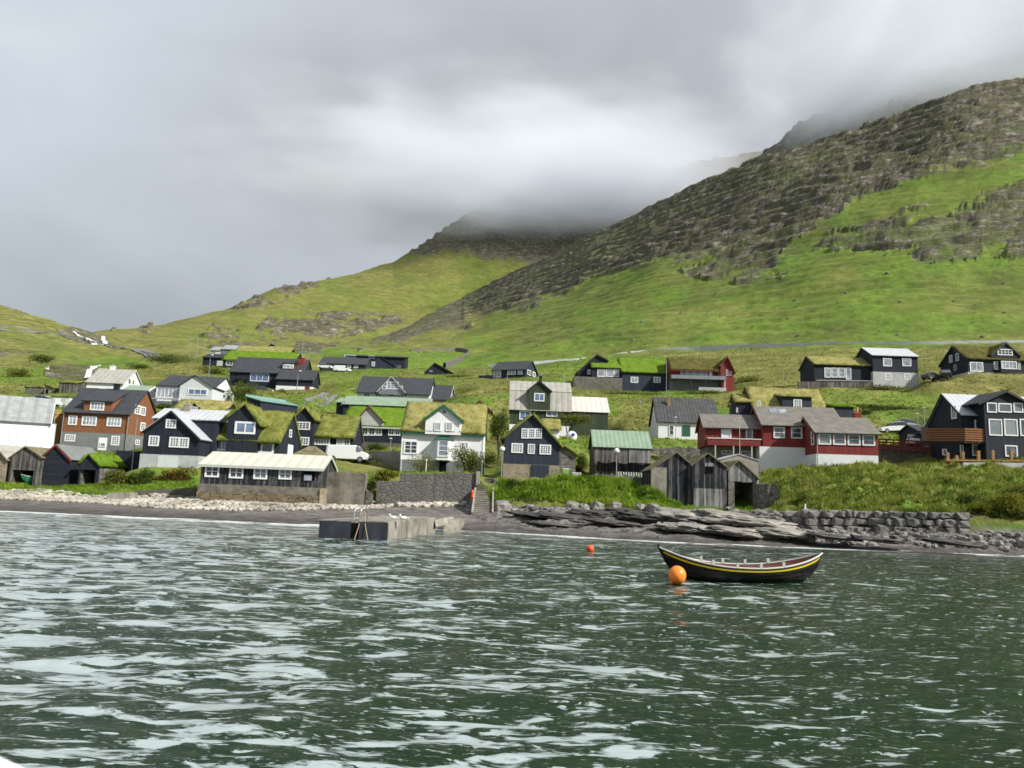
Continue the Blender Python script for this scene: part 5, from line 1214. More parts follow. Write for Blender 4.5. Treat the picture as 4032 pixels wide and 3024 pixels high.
    boathouse('grey_boathouse', 'weathered grey plank boathouse with open front holding a green rowing boat', (68, 1252), (362, 1262), 78, (78, 1002), (245, 902), (365, 1002), (118, 1113, 318, 1250), 'oldwood', 'mossroof')
    boathouse('closed_black_boathouse', 'closed black boathouse with dark red roof edge in the middle of the three left boathouses', (352, 1265), (632, 1255), 78.5, (372, 1000), (528, 882), (650, 1018), None, 'blackz', 'grey', trim='rtrim')
    boathouse('small_turf_boathouse', 'small black fronted boathouse with turf roof and open dark doorway', (722, 1246), (905, 1250), 78, (722, 1058), (828, 972), (930, 1075), (745, 1110, 895, 1240), 'black', 'turfgreen', t=.25, dep=7)
    h = House('edge_stone_shed', 'pale stone shed with light roof edge at the far left of the shore', 'a', (-160, 1220), (42, 1222), 78, 3, cat='shed', dep=6, dz=-1)
    xa, za = h.L((-50, 880)); h.gable(0, h.W, -1, h.L((-160, 960))[1], xa, za, h.L((50, 1010))[1], wm='brownstone', rm='palegrey', oh=.25, t=.1)
    # ================= long boat shed with the cream roof
    h = House('cream_roofed_boat_shed', 'long weathered shed with cream sheet roof on a stained stone quay above the beach', 'b', (585, 1400), (1618, 1475), 68, 1, cat='boat shed', dep=6, dz=-1)
    zb = h.L((1200, 1305))[1]; ze = h.L((1000, 1132))[1]; zr = h.L((900, 1030), 3)[1]
    mb = MB(); mb.box(-.05, h.W+.05, -.08, 6, -1.2, zb*.45); h.part(mb, 'rubble_footing', 'brownrubble')
    mb = MB(); mb.box(0, h.W, 0, 6, zb*.45+.002, zb-.004); h.part(mb, 'quay_wall', 'oldconcrete')
    h.side(.1, h.W-.1, zb, ze, zr, y0=.1, dep=5.8, wm='tarwood', rm='whiteroof', oh=.35, ohx=.15, t=.1, trim='pal', fascia='pal')
    for w in ((660,1130,770,1233,'b'),(862,1140,972,1243,'b'),(1066,1146,1173,1250,'b'),(213,1156,315,1252,'c')): h.win(*w[:4],c=2,r=2,crop=w[4],pl=.1)
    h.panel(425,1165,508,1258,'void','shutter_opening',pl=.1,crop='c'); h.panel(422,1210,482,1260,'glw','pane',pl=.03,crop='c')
    h.panel(555,1330,604,1475,'ochrestone','stained_post',pl=-.08,crop='c')
# ================================================================ things
def seapt(px, py, z=0.0):
    d = ray(px, py); t = (z-CAMH)/d.z; return Vector((d.x*t, d.y*t, z))
def pad(p, r=3): PADS.append((p.x, p.y, p.z, r))
M['leafA'] = m_green('olive leaves', [(.045,.06,.014), (.1,.12,.025), (.18,.2,.045), (.28,.28,.08)], 2)
M['leafB'] = m_green('dark green leaves', [(.03,.05,.014), (.06,.095,.02), (.11,.16,.03), (.18,.22,.05)], 2)
M['leafC'] = m_green('yellow green leaves', [(.06,.07,.01), (.13,.15,.018), (.24,.25,.03), (.33,.32,.05)], 2)
M['leafD'] = m_green('rusty leaves', [(.04,.05,.012), (.09,.085,.02), (.2,.1,.03), (.3,.14,.05)], 2)
M['bark'] = m_noise('bark', (.05, .04, .03), (.12, .1, .08), 4)
M['orange'] = m_plain('orange float', (.9, .24, .03), .35, .4)
M['orangered'] = m_plain('orange red plastic', (.75, .09, .02), .4, .4)
M['lampglass'] = m_plain('white lamp globe', (.8, .82, .82), .3, .4)
M['tyre'] = m_plain('tyre rubber', (.015, .015, .016), .8)
M['rim'] = m_plain('alloy rim', (.3, .31, .32), .4, .5, .6)
M['road'] = m_noise('asphalt', (.13, .13, .13), (.2, .2, .2), 2)
M['fencegrey'] = m_noise('grey field wall', (.38, .4, .42), (.55, .57, .6), 1.5)
M['gull'] = m_plain('gull feathers', (.7, .7, .68), .7)
def paint(name, c): M[name] = m_plain(name, c, .25, .5); return name
for n_, c_ in (('white car paint', (.72,.74,.76)), ('black car paint', (.012,.013,.016)), ('dark grey car paint', (.05,.055,.06)), ('pale blue car paint', (.45,.55,.6)), ('silver car paint', (.4,.42,.44))): paint(n_, c_)

# ---------------------------------------------------------------- vehicles
PROF = {  # lower body outline and glasshouse outline, x along the car 0 (rear) .. 1 (front), z in metres
 'van': ([(0,.35),(0,1.05),(.02,1.9),(.68,1.95),(.80,1.3),(.97,1.0),(1,.6),(.99,.32)], [(.70,1.18),(.70,1.78),(.735,1.76),(.82,1.3),(.8,1.18)], 1.95),
 'suv': ([(0,.4),(0,.95),(.02,1.02),(.72,1.0),(.96,.85),(1,.62),(.99,.32),(.02,.32)], [(.02,1.0),(.1,1.48),(.26,1.6),(.52,1.58),(.72,.99)], 1.8),
 'car': ([(0,.4),(0,.88),(.04,.94),(.74,.9),(.97,.72),(1,.55),(.99,.28),(.02,.28)], [(.03,.92),(.17,1.36),(.3,1.44),(.52,1.42),(.74,.9)], 1.72)}
def vehicle(name, label, kind, crop, p, Y, ang, L, colr, cat, group=None, tilt=0, pd=True):
    P = at(*cpx(crop, p), Y); lo, gh, wd = PROF[kind]
    e = empty(name, P, R(ang), label, cat, group); e.rotation_euler = (0, R(-tilt), R(ang))
    if pd: pad(Vector((P.x, P.y, P.z-.02)), 3)
    h = wd/2; X = lambda x: (x-.5)*L
    def loft(poly, hw, name, mat, parent, bev=.12):
        mb = MB(); cx = sum(q[0] for q in poly)/len(poly); cz = sum(q[1] for q in poly)/len(poly); n = len(poly); rings = []
        for y, k in ((-hw, 1-bev), (-hw*.93, 1-bev*.15), (-hw*.6, 1), (hw*.6, 1), (hw*.93, 1-bev*.15), (hw, 1-bev)):
            rings.append([(X(cx+(q[0]-cx)*k), y, cz+(q[1]-cz)*k) for q in poly])
        vs = [v for r in rings for v in r]; fs = [tuple(range(n)), tuple(5*n+i for i in range(n-1, -1, -1))]
        for j in range(5):
            for i in range(n): fs.append((j*n+i, j*n+(i+1) % n, (j+1)*n+(i+1) % n, (j+1)*n+i))
        mb.add(vs, fs); o = mb.build(name, M[mat], parent); return o
    body = loft(lo, h, 'body', colr, e, .08)
    if kind == 'van':
        mb = MB()
        for sg in (-1, 1):
            pts = [(X(x), sg*(h-.03), z) for x, z in gh]; n = len(pts); mb.add(pts+[(a, sg*(h+.012), c) for a, b, c in pts], [tuple(range(n)), tuple(range(2*n-1, n-1, -1))]+[(i, (i+1) % n, n+(i+1) % n, n+i) for i in range(n)])
        mb.build('side_window', M['gl'], e)
        mb = MB(); mb.add([(X(.70),-h*.8,1.9),(X(.70),h*.8,1.9),(X(.805),h*.86,1.33),(X(.805),-h*.86,1.33)]+[(X(.715),-h*.8,1.94),(X(.715),h*.8,1.94),(X(.82),h*.86,1.34),(X(.82),-h*.86,1.34)], [(0,1,2,3),(7,6,5,4),(0,4,5,1),(1,5,6,2),(2,6,7,3),(3,7,4,0)]); mb.build('windscreen', M['gl'], e)
    else:
        cab = loft(gh, h*.86, 'cabin', 'gl', e, .2)
        cx = sum(q[0] for q in gh)/len(gh); top = [(x, z) for x, z in gh if z > max(q[1] for q in gh)-.2]
        mb = MB(); zt = max(q[1] for q in gh); mb.prism([(X(top[0][0])-.05, zt-.16), (X(top[0][0]+.06), zt-.02), (X(top[-1][0]), zt-.03), (X(top[-1][0])+.1, zt-.1), (X(top[-1][0]), zt+.01), (X(top[0][0]+.08), zt+.03)], 'y', -h*.8, h*.8); mb.build('roof', M[colr], e)
        mb = MB()
        for sg in (-1, 1):
            for xx in (gh[0][0]+.1, .4, .53): mb.beam((X(xx), sg*h*.86, .95), (X(xx+.01 if xx > .3 else xx+.04), sg*h*.76, zt-.04), .07, .04)
        mb.build('pillar', M[colr], e)
    for fx in (.18, .8):
        for sg in (-1, 1):
            r = .34 if kind != 'car' else .31
            mb = MB(); mb.tube([(X(fx), sg*(h-.2), r), (X(fx), sg*(h+.015), r)], r, 16); w = mb.build('wheel', M['tyre'], e)
            mb = MB(); mb.tube([(X(fx), sg*(h+.01), r), (X(fx), sg*(h+.03), r)], r*.6, 12); mb.build('rim', M['rim'], w)
    for sg in (-1, 1):
        mb = MB(); mb.ball((X(.975), sg*h*.68, .68 if kind != 'van' else .82), .13, 8, 6, (.6, 1.2, .7)); mb.build('headlight', M['lampglass'], e)
        mb = MB(); mb.box(X(0)-.03, X(.02), sg*h*.8-.08, sg*h*.8+.08, .75, 1.0); mb.build('tail_light', M['rtrim'], e)
    mb = MB(); mb.box(X(.985), X(1)+.04, -h*.85, h*.85, .34, .5); mb.build('bumper', M['tyre' if kind == 'van' else colr], e)
    return e
def build_vehicles():
    g = 'cars parked in the village'
    vehicle('delivery_van', 'white panel van parked on the lane above the stone quay wall', 'van', 'c', (790, 1106), 86, 0, 5.0, 'white car paint', 'van')
    vehicle('small_van', 'white van parked before the long low grey house high on the slope', 'van', 'c', (740, 354), 212, 0, 5.0, 'white car paint', 'van')
    vehicle('parked_car', 'white hatchback left of the white van high on the slope', 'suv', 'c', (597, 326), 217, 0, 4.6, 'white car paint', 'car', g)
    vehicle('parked_car', 'white estate car with open side view on grass right of the long red house', 'suv', 'h', (180, 862), 109, 180, 4.4, 'white car paint', 'car', g, tilt=-4)
    vehicle('parked_car', 'silver car half hidden behind the white estate car', 'suv', 'h', (320, 838), 115, 0, 4.2, 'silver car paint', 'car', g, tilt=-6)
    vehicle('parked_car', 'white car roof showing over the red railed fence', 'car', 'h', (352, 975), 97, 65, 4.2, 'white car paint', 'car', g)
    vehicle('parked_car', 'black off-road car beside the corner turf house gable', 'suv', 'h', (608, 412), 138, 70, 4.4, 'black car paint', 'car', g)
    vehicle('parked_car', 'dark grey low car left of the black off-road car', 'car', 'h', (508, 420), 138, 20, 3.9, 'dark grey car paint', 'car', g)
    vehicle('parked_car', 'dark car parked below the red door of the red chimney house', 'car', 'c', (360, 590), 152, 0, 4.3, 'black car paint', 'car', g)
    vehicle('parked_car', 'dark car standing beneath the big window of the red chimney house', 'suv', 'c', (80, 535), 160, 15, 4.2, 'dark grey car paint', 'car', g)
    vehicle('parked_car', 'pale blue car sloping down behind the white hall roof', 'car', 'a', (425, 508), 121, 0, 4.6, 'pale blue car paint', 'car', g, tilt=-6)

# ---------------------------------------------------------------- walls, pier
def slabwall(name, label, crop, pts, mat, th=.5, cat='wall', dz=-1.5, cap=None, jag=.08, both=True):
    """pts: list of (x, ytop, depth[, ybot]) ; a wall of real thickness following them"""
    T = [at(*cpx(crop, (p[0], p[1])), p[2]) for p in pts]
    zb = [at(*cpx(crop, (p[0], p[3])), p[2]).z if len(p) > 3 else t.z-1.5 for p, t in zip(pts, T)]
    vs = []; fs = []; segs = []
    for i in range(len(T)-1):
        n = max(1, int((T[i+1]-T[i]).length/.5))
        for k in range(n+(i == len(T)-2)):
            f = k/n; segs.append((T[i].lerp(T[i+1], f), zb[i]*(1-f)+zb[i+1]*f))
    for t, b in segs:
        j = random.uniform(-jag, jag); q = random.uniform(-jag, jag)*.4
        vs += [(t.x, t.y+q, b+dz), (t.x, t.y+q+.03, t.z+j), (t.x, t.y+th, t.z+j*.5), (t.x, t.y+th, b+dz)]
    n = len(segs)
    for i in range(n-1):
        for k in range(4): fs.append((4*i+k, 4*i+(k+1) % 4, 4*i+4+(k+1) % 4, 4*i+4+k))
    fs += [(0, 1, 2, 3), (4*n-1, 4*n-2, 4*n-3, 4*n-4)]
    mb = MB(); mb.add(vs, fs); o = mb.build(name, M[mat]); tag(o, label, cat)
    return o, segs
def build_walls_pads():
    global RETAIN
    slabwall('retaining_wall', 'tall grey plastered rubble wall below the white turf house', 'd', [(160,1200,71.3,1450),(480,1195,71.3,1452),(812,1194,71.3,1448)], 'greyplaster', 1.2, dz=-1.2)
    slabwall('garden_wall', 'lower rough wall running left from the tall plastered wall', 'c', [(1030,1262,71.2,1440),(1225,1265,71.2,1440)], 'greyplaster', .8, dz=-1.2)
    slabwall('end_post_wall', 'pale upright end of the tall plastered wall beside the stairs', 'd', [(800,1182,71.1,1325),(830,1182,71.1,1325)], 'concrete', .5, dz=-.5, jag=.01, cat='wall')
    slabwall('quay_wall', 'weathered concrete and stone wall right of the cream roofed boat shed', 'c', [(612,1192,70.2,1440),(770,1192,70.2,1442),(935,1196,70.2,1445)], 'oldconcrete', 1.0, dz=-1.2)
    slabwall('broken_wall', 'broken brownish lower end of the weathered quay wall', 'c', [(937,1345,70.3,1440),(985,1385,70.3,1440)], 'stonewall', .9, dz=-1, jag=.25)
    slabwall('roadside_wall', 'long pale concrete wall behind the white panel van', 'c', [(960,1015,89.5,1105),(1100,1012,89.5,1105),(1225,1012,89.5,1100)], 'concrete', .3)
    slabwall('stone_terrace', 'dark rubble terrace wall below the white corrugated roof cottage', 'f', [(140,982,99,1068),(330,978,99,1070),(540,985,99,1072)], 'drystone', .8, jag=.2)
    slabwall('low_garden_wall', 'low pale grey wall at the foot of the large modern black house', 'h', [(770,1108,81,1150),(1000,1108,81,1155),(1330,1112,81,1160)], 'lightgrey', .3, jag=.01)
    slabwall('low_sea_wall', 'low dark stone sea wall under the bushes left of the cream roofed shed', 'b', [(60,1345,70.5,1395),(320,1330,70.5,1395),(575,1330,70.5,1400)], 'stonewall', .6)
    slabwall('concrete_ramp', 'pale flat concrete slab lying on the stones below the left grass strip', 'a', [(1000,1328,68.5,1352),(1215,1326,68.5,1358)], 'concrete', 1.4, jag=.01, dz=-.4)
    slabwall('ruined_wall', 'crumbling dark stone wall between open boathouse and the grass bank', 'f', [(1035,1290,66,1480),(1110,1275,65.5,1500),(1200,1330,65,1560),(1225,1440,64.5,1600)], 'drystone', 1.6, jag=.3)
    slabwall('stair_side_wall', 'dark stone wall on the right side of the shore stairs', 'd', [(948,1240,71.5,1370),(1010,1262,71.5,1385)], 'drystone', 1.0, jag=.15)
    slabwall('rack_wall', 'rough low stone wall beneath the drying rack', 'e', [(600,1235,77,1275),(730,1225,77,1275),(900,1228,77,1280),(1195,1232,77,1285)], 'drystone', .5, jag=.12)
    slabwall('rail_base_wall', 'grey stone and timber wall under the red railing', 'g', [(982,968,93,1062),(1200,968,93,1066),(1470,985,92,1068)], 'stonewall', .4, jag=.03)
    for c, x, y, D in (('c',790,1106,86),('c',700,1180,74.5),('c',860,1180,74.5),('d',200,1190,75.5),('d',500,1188,75.5),('d',780,1188,75.5),('d',300,1200,77),('d',600,1200,77),
                       ('f',300,985,101),('h',900,1095,84),('h',1200,1095,84),('g',1100,1050,95)): pad(at(*cpx(c, (x, y)), D), 2.6)
def bouldery(name, label, pts, rows, sz, mat, seed, cat='wall', backmat='void'):
    """pts: (w-x, ytop, ybot, depth): dry wall of big individual stones"""
    rd = random.Random(seed); mb = MB(); bk = MB()
    for i in range(len(pts)-1):
        a, b = pts[i], pts[i+1]; A0, B0 = atw(a[0], a[2], a[3]), atw(b[0], b[2], b[3]); A1, B1 = atw(a[0], a[1], a[3]), atw(b[0], b[1], b[3])
        L = (B0-A0).length
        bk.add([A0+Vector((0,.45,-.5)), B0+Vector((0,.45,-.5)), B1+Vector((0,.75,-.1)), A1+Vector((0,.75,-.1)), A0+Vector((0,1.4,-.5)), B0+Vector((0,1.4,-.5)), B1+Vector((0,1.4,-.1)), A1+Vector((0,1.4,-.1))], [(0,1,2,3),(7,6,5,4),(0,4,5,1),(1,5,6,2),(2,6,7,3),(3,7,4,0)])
        for r in range(rows):
            s = -rd.random()*sz; H = (A1.z-A0.z)/rows
            while s < L:
                w = sz*rd.uniform(.45, 1.6); f = min(1, max(0, (s+w/2)/L)); H = ((A1.z-A0.z)*(1-f)+(B1.z-B0.z)*f)/rows
                p = A0.lerp(B0, f)+Vector((0, .25+.12*r+rd.uniform(-.06, .06), 0)); z = A0.z*(1-f)+B0.z*f+H*(r+.5)+rd.uniform(-.05, .05)
                mb.stone((p.x, p.y, z), w*.52, .42, H*.55*rd.uniform(.7, 1.15), rd.uniform(-.12, .12), rd.random(), .42); s += w
    e = empty(name, atw(pts[0][0], pts[0][2], pts[0][3]), 0, label, cat)
    o = mb.build('stones', M[mat], smooth=False); o.parent = e; o.matrix_parent_inverse = Matrix.Translation(-e.location)
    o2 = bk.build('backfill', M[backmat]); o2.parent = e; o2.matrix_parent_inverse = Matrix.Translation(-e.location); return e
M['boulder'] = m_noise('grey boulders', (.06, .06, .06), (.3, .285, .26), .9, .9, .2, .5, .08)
M['boulderd'] = m_noise('boulders in painted shade', (.012, .013, .015), (.06, .06, .062), 1.3, .7, .3, .5, .08)  # near-black tone carries the shade of the hollow
M['pebble'] = m_noise('pale beach stones', (.16, .15, .13), (.5, .47, .4), .9, .9, .2, .3)
def build_shore():
    bouldery('boulder_wall', 'sea wall of large rounded grey boulders below the grassy bank', [(1662,1108,1142,60),(1760,1102,1152,57),(1850,1103,1153,56),(1960,1104,1154,54.8),(2085,1108,1156,53.6)], 3, .8, 'boulder', 3)
    bouldery('dark_hollow', 'rocky hollow with painted shade under overhanging bushes at the right edge', [(2080,1112,1160,54.6),(2150,1112,1162,54.6),(2260,1116,1166,54)], 3, 1.3, 'boulderd', 5, 'rock')  # the hollow's shade is put into the colour of these stones
    for k, (x, y, r, D) in enumerate([(1236,1095,.6,65.5),(1262,1096,.4,65.2),(1290,1094,.5,65),(1330,1092,.42,65),(1385,1096,.38,64),(1410,1098,.5,63.6),(1145,1097,.4,66),(1085,1096,.75,66)]):
        mb = MB(); mb.stone((0,0,0), r*1.25, r, r*.85, k, k, .75); o = mb.build('boulder', M['boulder'], loc=atw(x, y, D)+Vector((0,0,0))); tag(o, 'grey boulder lying at the foot of the lush grass mound', 'boulder', 'boulders below the grass mound')
    M['slabrock'] = m_noise('layered dark basalt', (.02, .02, .022), (.1, .096, .088), .8, .8, .3, .6, .1, stretch=(.5, 1, 3))
    M['palerock'] = m_noise('smooth pale basalt', (.12, .115, .105), (.36, .34, .3), .7, .85, .2, .6, .1, stretch=(.6, 1, 2.5))
    for k, (x, y, D, sx, sy, sz, mt) in enumerate([(1150,1112,62,2.2,1.2,.28,0),(1215,1118,60.5,3.,1.4,.38,0),(1285,1112,62,2.4,1.3,.5,0),(1345,1108,62.5,2.2,1.2,.5,0),(1395,1118,60,2.6,1.5,.7,0),(1320,1128,57.5,2.6,1.,.25,0),(1190,1132,58,2.6,.9,.14,0),
            (1480,1118,60,3.0,2.0,.75,1),(1560,1120,59,3.2,2.2,.8,1),(1640,1132,57,3.2,1.8,.6,1),(1500,1142,55,3.2,1.6,.45,1),(1600,1150,53.5,3.2,1.4,.4,1),(1700,1152,53,2.6,1.2,.35,1),(1800,1160,51.5,2.,.8,.22,0),(1900,1166,50.5,2.2,.8,.22,0),(2060,1172,49.5,2.6,.8,.25,0)]):
        bm = bmesh.new(); bmesh.ops.create_icosphere(bm, subdivisions=4, radius=1)
        for v in bm.verts:
            p = v.co.copy(); n_ = mnoise.fractal(p*1.7+Vector((k*5, 0, 0)), .8, 2, 5); st = mnoise.noise(Vector((k, 0, p.z*4)))
            v.co = Vector((p.x*sx*.9*(1+.3*n_+.08*st), p.y*sy*(1+.3*n_+.14*st), p.z*sz*.8*(1+.3*n_)))
        me = bpy.data.meshes.new('rock_slab'); bm.to_mesh(me); bm.free(); me.materials.append(M['palerock' if mt else 'slabrock'])
        o = bpy.data.objects.new('rock_slab', me); COL.objects.link(o); o.location = atw(x, y, D); o.rotation_euler = (R(2), R(4), R(-8+k*3 % 17))
        tag(o, 'broad smooth pale rock of the outcrop behind the moored boat' if mt else 'low dark layered rock slab on the shore', 'rock', 'pale rock outcrop' if mt else 'dark rock slabs')
    M['pierconcrete'] = m_noise('mottled pier concrete', (.09, .085, .075), (.34, .325, .28), 1.6, .9, .2, .5, .05, stretch=(1, 1, .45))
    # pier ---------------------------------------------------------
    def q(x, y): return (1200+x*.452, 1940+y*.452)
    FL, FR, BR = seapt(*q(122, 402)), seapt(*q(718, 418)), seapt(*q(1135, 352))
    side = BR-FR; ztop = at(*q(720, 252), FR.y).z
    e = empty('concrete_pier', FL, 0, 'low concrete landing pier with blackened front face jutting from the beach', 'pier')
    O = FL; f = lambda p: (p.x-O.x, p.y-O.y)
    BL = FL+side*1.05; mb = MB(); mb.prism([f(FL), f(FR), f(BR), f(BL)], 'z', -1.6, ztop); mb.build('deck', M['pierconcrete'], e)
    n = (FR-FL).normalized(); out = Vector((n.y, -n.x, 0))
    def strip(t0, t1, z0, z1, th, name, mat):
        a = FL.lerp(FR, t0)+out*.004; b = FL.lerp(FR, t1)+out*.004; mb = MB(); mb.prism([f(a), f(b), f(b+out*th), f(a+out*th)], 'z', z0, z1); mb.build(name, M[mat], e)
    strip(-.005, .455, -1.5, ztop-.05, .1, 'front_face', 'wetdark'); strip(.575, 1.003, -1.5, ztop-.05, .1, 'front_face', 'wetdark'); strip(.456, .574, -1.5, ztop-.12, .02, 'ladder_recess', 'void')
    for t0 in (.47, .56):   # handrail hoops
        a = FL.lerp(FR, t0); pts = [(a.x-O.x, a.y-O.y+.1, ztop-.6), (a.x-O.x+.05, a.y-O.y+.2, ztop+.55), (a.x-O.x+.2, a.y-O.y+.4, ztop+.85), (a.x-O.x+.42, a.y-O.y+.55, ztop+.75), (a.x-O.x+.36, a.y-O.y+.7, ztop-.02)]
        mb = MB(); mb.tube(pts, .035, 6); mb.build('handrail_hoop', M['steel'], e)
    for (t0, t1) in ((.60, .50), (.63, .74)):
        a = FL.lerp(FR, t0)-O; b = FL.lerp(FR, t1)+out*.5-O
        mb = MB(); mb.tube([(a.x, a.y+.2, ztop+.5), (a.x*.7+b.x*.3, a.y*.7+b.y*.3, ztop*.75), (b.x, b.y, -.3)], .03, 5); mb.build('mooring_rope', M['rope'], e)
    # tilted broken end slab and stub
    A = at(*q(1130, 236), BR.y-.3); B = at(*q(1225, 216), BR.y+2.2); C = at(*q(1230, 262), BR.y+1.9); Dp = at(*q(1146, 296), BR.y-.6)
    bk = Vector((.4, 2.2, 0)); mb = MB(); mb.add([A, B, C, Dp, A+bk, B+bk, C+bk, Dp+bk], [(0,1,2,3),(7,6,5,4),(0,4,5,1),(1,5,6,2),(2,6,7,3),(3,7,4,0)])
    o = mb.build('broken_slab', M['concrete']); tag(o, 'pale tilted broken concrete slab at the landward end of the pier', 'slab')
    A = at(*q(1212, 232), BR.y+2.6); B = at(*q(1362, 228), BR.y+4); C = at(*q(1285, 348), BR.y+1.2); Dp = at(*q(1208, 350), BR.y+1)
    mb = MB(); mb.add([A, B, C, Dp, A+bk, B+bk, C+bk, Dp+bk], [(0,1,2,3),(7,6,5,4),(0,4,5,1),(1,5,6,2),(2,6,7,3),(3,7,4,0)])
    o = mb.build('pier_stub', M['oldconcrete']); tag(o, 'brown stained wedge of old concrete where the pier meets the beach', 'pier stub')
    for k, (x, y, lab) in enumerate(((770, 225, 'white gull standing on the pier deck, left of the other bird'), (858, 242, 'grey and white gull resting lower on the pier deck'))):
        p = FL+n*((x-122)/596*(FR-FL).length)+side*.3; p.z = ztop
        pp = at(*q(x, y), FR.y+.9); pp.z = ztop
        mb = MB(); mb.ball((0, 0, .2), .13, 10, 8, (1.7, .8, .8)); mb.ball((-.2, 0, .34), .07, 8, 6); mb.tube([(-.26, 0, .34), (-.34, 0, .32)], [.02, .005], 5); mb.prism([(.15, .18), (.4, .2), (.15, .26)], 'y', -.05, .05)
        mb.tube([(0, .03, .1), (0, .03, 0)], .012, 4); mb.tube([(0, -.03, .1), (0, -.03, 0)], .012, 4)
        o = mb.build('gull', M['gull'], loc=pp, smooth=True); tag(o, lab, 'gull', 'gulls on the pier')
    # stairs -------------------------------------------------------
    c = lambda x, y: cpx('d', (x, y))
    P0 = at(*c(762, 1548), 64.2); P0r = at(*c(935, 1548), 64.2); P1 = at(*c(790, 1345), 69.5); P1r = at(*c(940, 1345), 69.5); P2 = at(*c(845, 1238), 73.5); P2r = at(*c(946, 1240), 73.5)
    e = empty('shore_stairs', P0, 0, 'long flight of pale grey steps climbing from the beach to the lane', 'stairs'); O = P0
    for (a, ar, b, br, n, mt) in ((P0, P0r, P1, P1r, 13, 'concrete'), (P1, P1r, P2, P2r, 8, 'oldconcrete')):
        for i in range(n):
            f0 = i/n; f1 = (i+1)/n; l = a.lerp(b, f0)-O; r = ar.lerp(br, f0)-O; z = a.z+(b.z-a.z)*f1-O.z; y1 = (a.y+(b.y-a.y)*f1)-O.y+.05
            mb = MB(); mb.box(l.x, r.x, l.y, y1+.3, z-.09, z); mb.box(l.x+.05, r.x-.05, l.y+.1, y1+.3, z-.5, z-.095); mb.build('step', M[mt], e)
    for (a, b, nm) in ((P0, P1, 0), (P0r, P1r, 1)):
        mb = MB(); mb.beam(a-O+Vector((0,0,.1)), b-O+Vector((0,0,.15)), .14, .35); mb.build('stringer', M['concrete'], e)
    pad(P2+Vector((.8, .6, 0)), 2)
    p = at(*c(764, 1440), 67.5); mb = MB(); mb.tube([(0,0,-.4), (0,0,1.1)], .05, 6); o = empty('lifebuoy_post', p, 0, 'orange red lifebuoy holder standing left of the shore stairs', 'lifebuoy post')
    mb.build('post', M['steel'], o); mb = MB(); mb.tube([(0,-.1,.2), (0,-.12,.4), (0,-.12,.95), (0,-.1,1.1)], [.08, .12, .12, .07], 10); mb.build('orange_case', M['orangered'], o)

# ---------------------------------------------------------------- boat and floats
def rowing_boat(name, label, PL, PR, sheer_mid, sheer_end, beam, outer, inner, rail, stripe, z0=0, tholes=True):
    ctr = (PL+PR)/2; L = (PR-PL).length; ang = math.atan2(PR.y-PL.y, PR.x-PL.x)
    e = empty(name, ctr+Vector((0,0,z0)), ang, label, 'boat'); n = 33; m = 10
    def sec(t, h, off=0, rake=1.0):
        """t -1..1 along, h 0 (keel) .. 1 (sheer)"""
        at_ = abs(t); zs = sheer_mid+(sheer_end-sheer_mid)*at_**2.3; zk = -.28+.5*at_**7
        b = max(0, (1-at_**2.3))**.75*beam/2; zz = zk+(zs-zk)*h
        y = b*(math.sin(h*math.pi/2*.92)**.72)/(math.sin(math.pi/2*.92)**.72)
        x = t*(L/2)*(.82+.18*h**.8); y = max(.025, y-off) if b > .03 else .02
        return x, y, zz
    def shell(h0, h1, off, nm, mat, steps, th=None):
        mb = MB()
        for sg in (-1, 1):
            vs = []; fs = []
            for i in range(n):
                t = -1+2*i/(n-1)
                for j in range(steps+1):
                    h = h0+(h1-h0)*j/steps; x, y, z = sec(t, h, off); lap = .012*((j % 2)) if steps > 4 and off == 0 else 0
                    vs.append((x, sg*(y+lap), z))
            for i in range(n-1):
                for j in range(steps): a = i*(steps+1)+j; fs.append((a, a+1, a+steps+2, a+steps+1))
            mb.add(vs, fs)
        return mb.build(nm, M[mat], e, smooth=False)
    shell(0, 1, 0, 'hull', outer, m); shell(.3, .985, .06, 'inner_planking', inner, 5)
    if stripe: shell(.83, .905, -.022, 'stripe', stripe, 1)
    mb = MB()
    for sg in (-1, 1):
        pts = [];
        for i in range(n): x, y, z = sec(-1+2*i/(n-1), 1); pts.append((x, sg*(y-.015), z+.01))
        mb.tube(pts, .038, 6)
    mb.build('gunwale', M[rail], e)
    for sg in (-1, 1):
        x1, _, z1 = sec(sg, 1); x0, _, z0_ = sec(sg, .0); mb = MB(); mb.tube([(x0, 0, z0_-.05), (sec(sg, .5)[0]+sg*.03, 0, sec(sg, .5)[2]), (x1+sg*.02, 0, z1), (x1+sg*.04, 0, z1+.14)], [.05, .05, .045, .03], 6); mb.build('stem_post', M[outer], e)
    mb = MB(); fl = [];
    for i in range(4, n-4):
        t = -1+2*i/(n-1); x, y, z = sec(t, .3, .06); fl.append((x, y, z))
    vs = [(x, y, z+.0) for x, y, z in fl]+[(x, -y, z+.0) for x, y, z in fl]; k = len(fl)
    mb.add(vs, [(i, i+1, k+i+1, k+i) for i in range(k-1)]); mb.build('floor_boards', M[inner], e)
    for t in (-.55, -.28, 0, .28, .55):
        x, y, z = sec(t, .78, .05); mb = MB(); mb.box(x-.13, x+.13, -y, y, z-.02, z+.02); mb.build('thwart', M['palewood'], e)
    if tholes:
        for t in (-.42, -.14, .14, .42):
            for sg in (-1, 1):
                x, y, z = sec(t, 1); mb = MB(); mb.box(x-.05, x+.05, sg*(y-.02)-.035, sg*(y-.02)+.035, z+.03, z+.2); mb.build('thole_pin', M['pal'], e)
    return e
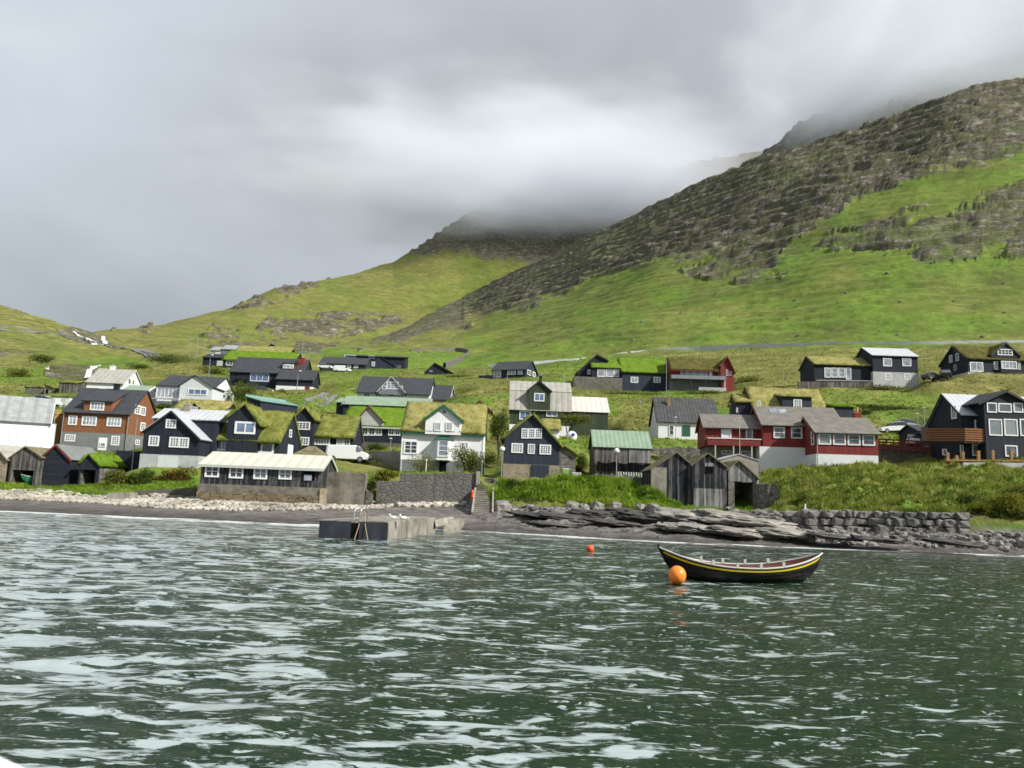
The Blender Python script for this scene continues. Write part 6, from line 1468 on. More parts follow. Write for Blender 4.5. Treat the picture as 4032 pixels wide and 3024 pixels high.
def buoy(name, label, c, r, mat):
    e = empty(name, c, 0, label, 'buoy'); mb = MB(); mb.ball((0,0,0), r, 24, 16, (1,1,1.05)); mb.build('float', M[mat], e, smooth=True)
    mb = MB(); mb.tube([(-r*.5,0,-r*.78), (-r*.8,0,-r*1.0)], [r*.25, r*.15], 8); mb.build('eye', M[mat], e)
    mb = MB(); mb.tube([(0,0,-r*.9), (.05,.1,-1.6)], .015, 5); mb.build('mooring_line', M['rope'], e)
def build_boats():
    M['hullblack'] = m_siding('tarred hull', (.008, .008, .009), .12, 'z', .1, .45); M['yellow'] = m_plain('yellow stripe', (.75, .6, .02), .5)
    M['inner'] = m_siding('red brown boat boards', (.12, .035, .025), .14, 'z', .2); M['railp'] = m_plain('pale grey painted rail', (.42, .42, .4), .6)
    PL = atw(1424, 1212, 29.4); PR = atw(1777, 1222, 29.7); PL.z = PR.z = 0
    rowing_boat('rowing_boat', 'long black open rowing boat with yellow stripe and upswept ends moored offshore', PL, PR, .51, 1.12, 1.75, 'hullblack', 'inner', 'railp', 'yellow')
    p = seapt(1463*W, 1247*W); p = Vector((p.x, 28.1, .24)); p.x = atw(1463, 1230, 28.1).x
    buoy('mooring_buoy', 'large round orange buoy floating at the bow of the black rowing boat', p, .325, 'orange')
    p = seapt(1275*W, 1191*W); p.z = .13; buoy('mooring_buoy', 'small orange buoy alone on the water between pier and boat', p, .2, 'orangered')
    M['hullgreen'] = m_plain('green hull', (.03, .2, .11), .5)
    a = at(*cpx('a', (190, 1240)), 78.2); b = a+Vector((3.0*math.cos(R(50)), 3.0*math.sin(R(50)), 0))
    z = at(*cpx('a', (190, 1250)), 78.2).z; a.z = b.z = 0
    rowing_boat('green_rowing_boat', 'green rowing boat stored inside the open grey plank boathouse', a, b, .5, .72, 1.15, 'hullgreen', 'palewood', 'railp', None, z0=z+.3, tholes=False)
    # the boat the photographer stands on: only the corner of its gunwale
    P1 = at(-500, 2800, 2.2); P2 = at(330, 3240, 1.55); e = empty('passenger_boat', P1, 0, 'white painted gunwale of the near boat in the lower left corner', 'boat'); d = P2-P1
    M['gel'] = m_plain('white gelcoat', (.72, .76, .8), .3, .5)
    mb = MB(); mb.tube([d*-.4, d*0, d*.5, d*1.2], .035, 12); mb.build('rail', M['gel'], e, smooth=True)
    mb = MB(); k = Vector((-.12, -.3, -.75)); mb.add([d*-.4, d*1.2, d*1.2+k, d*-.4+k, d*-.4+Vector((-.06,-.05,0)), d*1.2+Vector((-.06,-.05,0)), d*1.2+k+Vector((-.06,-.05,0)), d*-.4+k+Vector((-.06,-.05,0))], [(0,1,2,3),(7,6,5,4),(0,4,5,1),(1,5,6,2),(2,6,7,3),(3,7,4,0)]); mb.build('hull_side', M['gel'], e)

# ---------------------------------------------------------------- posts
def pole(name, label, crop, base, top, Y, r=.06, kind='lamp', cat='street lamp', group='street lamps in the village', mat='steel'):
    a = at(*cpx(crop, base), Y); b = at(*cpx(crop, top), Y); h = b.z-a.z; e = empty(name, a, 0, label, cat, group)
    mb = MB(); mb.tube([(0,0,-1), (0,0,h*.4), (0,0,h)], [r, r*.9, r*.7], 8); mb.build('pole', M[mat], e)
    if kind == 'lamp':
        mb = MB(); mb.tube([(0,0,h), (.1,-.1,h+.12), (.35,-.3,h+.16)], r*.6, 6); mb.build('arm', M[mat], e)
        mb = MB(); mb.ball((.45,-.4,h+.14), .24, 10, 6, (1.3, 1, .4)); mb.build('lamp_head', M['lampglass'], e, smooth=True)
    elif kind == 'globe':
        mb = MB(); mb.ball((0,0,h-.12), .27, 16, 10, (1, 1, .95)); mb.build('lamp_globe', M['lampglass'], e, smooth=True)
        mb = MB(); mb.tube([(0,0,h-.45), (0,0,h-.32)], [.09, .14], 10); mb.build('collar', M[mat], e)
    elif kind == 'head':
        mb = MB(); mb.tube([(0,0,h-.02), (0,0,h+.08), (0,0,h+.16)], [.16, .26, .05], 10); mb.build('lamp_head', M['lampglass'], e)
    elif kind == 'flag':
        mb = MB(); mb.ball((0,0,h+.05), .09, 8, 6); mb.build('finial', M[mat], e)
    return e
def build_posts():
    P = pole
    P('globe_lamp', 'white globe street lamp at the top of the shore stairs', 'd', (1008,1215), (1020,985), 76, .055, 'globe', 'street lamp')
    P('globe_lamp', 'white globe street lamp in front of the green roofed boathouse', 'e', (906,1275), (908,1000), 71, .055, 'globe', 'street lamp')
    P('street_lamp', 'street lamp rising behind the pale grey gabled house', 'b', (682,400), (702,218), 133, .07)
    P('street_lamp', 'street lamp in front of the red chimney house wall', 'c', (352,590), (370,350), 141, .07)
    P('street_lamp', 'leftmost of the tall lamps on the skyline left of the long turf house', 'b', (522,195), (537,75), 240, .09)
    P('flagpole', 'thick bare pole between the two skyline lamps', 'b', (583,205), (597,62), 238, .14, 'flag', 'pole', None)
    P('street_lamp', 'lamp just right of the thick bare pole on the skyline', 'b', (642,215), (650,90), 236, .09)
    P('flagpole', 'thin pole behind the red brick chimney', 'c', (400,232), (412,110), 232, .07, 'flag', 'pole', None)
    P('street_lamp', 'lamp right of the red brick chimney against the hill', 'c', (455,250), (478,165), 236, .08)
    P('street_lamp', 'lamp between the black villa and the half sunk black house', 'd', (316,350), (320,192), 225, .08)
    P('street_lamp', 'lamp on the grass slope between the green annex and the corrugated roof cottage', 'e', (1108,742), (1112,600), 135, .06, 'head')
    P('street_lamp', 'lamp right of the dark corrugated roof', 'f', (797,715), (797,622), 116, .06, 'head')
    P('street_lamp', 'lamp before the wall of the white corrugated roof cottage', 'f', (340,898), (341,735), 103, .05, 'head')
    P('street_lamp', 'taller lamp right of the white estate car', 'h', (443,800), (443,655), 110, .07, 'head')
    P('street_lamp', 'shorter lamp immediately right of the white estate car', 'h', (388,840), (387,705), 103, .06, 'head')
    P('street_lamp', 'lamp before the navy bungalow', 'd', (1058,420), (1062,372), 168, .05, 'head')
    P('street_lamp', 'lamp behind the white panel van near the bright turf house', 'c', (1140,1008), (1140,912), 94, .05, 'head')
    P('marker_post', 'lone pale post on the slope left of the turf roofed wing', 'g', (180,405), (170,342), 160, .09, 'flag', 'post', None)
    P('marker_post', 'lone pale post on the grass right of the navy bungalow', 'e', (470,405), (470,362), 165, .09, 'flag', 'post', None)
    P('flagpole', 'thin white flagpole before the balcony of the long red house', 'f', (878,1045), (876,742), 78, .035, 'flag', 'flagpole', None, 'pal')
    P('flagpole', 'pale leaning flagpole between the brown house and the black gable house', 'b', (42,1145), (98,752), 81.5, .06, 'flag', 'flagpole', None)
    P('flagpole', 'thin flagpole before the end of the black turf bungalow', 'f', (262,560), (296,262), 150, .06, 'flag', 'flagpole', None)
    P('clothes_post', 'white post at the left corner of the white turf house garden', 'd', (163,1222), (170,1085), 79, .05, 'flag', 'post', None, 'trim')
    P('clothes_post', 'white clothes line post left of the bay window doorway', 'd', (375,1195), (376,1092), 77, .045, 'flag', 'post', None, 'trim')
    P('clothes_post', 'grey post right of the rounded tree by the stairs', 'd', (842,1215), (842,1105), 76, .05, 'flag', 'post', None)
    P('fence_post', 'small post above the twin turf house gable', 'c', (425,632), (433,565), 112, .05, 'flag', 'post', None)

def build_fences():
    a = at(*cpx('g', (982, 912)), 92.6); b = at(*cpx('h', (560, 942)), 92); e = empty('red_railing', a, 0, 'dark red boarded railing right of the long red house', 'fence'); d = b-a
    for k in range(4): mb = MB(); mb.beam(Vector((0,0,-.36*k)), d+Vector((0,0,-.36*k)), .05, .2); mb.build('rail', M['redrail'], e)
    for k in range(9): mb = MB(); p = d*(k/8); mb.beam(p+Vector((0,.08,.1)), p+Vector((0,.08,-1.6)), .12, .1); mb.build('post', M['rtrim'], e)
    e = empty('deck_posts', at(*cpx('h', (635, 1085)), 82.5), 0, 'row of short orange timber posts along a deck before the large black house', 'fence')
    O = e.location
    for x, yt in ((635,1025),(710,1048),(762,1018),(893,1010),(1012,1006),(1168,1008)):
        p = at(*cpx('h', (x, 1085)), 82.5)-O; t = at(*cpx('h', (x, yt)), 82.5)-O; mb = MB(); mb.beam(p-Vector((0,0,.5)), t, .28, .28); mb.build('post', M['postwood'], e)
    p = at(*cpx('h', (600, 1092)), 82.7)-O; q = at(*cpx('h', (1280, 1096)), 82.7)-O; mb = MB(); mb.beam(p, q, 1.2, .16); mb.build('deck_edge', M['postwood'], e)
    a = at(*cpx('a', (1088, 932)), 84); b = at(*cpx('a', (1310, 938)), 84); e = empty('black_fence', a, 0, 'tall black board fence between the small turf boathouse and the black gable house', 'fence'); d = b-a
    mb = MB(); mb.box(0, d.x, 0, .08, -2.2+0, 0); mb.build('boards', M['black'], e); 
    for k in range(4): mb = MB(); mb.box(d.x*k/3-.06, d.x*k/3+.06, .085, .2, -2.2, .04); mb.build('post', M['ktrim'], e)
    # drying rack
    a = at(*cpx('e', (915, 1185)), 77.5); b = at(*cpx('e', (1190, 1198)), 77.5); d = b-a; e = empty('drying_rack', a, 0, 'rail with a row of small pale things hung up to dry below the black net', 'rack')
    mb = MB(); mb.tube([(0,0,0), d], .03, 6); mb.build('rail', M['oldwood'], e)
    for k in range(4): mb = MB(); p = d*(k/3); mb.tube([p+Vector((0,0,.05)), p+Vector((0,0,-1.3))], .04, 6); mb.build('post', M['oldwood'], e)
    mb = MB(); rd = random.Random(2)
    for k in range(13): p = d*((k+.5)/13); hh = rd.uniform(.25, .45); mb.add([p+Vector((-.07,-.03,0)), p+Vector((.07,-.03,0)), p+Vector((.09,-.05,-hh)), p+Vector((-.02,-.05,-hh*1.1)), p+Vector((-.07,.02,0)), p+Vector((.07,.02,0)), p+Vector((.09,.0,-hh)), p+Vector((-.02,.0,-hh*1.1))], [(0,1,2,3),(7,6,5,4),(0,4,5,1),(1,5,6,2),(2,6,7,3),(3,7,4,0)])
    mb.build('hung_fish', M['pal'], e)
    a = at(*cpx('g', (300, 425)), 143); b = at(*cpx('g', (950, 420)), 142); d = b-a; e = empty('terrace_fence', a, 0, 'thin white topped terrace fence before the turf roofed wing up the slope', 'fence')
    mb = MB(); mb.beam((d.x*.25,0,.3), (d.x,0,.55), .1, .1); mb.build('top_rail', M['pal'], e); mb = MB(); mb.beam((0,.1,-.9), (d.x,.1,-.5), .2, 1.6); mb.build('boards', M['oldwood'], e)
    for k in range(7): mb = MB(); x = d.x*(.25+.75*k/6); mb.box(x-.06, x+.06, -.05, .05, -1.5, .3); mb.build('post', M['oldwood'], e)
    # bins, tent
    for (nm, lab, c, p, D, w, h, mt) in (('wheelie_bin', 'green wheelie bin with pale lid beside the black shore house', 'e', (482,1252), 77, .62, 1.05, 'bin'), ('white_tub', 'white tub standing right of the green wheelie bin', 'e', (572,1262), 76, .85, .75, 'trim')):
        if mt == 'bin': M['bin'] = m_plain('lime plastic', (.25, .4, .06), .5)
        q = at(*cpx(c, p), D); e = empty(nm, q, 0, lab, 'bin' if mt == 'bin' else 'tub')
        mb = MB(); mb.add([(-w*.42,-w*.42,-.1),(w*.42,-w*.42,-.1),(w*.42,w*.42,-.1),(-w*.42,w*.42,-.1),(-w*.5,-w*.5,h),(w*.5,-w*.5,h),(w*.5,w*.5,h),(-w*.5,w*.5,h)], [(0,3,2,1),(4,5,6,7),(0,1,5,4),(1,2,6,5),(2,3,7,6),(3,0,4,7)]); mb.build('body', M[mt], e)
        mb = MB(); mb.box(-w*.54, w*.54, -w*.56, w*.54, h+.004, h+.09); mb.build('lid', M['trim'], e)
    q = at(*cpx('e', (532, 888)), 101); e = empty('play_tent', q, 0, 'white dome tent with a blue bag under the umbrella shaped tree', 'tent'); M['bluebag'] = m_plain('blue fabric', (.02, .09, .5), .8)
    mb = MB()
    for j in range(6):
        for i in range(10): pass
    mb.ball((0, 0, -.05), .78, 16, 10, (1, .8, 1.0)); mb.build('canopy', M['trim'], e, smooth=True); mb = MB(); mb.ball((.2,-.7,.2), .26, 10, 8, (.9,.5,.9)); mb.build('bag', M['bluebag'], e, smooth=True)

# ---------------------------------------------------------------- vegetation
def leaf_tris(blobs, n, sz, rd):
    tr = []; tint = []
    tot = sum(b[3]*b[5]+b[3]*b[4] for b in blobs)
    for (cx, cy, cz, rx, ry, rz) in blobs:
        k = int(n*(rx*rz+rx*ry)/tot); bt = rd.uniform(.1, .9)
        for _ in range(k):
            th = rd.uniform(0, 6.283); u = rd.uniform(-1, 1); r = rd.random()**.33*rd.uniform(.8, 1.06); s = math.sqrt(1-u*u)
            nz = 1+.3*mnoise.noise(Vector((s*math.cos(th)*1.8+cx, s*math.sin(th)*1.8+cy, u*1.8+cz)))
            p = Vector((cx+rx*r*nz*s*math.cos(th), cy+ry*r*nz*s*math.sin(th), cz+rz*r*nz*u))
            a = Vector((rd.gauss(0,1), rd.gauss(0,1), rd.gauss(0,.7))).normalized()*sz*rd.uniform(.6, 1.4); b = Vector((rd.gauss(0,1), rd.gauss(0,1), rd.gauss(0,.7))).normalized()*sz*rd.uniform(.6, 1.2)
            tr.append((p-a*.5, p+a*.5, p+b)); tint.append(min(1, max(0, bt*.5+rd.random()*.5)))
    return np.array([[tuple(v) for v in t] for t in tr]), np.array(tint)
def shrub(name, label, crop, c, hw, hh, Y, mat='leafB', n=1100, sz=.16, cat='bush', group=None, seed=0, tree=False, lobes=6, flat=1.0):
    if not tree:
        hp = hit(*cpx(crop, (c[0], c[1]+hh*.75)))
        if .6*Y < hp.y < 1.5*Y: Y = hp.y+.2
    rd = random.Random(seed+int(c[0]*7+c[1])); P = at(*cpx(crop, c), Y); s = CROPS[crop][2]; k = Y/F*s*(1.35 if tree else 1.25); rx = hw*k; rz = hh*k; n = int(n*1.8); ry = min(rx, max(rz, .8))*.9
    base = Vector((P.x, P.y, P.z-rz*(1.0 if not tree else 1.0))); e = empty(name, base, 0, label, cat, group); blobs = []
    for i in range(lobes):
        a = rd.uniform(0, 6.283); q = rd.uniform(.2, .62)
        f = rd.uniform(.38, .6); blobs.append((math.cos(a)*rx*q, math.sin(a)*ry*q, rz+rz*(rd.uniform(-.5, .4) if tree else rd.uniform(-.75, .35))*flat, rx*f, ry*f, rz*f*flat*1.15))
    blobs.append((0, 0, rz*(.95 if tree else .6), rx*.68, ry*.68, rz*(.7 if tree else .95)*flat))
    t, ti = leaf_tris(blobs, n, sz, rd); blades_mesh('crown' if tree else 'leaves', t, M[mat], e, ti)
    mb = MB()
    g = -1.2 if not tree else -max(1.5, rz*.9)
    for i in range(5 if not tree else 7):
        b = blobs[i % len(blobs)]; x0 = rd.uniform(-.1, .1); mb.tube([(x0, 0, g), (b[0]*.4, b[1]*.4, b[2]*.5), (b[0], b[1], b[2]+b[5]*.4)], [.07 if not tree else .11, .05, .015], 5)
    mb.build('trunk' if tree else 'stems', M['bark'], e); return e
def build_veg():
    S = shrub
    S('conifer_hedge', 'rounded yellow green bush before the basement of the brown house', 'a', (790,852), 150, 58, 91.5, 'leafC', 2200)
    S('bush', 'small olive bush at the right basement corner of the brown house', 'a', (1175,872), 75, 52, 91.5, 'leafA', 900)
    S('bush', 'wide dark bush right of the small turf boathouse', 'a', (1100,1170), 165, 92, 78.5, 'leafA', 3000, lobes=9)
    S('bush', 'dark green bush below the leaning flagpole', 'a', (1330,1190), 110, 70, 78, 'leafB', 1700)
    S('bush', 'rust tinted bush before the stone base of the black gable house', 'b', (385,1205), 165, 66, 76.5, 'leafD', 2800, lobes=9)
    S('bush', 'low green bush at the left end of the rust tinted bush', 'b', (150,1215), 90, 60, 76.5, 'leafB', 1200)
    S('young_tree', 'thin sparse tree before the white hall', 'a', (35,835), 70, 70, 85, 'leafC', 420, .14, 'tree', tree=True)
    S('bush', 'broad dark thicket hanging over the cliff above the stone cellar', 'a', (380,70), 150, 50, 178, 'leafB', 1300, .3)
    S('bush', 'grey green round bush on the left slope below the cliff thicket', 'a', (205,205), 115, 55, 166, 'leafA', 1100, .28)
    S('bush', 'long dark shrubbery on the slope under the skyline lamps', 'b', (390,235), 225, 52, 188, 'leafB', 2300, .3, lobes=9)
    S('bush', 'dark shrub left of the long slope shrubbery', 'b', (110,300), 110, 38, 176, 'leafB', 1000, .28)
    S('bush', 'pale green shrub above the pale grey gabled house', 'b', (720,335), 150, 42, 160, 'leafA', 1300, .25)
    S('tree', 'round dark tree between the grey gabled house and the red chimney house', 'b', (975,515), 98, 92, 132, 'leafB', 2200, .2, 'tree', tree=True)
    S('bush', 'small bright bush at the gable foot of the pale grey house', 'b', (865,632), 55, 30, 112, 'leafB', 500)
    S('bush', 'dark bush below the windows of the bright turf house', 'c', (1035,970), 95, 36, 99, 'leafB', 1100)
    S('bush', 'dark bush left of the white turf house corner', 'c', (1190,1095), 48, 36, 85, 'leafB', 600)
    S('bush', 'yellow green bush on the wall left of the white turf house', 'c', (1115,1203), 88, 48, 76.5, 'leafC', 1500)
    S('bush', 'flat yellow green bush on top of the tall plastered wall', 'd', (248,1170), 58, 24, 76.5, 'leafC', 700)
    S('young_tree', 'thin leaved tree before the left window of the white turf house', 'd', (335,1085), 120, 92, 79, 'leafA', 850, .12, 'tree', tree=True)
    S('tree', 'spreading olive tree before the right side of the white turf house', 'd', (735,1075), 135, 96, 79, 'leafA', 2300, .14, 'tree', tree=True, lobes=9)
    S('bush', 'olive bush between the spreading tree and the globe lamp', 'd', (930,1065), 68, 58, 81, 'leafA', 900)
    S('tree', 'tall leafy green tree between white turf house and green mansard house', 'd', (995,800), 78, 118, 93, 'leafB', 2400, .16, 'tree', tree=True, lobes=8)
    S('umbrella_tree', 'flat topped umbrella shaped tree before the green annex', 'e', (510,742), 172, 52, 101, 'leafA', 2200, .15, 'tree', tree=True, lobes=10, flat=.8)
    S('bush', 'rust and green bush beside the stone wing of the black shore house', 'e', (580,1165), 68, 55, 76.5, 'leafD', 1300, .12)
    S('bush', 'dark green bush left of the green roofed boathouse', 'e', (640,1095), 48, 75, 86, 'leafB', 1000)
    S('bush', 'brown green bush at the right end of the orange deck posts', 'h', (1235,1072), 62, 42, 80.2, 'leafA', 900)
    S('bush', 'low bush at the left end of the low grey garden wall', 'h', (770,1092), 62, 26, 79.8, 'leafA', 700)
    S('bush', 'yellow flecked thicket overhanging the dark hollow', 'h', (1130,1450), 150, 110, 59.5, 'leafC', 3400, .12, lobes=10)
    S('bush', 'olive thicket at the right edge above the dark hollow', 'h', (1260,1400), 130, 140, 62, 'leafA', 2600, .13, lobes=9)
    S('bush', 'dense green bush on the lower bank left of the yellow flecked thicket', 'h', (830,1420), 130, 70, 62, 'leafB', 1900, .12)
    S('bush', 'tall green plant on the boulder wall beside the drain pipe', 'g', (350,1410), 90, 60, 61.5, 'leafB', 1300, .12)
    S('hedge', 'dark hedge on the bank left of the black side shed', 'h', (140,650), 330, 26, 122, 'leafB', 1600, .2, 'hedge', lobes=12)
    S('bush', 'dark clipped hedge before the black villa', 'c', (980,318), 105, 14, 224, 'leafB', 700, .3)
    S('bush', 'brownish shrubs along the bank right of the half sunk black house', 'd', (640,385), 120, 14, 196, 'leafA', 700, .25)
    S('bush', 'small dark shrubs above the red roofed garage bank', 'g', (880,690), 60, 20, 118, 'leafB', 400, .18)
    S('bush', 'yellow green bush hanging over the left end of the dark hollow', 'h', (930,1500), 95, 48, 57, 'leafC', 1500, .12)
    S('bush', 'dark green leaves drooping over the middle of the dark hollow', 'h', (1075,1530), 95, 45, 57, 'leafB', 1500, .12)
    S('bush', 'olive leaves drooping over the right end of the dark hollow', 'h', (1225,1535), 110, 50, 57, 'leafA', 1500, .12)
    S('bush', 'low green plant on the wall top right of the shore stairs', 'd', (1110,1275), 60, 30, 71, 'leafB', 700, .1)
    S('bush', 'shrub between twin turf house and teal roofed shed', 'c', (255,650), 60, 35, 108, 'leafA', 700, .15)
    S('bush', 'green shrub left of the corrugated roof cottage', 'e', (1230,870), 50, 28, 112, 'leafC', 600, .14)
    S('bush', 'long tall grass bush along the terrace under the black turf bungalow', 'e', (1050,520), 300, 26, 150, 'leafA', 1500, .2, lobes=12)
    S('bush', 'green shrub on the terrace under the red terrace house', 'f', (560,520), 200, 22, 150, 'leafB', 1000, .2, lobes=10)
    S('bush', 'shrubs on the bank below the black two storey house', 'g', (1050,480), 260, 26, 140, 'leafA', 1200, .2, lobes=12)
    S('bush', 'round grassy shrub right of the red terrace house', 'f', (960,400), 130, 40, 152, 'leafA', 1100, .2)
    S('bush', 'green bushes right of the pale grey gabled house garden', 'b', (300,635), 110, 28, 118, 'leafB', 800, .16)
    S('bush', 'small bush by the parked dark car under the street lamp', 'c', (230,505), 60, 26, 156, 'leafC', 500, .18)
    S('bush', 'dark hedge before the veranda of the bright turf house', 'c', (880,1005), 50, 25, 97, 'leafA', 400, .14)
    S('bush', 'bushes at the left foot of the green mansard house', 'e', (20,905), 50, 45, 98, 'leafB', 800, .15)
    S('bush', 'wild bush in the gap between quay wall and plastered wall', 'c', (1000,1290), 45, 60, 73, 'leafB', 900, .12)
    S('bush', 'low green plants at the foot of the garden wall', 'c', (1110,1445), 80, 22, 69, 'leafB', 800, .1)
    # drain pipe on the boulder wall
    a = at(*cpx('g', (362, 1600)), 58.8); b = at(*cpx('g', (362, 1455)), 58.8); mb = MB(); mb.tube([a-Vector((0,0,.3)), b], .07, 8); mb.tube([a.lerp(b, .45), a.lerp(b, .75)], .17, 8); o = mb.build('drain_pipe', M['lampglass']); tag(o, 'white drain pipe running down the boulder wall', 'pipe')

# ---------------------------------------------------------------- ribbons on the terrain
def gz(x, y):
    V, _, _ = TERR; a_ = V[100, :, 0]/V[100, :, 1]; Y_ = V[:, 0, 1]
    i = min(len(a_)-2, max(0, int(np.searchsorted(a_, x/y))-1)); j = min(len(Y_)-2, max(0, int(np.searchsorted(Y_, y))-1))
    return float(V[j:j+2, i:i+2, 2].mean())
def ribbon(name, pts, w, mat, lift=.12, label=None, cat=None, kind='structure', n=14, **hk):
    P = []
    for i in range(len(pts)-1):
        for k in range(n):
            f = k/n; P.append((pts[i][0]*(1-f)+pts[i+1][0]*f, pts[i][1]*(1-f)+pts[i+1][1]*f))
    P.append(pts[-1]); Q = [hitw(x, y, **hk) for x, y in P]
    for _ in range(3): Q = [Q[0]]+[(Q[i-1]+Q[i]*2+Q[i+1])/4 for i in range(1, len(Q)-1)]+[Q[-1]]
    vs = []; fs = []
    for i, p in enumerate(Q):
        d = (Q[min(i+1, len(Q)-1)]-Q[max(0, i-1)]); d.z = 0; d.normalize(); s = Vector((-d.y, d.x, 0))*w/2
        for sg in (-1, 1):
            v = p+s*sg; vs.append((v.x, v.y, gz(v.x, v.y)+lift))
    for i in range(len(Q)-1): fs.append((2*i, 2*i+1, 2*i+3, 2*i+2))
    mb = MB(); mb.add(vs, fs); o = mb.build(name, M[mat], recalc=False); tag(o, label, cat, kind=kind); return Q
def fieldwall(name, label, pts, h, th, mat, cat='wall', posts=False, n=14, lift=0):
    P = []
    for i in range(len(pts)-1):
        for k in range(n):
            f = k/n; P.append((pts[i][0]*(1-f)+pts[i+1][0]*f, pts[i][1]*(1-f)+pts[i+1][1]*f))
    P.append(pts[-1]); Q = [hitw(x, y, y0=120) for x, y in P]
    for _ in range(4): Q = [Q[0]]+[(Q[i-1]+Q[i]*2+Q[i+1])/4 for i in range(1, len(Q)-1)]+[Q[-1]]
    e = empty(name, Q[0], 0, label, cat); O = Q[0]; mb = MB(); vs = []; fs = []
    for i, p in enumerate(Q):
        d = (Q[min(i+1, len(Q)-1)]-Q[max(0, i-1)]); d.z = 0; d.normalize(); s = Vector((-d.y, d.x, 0))*th/2; j = 0 if posts else random.uniform(-.1, .1)
        q = p-O
        lo = lift if posts else -1.5
        vs += [q-s+Vector((0,0,lo)), q-s+Vector((0,0,h+j)), q+s+Vector((0,0,h+j)), q+s+Vector((0,0,lo))]
    for i in range(len(Q)-1):
        for k in range(4): fs.append((4*i+k, 4*i+(k+1) % 4, 4*i+4+(k+1) % 4, 4*i+4+k))
    mb.add(vs, fs); mb.build('rail' if posts else 'stones', M[mat], e)
    if posts:
        mb = MB()
        for i in range(0, len(Q), 3): q = Q[i]-O; mb.box(q.x-.1, q.x+.1, q.y-.1, q.y+.1, q.z-1.5, q.z+h)
        mb.build('posts', M[mat], e)
    return Q
def build_ribbons():
    ribbon('road', [(-40,700),(60,712),(130,725),(200,740),(260,753),(335,768)], 5, 'road', .35, y0=200)
    fieldwall('guard_rail', 'long pale guard rail following the road on the left hillside', [(-40,701),(60,713),(130,726),(200,741),(260,754),(335,769)], 1.0, .2, 'steel', 'guard rail', True, lift=.5)
    fieldwall('road_edge_wall', 'long thin grey wall crossing the foot of the mountain', [(1055,790),(1130,786),(1250,777),(1330,767),(1400,758),(1500,752),(1600,748),(1800,743),(2000,741),(2212,738),(2270,737)], .5, .3, 'fencegrey')
    fieldwall('curved_field_wall', 'curved dry stone field wall looping on the slope above the half sunk house', [(885,762),(930,757),(985,756),(1015,760),(1010,768),(990,780),(960,790)], 1.1, .9, 'drystone')
    ribbon('village_lane', [(1000/W+.2579*640,713+.2579*535),(1000/W+.2579*600,713+.2579*565),(1000/W+.2579*560,713+.2579*592),(1000/W+.2579*480,713+.2579*612)], 3.2, 'road', .15, y0=120)
    M['whitewater'] = m_noise('white water', (.45, .5, .53), (.85, .87, .88), 1.2, .6, .3, .5, stretch=(1, 1, .3))
    ribbon('waterfall', [(160,716),(178,722),(196,732),(206,745)], 2.2, 'whitewater', .5, n=6, y0=250)
    ribbon('waterfall', [(222,726),(228,736),(226,746)], 2., 'whitewater', .5, n=6, y0=250)
    ribbon('waterfall', [(214,783),(205,792),(194,802),(188,818)], 1.3, 'whitewater', .25, n=6, y0=120)
    ribbon('waterfall', [(100,793),(104,798)], .8, 'whitewater', .2, n=6, y0=120)

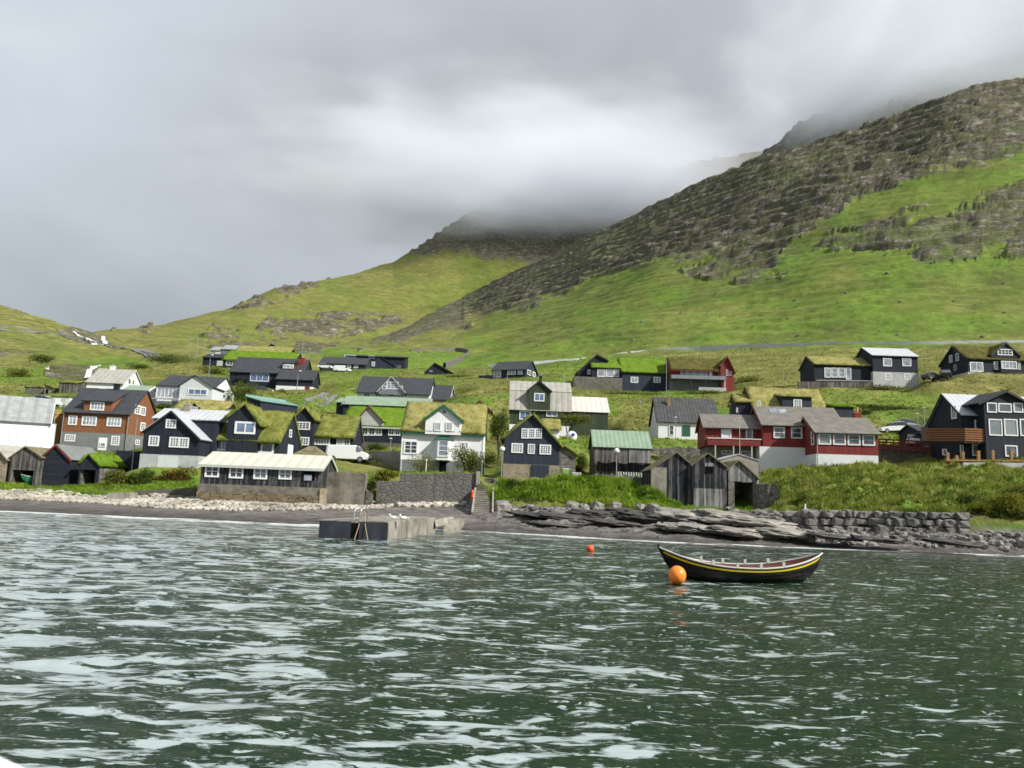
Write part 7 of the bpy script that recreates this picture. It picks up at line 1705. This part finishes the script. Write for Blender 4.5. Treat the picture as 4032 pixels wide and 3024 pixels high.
def scatter():
    """grass tufts, pebbles and rubble from terrain vertices seen in given picture regions"""
    V, px, py = TERR; rd = np.random.default_rng(5)
    def pick(poly, n, ymin, ymax, extra=None):
        m = pip(px, py, poly) & (V[..., 1] > ymin) & (V[..., 1] < ymax)
        if extra is not None: m &= extra
        idx = np.flatnonzero(m.reshape(-1))
        if len(idx) == 0: return np.zeros((0, 3))
        w = (1/V.reshape(-1, 3)[idx, 1]**0); s = rd.choice(idx, n); P = V.reshape(-1, 3)[s].copy(); P[:, :2] += rd.uniform(-.15, .15, (n, 2)); return P
    def tufts(name, label, sets, mat, cat='grass'):
        tr = []; ti = []
        for poly, n, y0, y1, h, w in sets:
            P = pick(poly, n, y0, y1); clump = fbm(P[:, 0]/1.6, P[:, 1]/1.6, 3, 9) if len(P) else 0
            for b in range(5):
                a = rd.uniform(0, 6.283, len(P)); hh = h*rd.uniform(.5, 1.3, len(P))*(.4+1.2*clump); ww = w*rd.uniform(.6, 1.3, len(P))
                off = np.stack([rd.normal(0, h*.35, len(P)), rd.normal(0, h*.35, len(P)), np.zeros(len(P))], -1); B = P+off-np.array([0, 0, .05])
                dx = np.stack([np.cos(a)*ww, np.sin(a)*ww, np.zeros(len(P))], -1); tip = B+np.stack([rd.normal(0, .45, len(P))*hh, rd.normal(-.15, .45, len(P))*hh, hh], -1)
                tr.append(np.stack([B-dx, B+dx, tip], 1)); ti.append(np.clip(clump*1.0+rd.normal(0, .2, len(P)), 0, 1))
        o = blades_mesh(name, np.concatenate(tr), M[mat], None, np.concatenate(ti)); tag(o, label, cat, kind='stuff')
    M['lushgrass'] = m_green('lush long grass', [(.05,.1,.01), (.12,.22,.018), (.21,.34,.028), (.36,.42,.08)], .8)
    M['wildgrass'] = m_green('wild bank grass', [(.06,.09,.016), (.13,.18,.026), (.23,.27,.045), (.4,.38,.13)], .9)
    tufts('lush_grass', 'long bright green grass hanging over the shore mound and strips', [
        ([(1078,1036),(1130,1040),(1300,1032),(1400,1045),(1440,1070),(1470,1092),(1440,1108),(1380,1106),(1340,1095),(1280,1090),(1230,1085),(1170,1085),(1080,1065)], 9000, 60, 76, .38, .05),
        ([(1420,1078),(1640,1095),(1640,1112),(1420,1102)], 1500, 60, 76, .22, .04),
        ([(-10,1040),(425,1040),(425,1060),(330,1062),(250,1068),(150,1072),(-10,1064)], 4500, 64, 80, .22, .04),
        ([(800,1065),(870,1070),(880,1090),(800,1085)], 500, 64, 74, .3, .05), ([(1060,1060),(1100,1065),(1100,1090),(1055,1085)], 500, 60, 74, .3, .05),
        ([(720,1020),(1040,1020),(1040,1040),(720,1040)], 600, 72, 84, .25, .04)], 'lushgrass')
    tufts('bank_grass', 'rough mixed grass covering the bank below the red house', [
        ([(1645,1000),(1800,985),(2240,995),(2240,1120),(2100,1112),(1760,1108),(1670,1110)], 12000, 55, 84, .42, .055)], 'wildgrass')
    tufts('field_grass', 'rough grass on the slopes between the houses', [
        ([(-20,770),(2240,745),(2240,1000),(-20,1000)], 26000, 84, 230, .3, .09)], 'wildgrass')
    # pebbles
    mb = MB(); rr = random.Random(3)
    for poly, n, y0, y1, s0, s1 in (([(-5,1062),(60,1058),(120,1062),(200,1072),(330,1072),(430,1078),(430,1102),(330,1097),(200,1087),(-5,1078)], 1900, 62, 76, .09, .26),
                                    ([(430,1084),(700,1086),(800,1082),(860,1086),(830,1099),(600,1103),(430,1103)], 1300, 62, 74, .09, .24),
                                    ([(330,1062),(425,1064),(425,1080),(330,1074)], 260, 62, 76, .12, .34),
                                    ([(860,1082),(1020,1080),(1020,1095),(860,1095)], 160, 60, 74, .12, .4)):
        for p in pick(poly, n, y0, y1):
            s = rr.uniform(s0, s1); mb.stone((p[0], p[1], p[2]+s*.25), s*rr.uniform(.8, 1.4), s, s*rr.uniform(.45, .8), rr.uniform(0, 3), rr.random(), .8)
    o = mb.build('beach_stones', M['pebble'], recalc=False); tag(o, 'band of pale rounded beach stones above the dark sand', 'stones', kind='stuff')
    mb = MB()
    for poly, n, y0, y1, s0, s1 in (([(1700,1145),(2212,1150),(2230,1190),(2000,1182),(1850,1178),(1700,1168)], 420, 45, 62, .08, .38), ([(1060,1092),(1420,1098),(1400,1112),(1080,1106)], 130, 56, 72, .1, .42),
                                    ([(1420,1100),(1660,1106),(1660,1170),(1420,1160)], 26, 50, 70, .15, .5), ([(1640,1100),(1680,1100),(1690,1145),(1640,1130)], 70, 56, 68, .15, .4)):
        for p in pick(poly, n, y0, y1):
            s = rr.uniform(s0, s1)*rr.uniform(.5, 1); mb.stone((p[0], p[1], p[2]+s*.15), s*rr.uniform(.9, 1.8), s, s*rr.uniform(.4, .8), rr.uniform(0, 3), rr.random(), .75)
    o = mb.build('shore_rubble', M['boulder'], recalc=False); tag(o, 'dark rubble and rock fragments on the rocky right shore', 'stones', kind='stuff')
    # pale rocks on the mountain grass
    mb = MB()
    P = pick([(1000,560),(1700,600),(2212,560),(2212,730),(1200,780),(900,760)], 160, 190, 700)
    for p in P: s = rr.uniform(.2, .6)*rr.uniform(.4, 1.2); mb.stone((p[0], p[1], p[2]+s*.2), s*1.3, s, s*.7, rr.uniform(0, 3), rr.random(), .8)
    o = mb.build('fallen_rocks', M['boulder'], recalc=False); tag(o, 'fallen rocks scattered on the green mountain slope', 'stones', kind='stuff')
build_houses(); build_vehicles(); build_walls_pads(); build_shore()
resid()
build_boats(); build_posts(); build_fences(); build_veg()
make_terrain(); build_ribbons(); scatter(); make_far(); make_water(); make_light(); make_cloud()
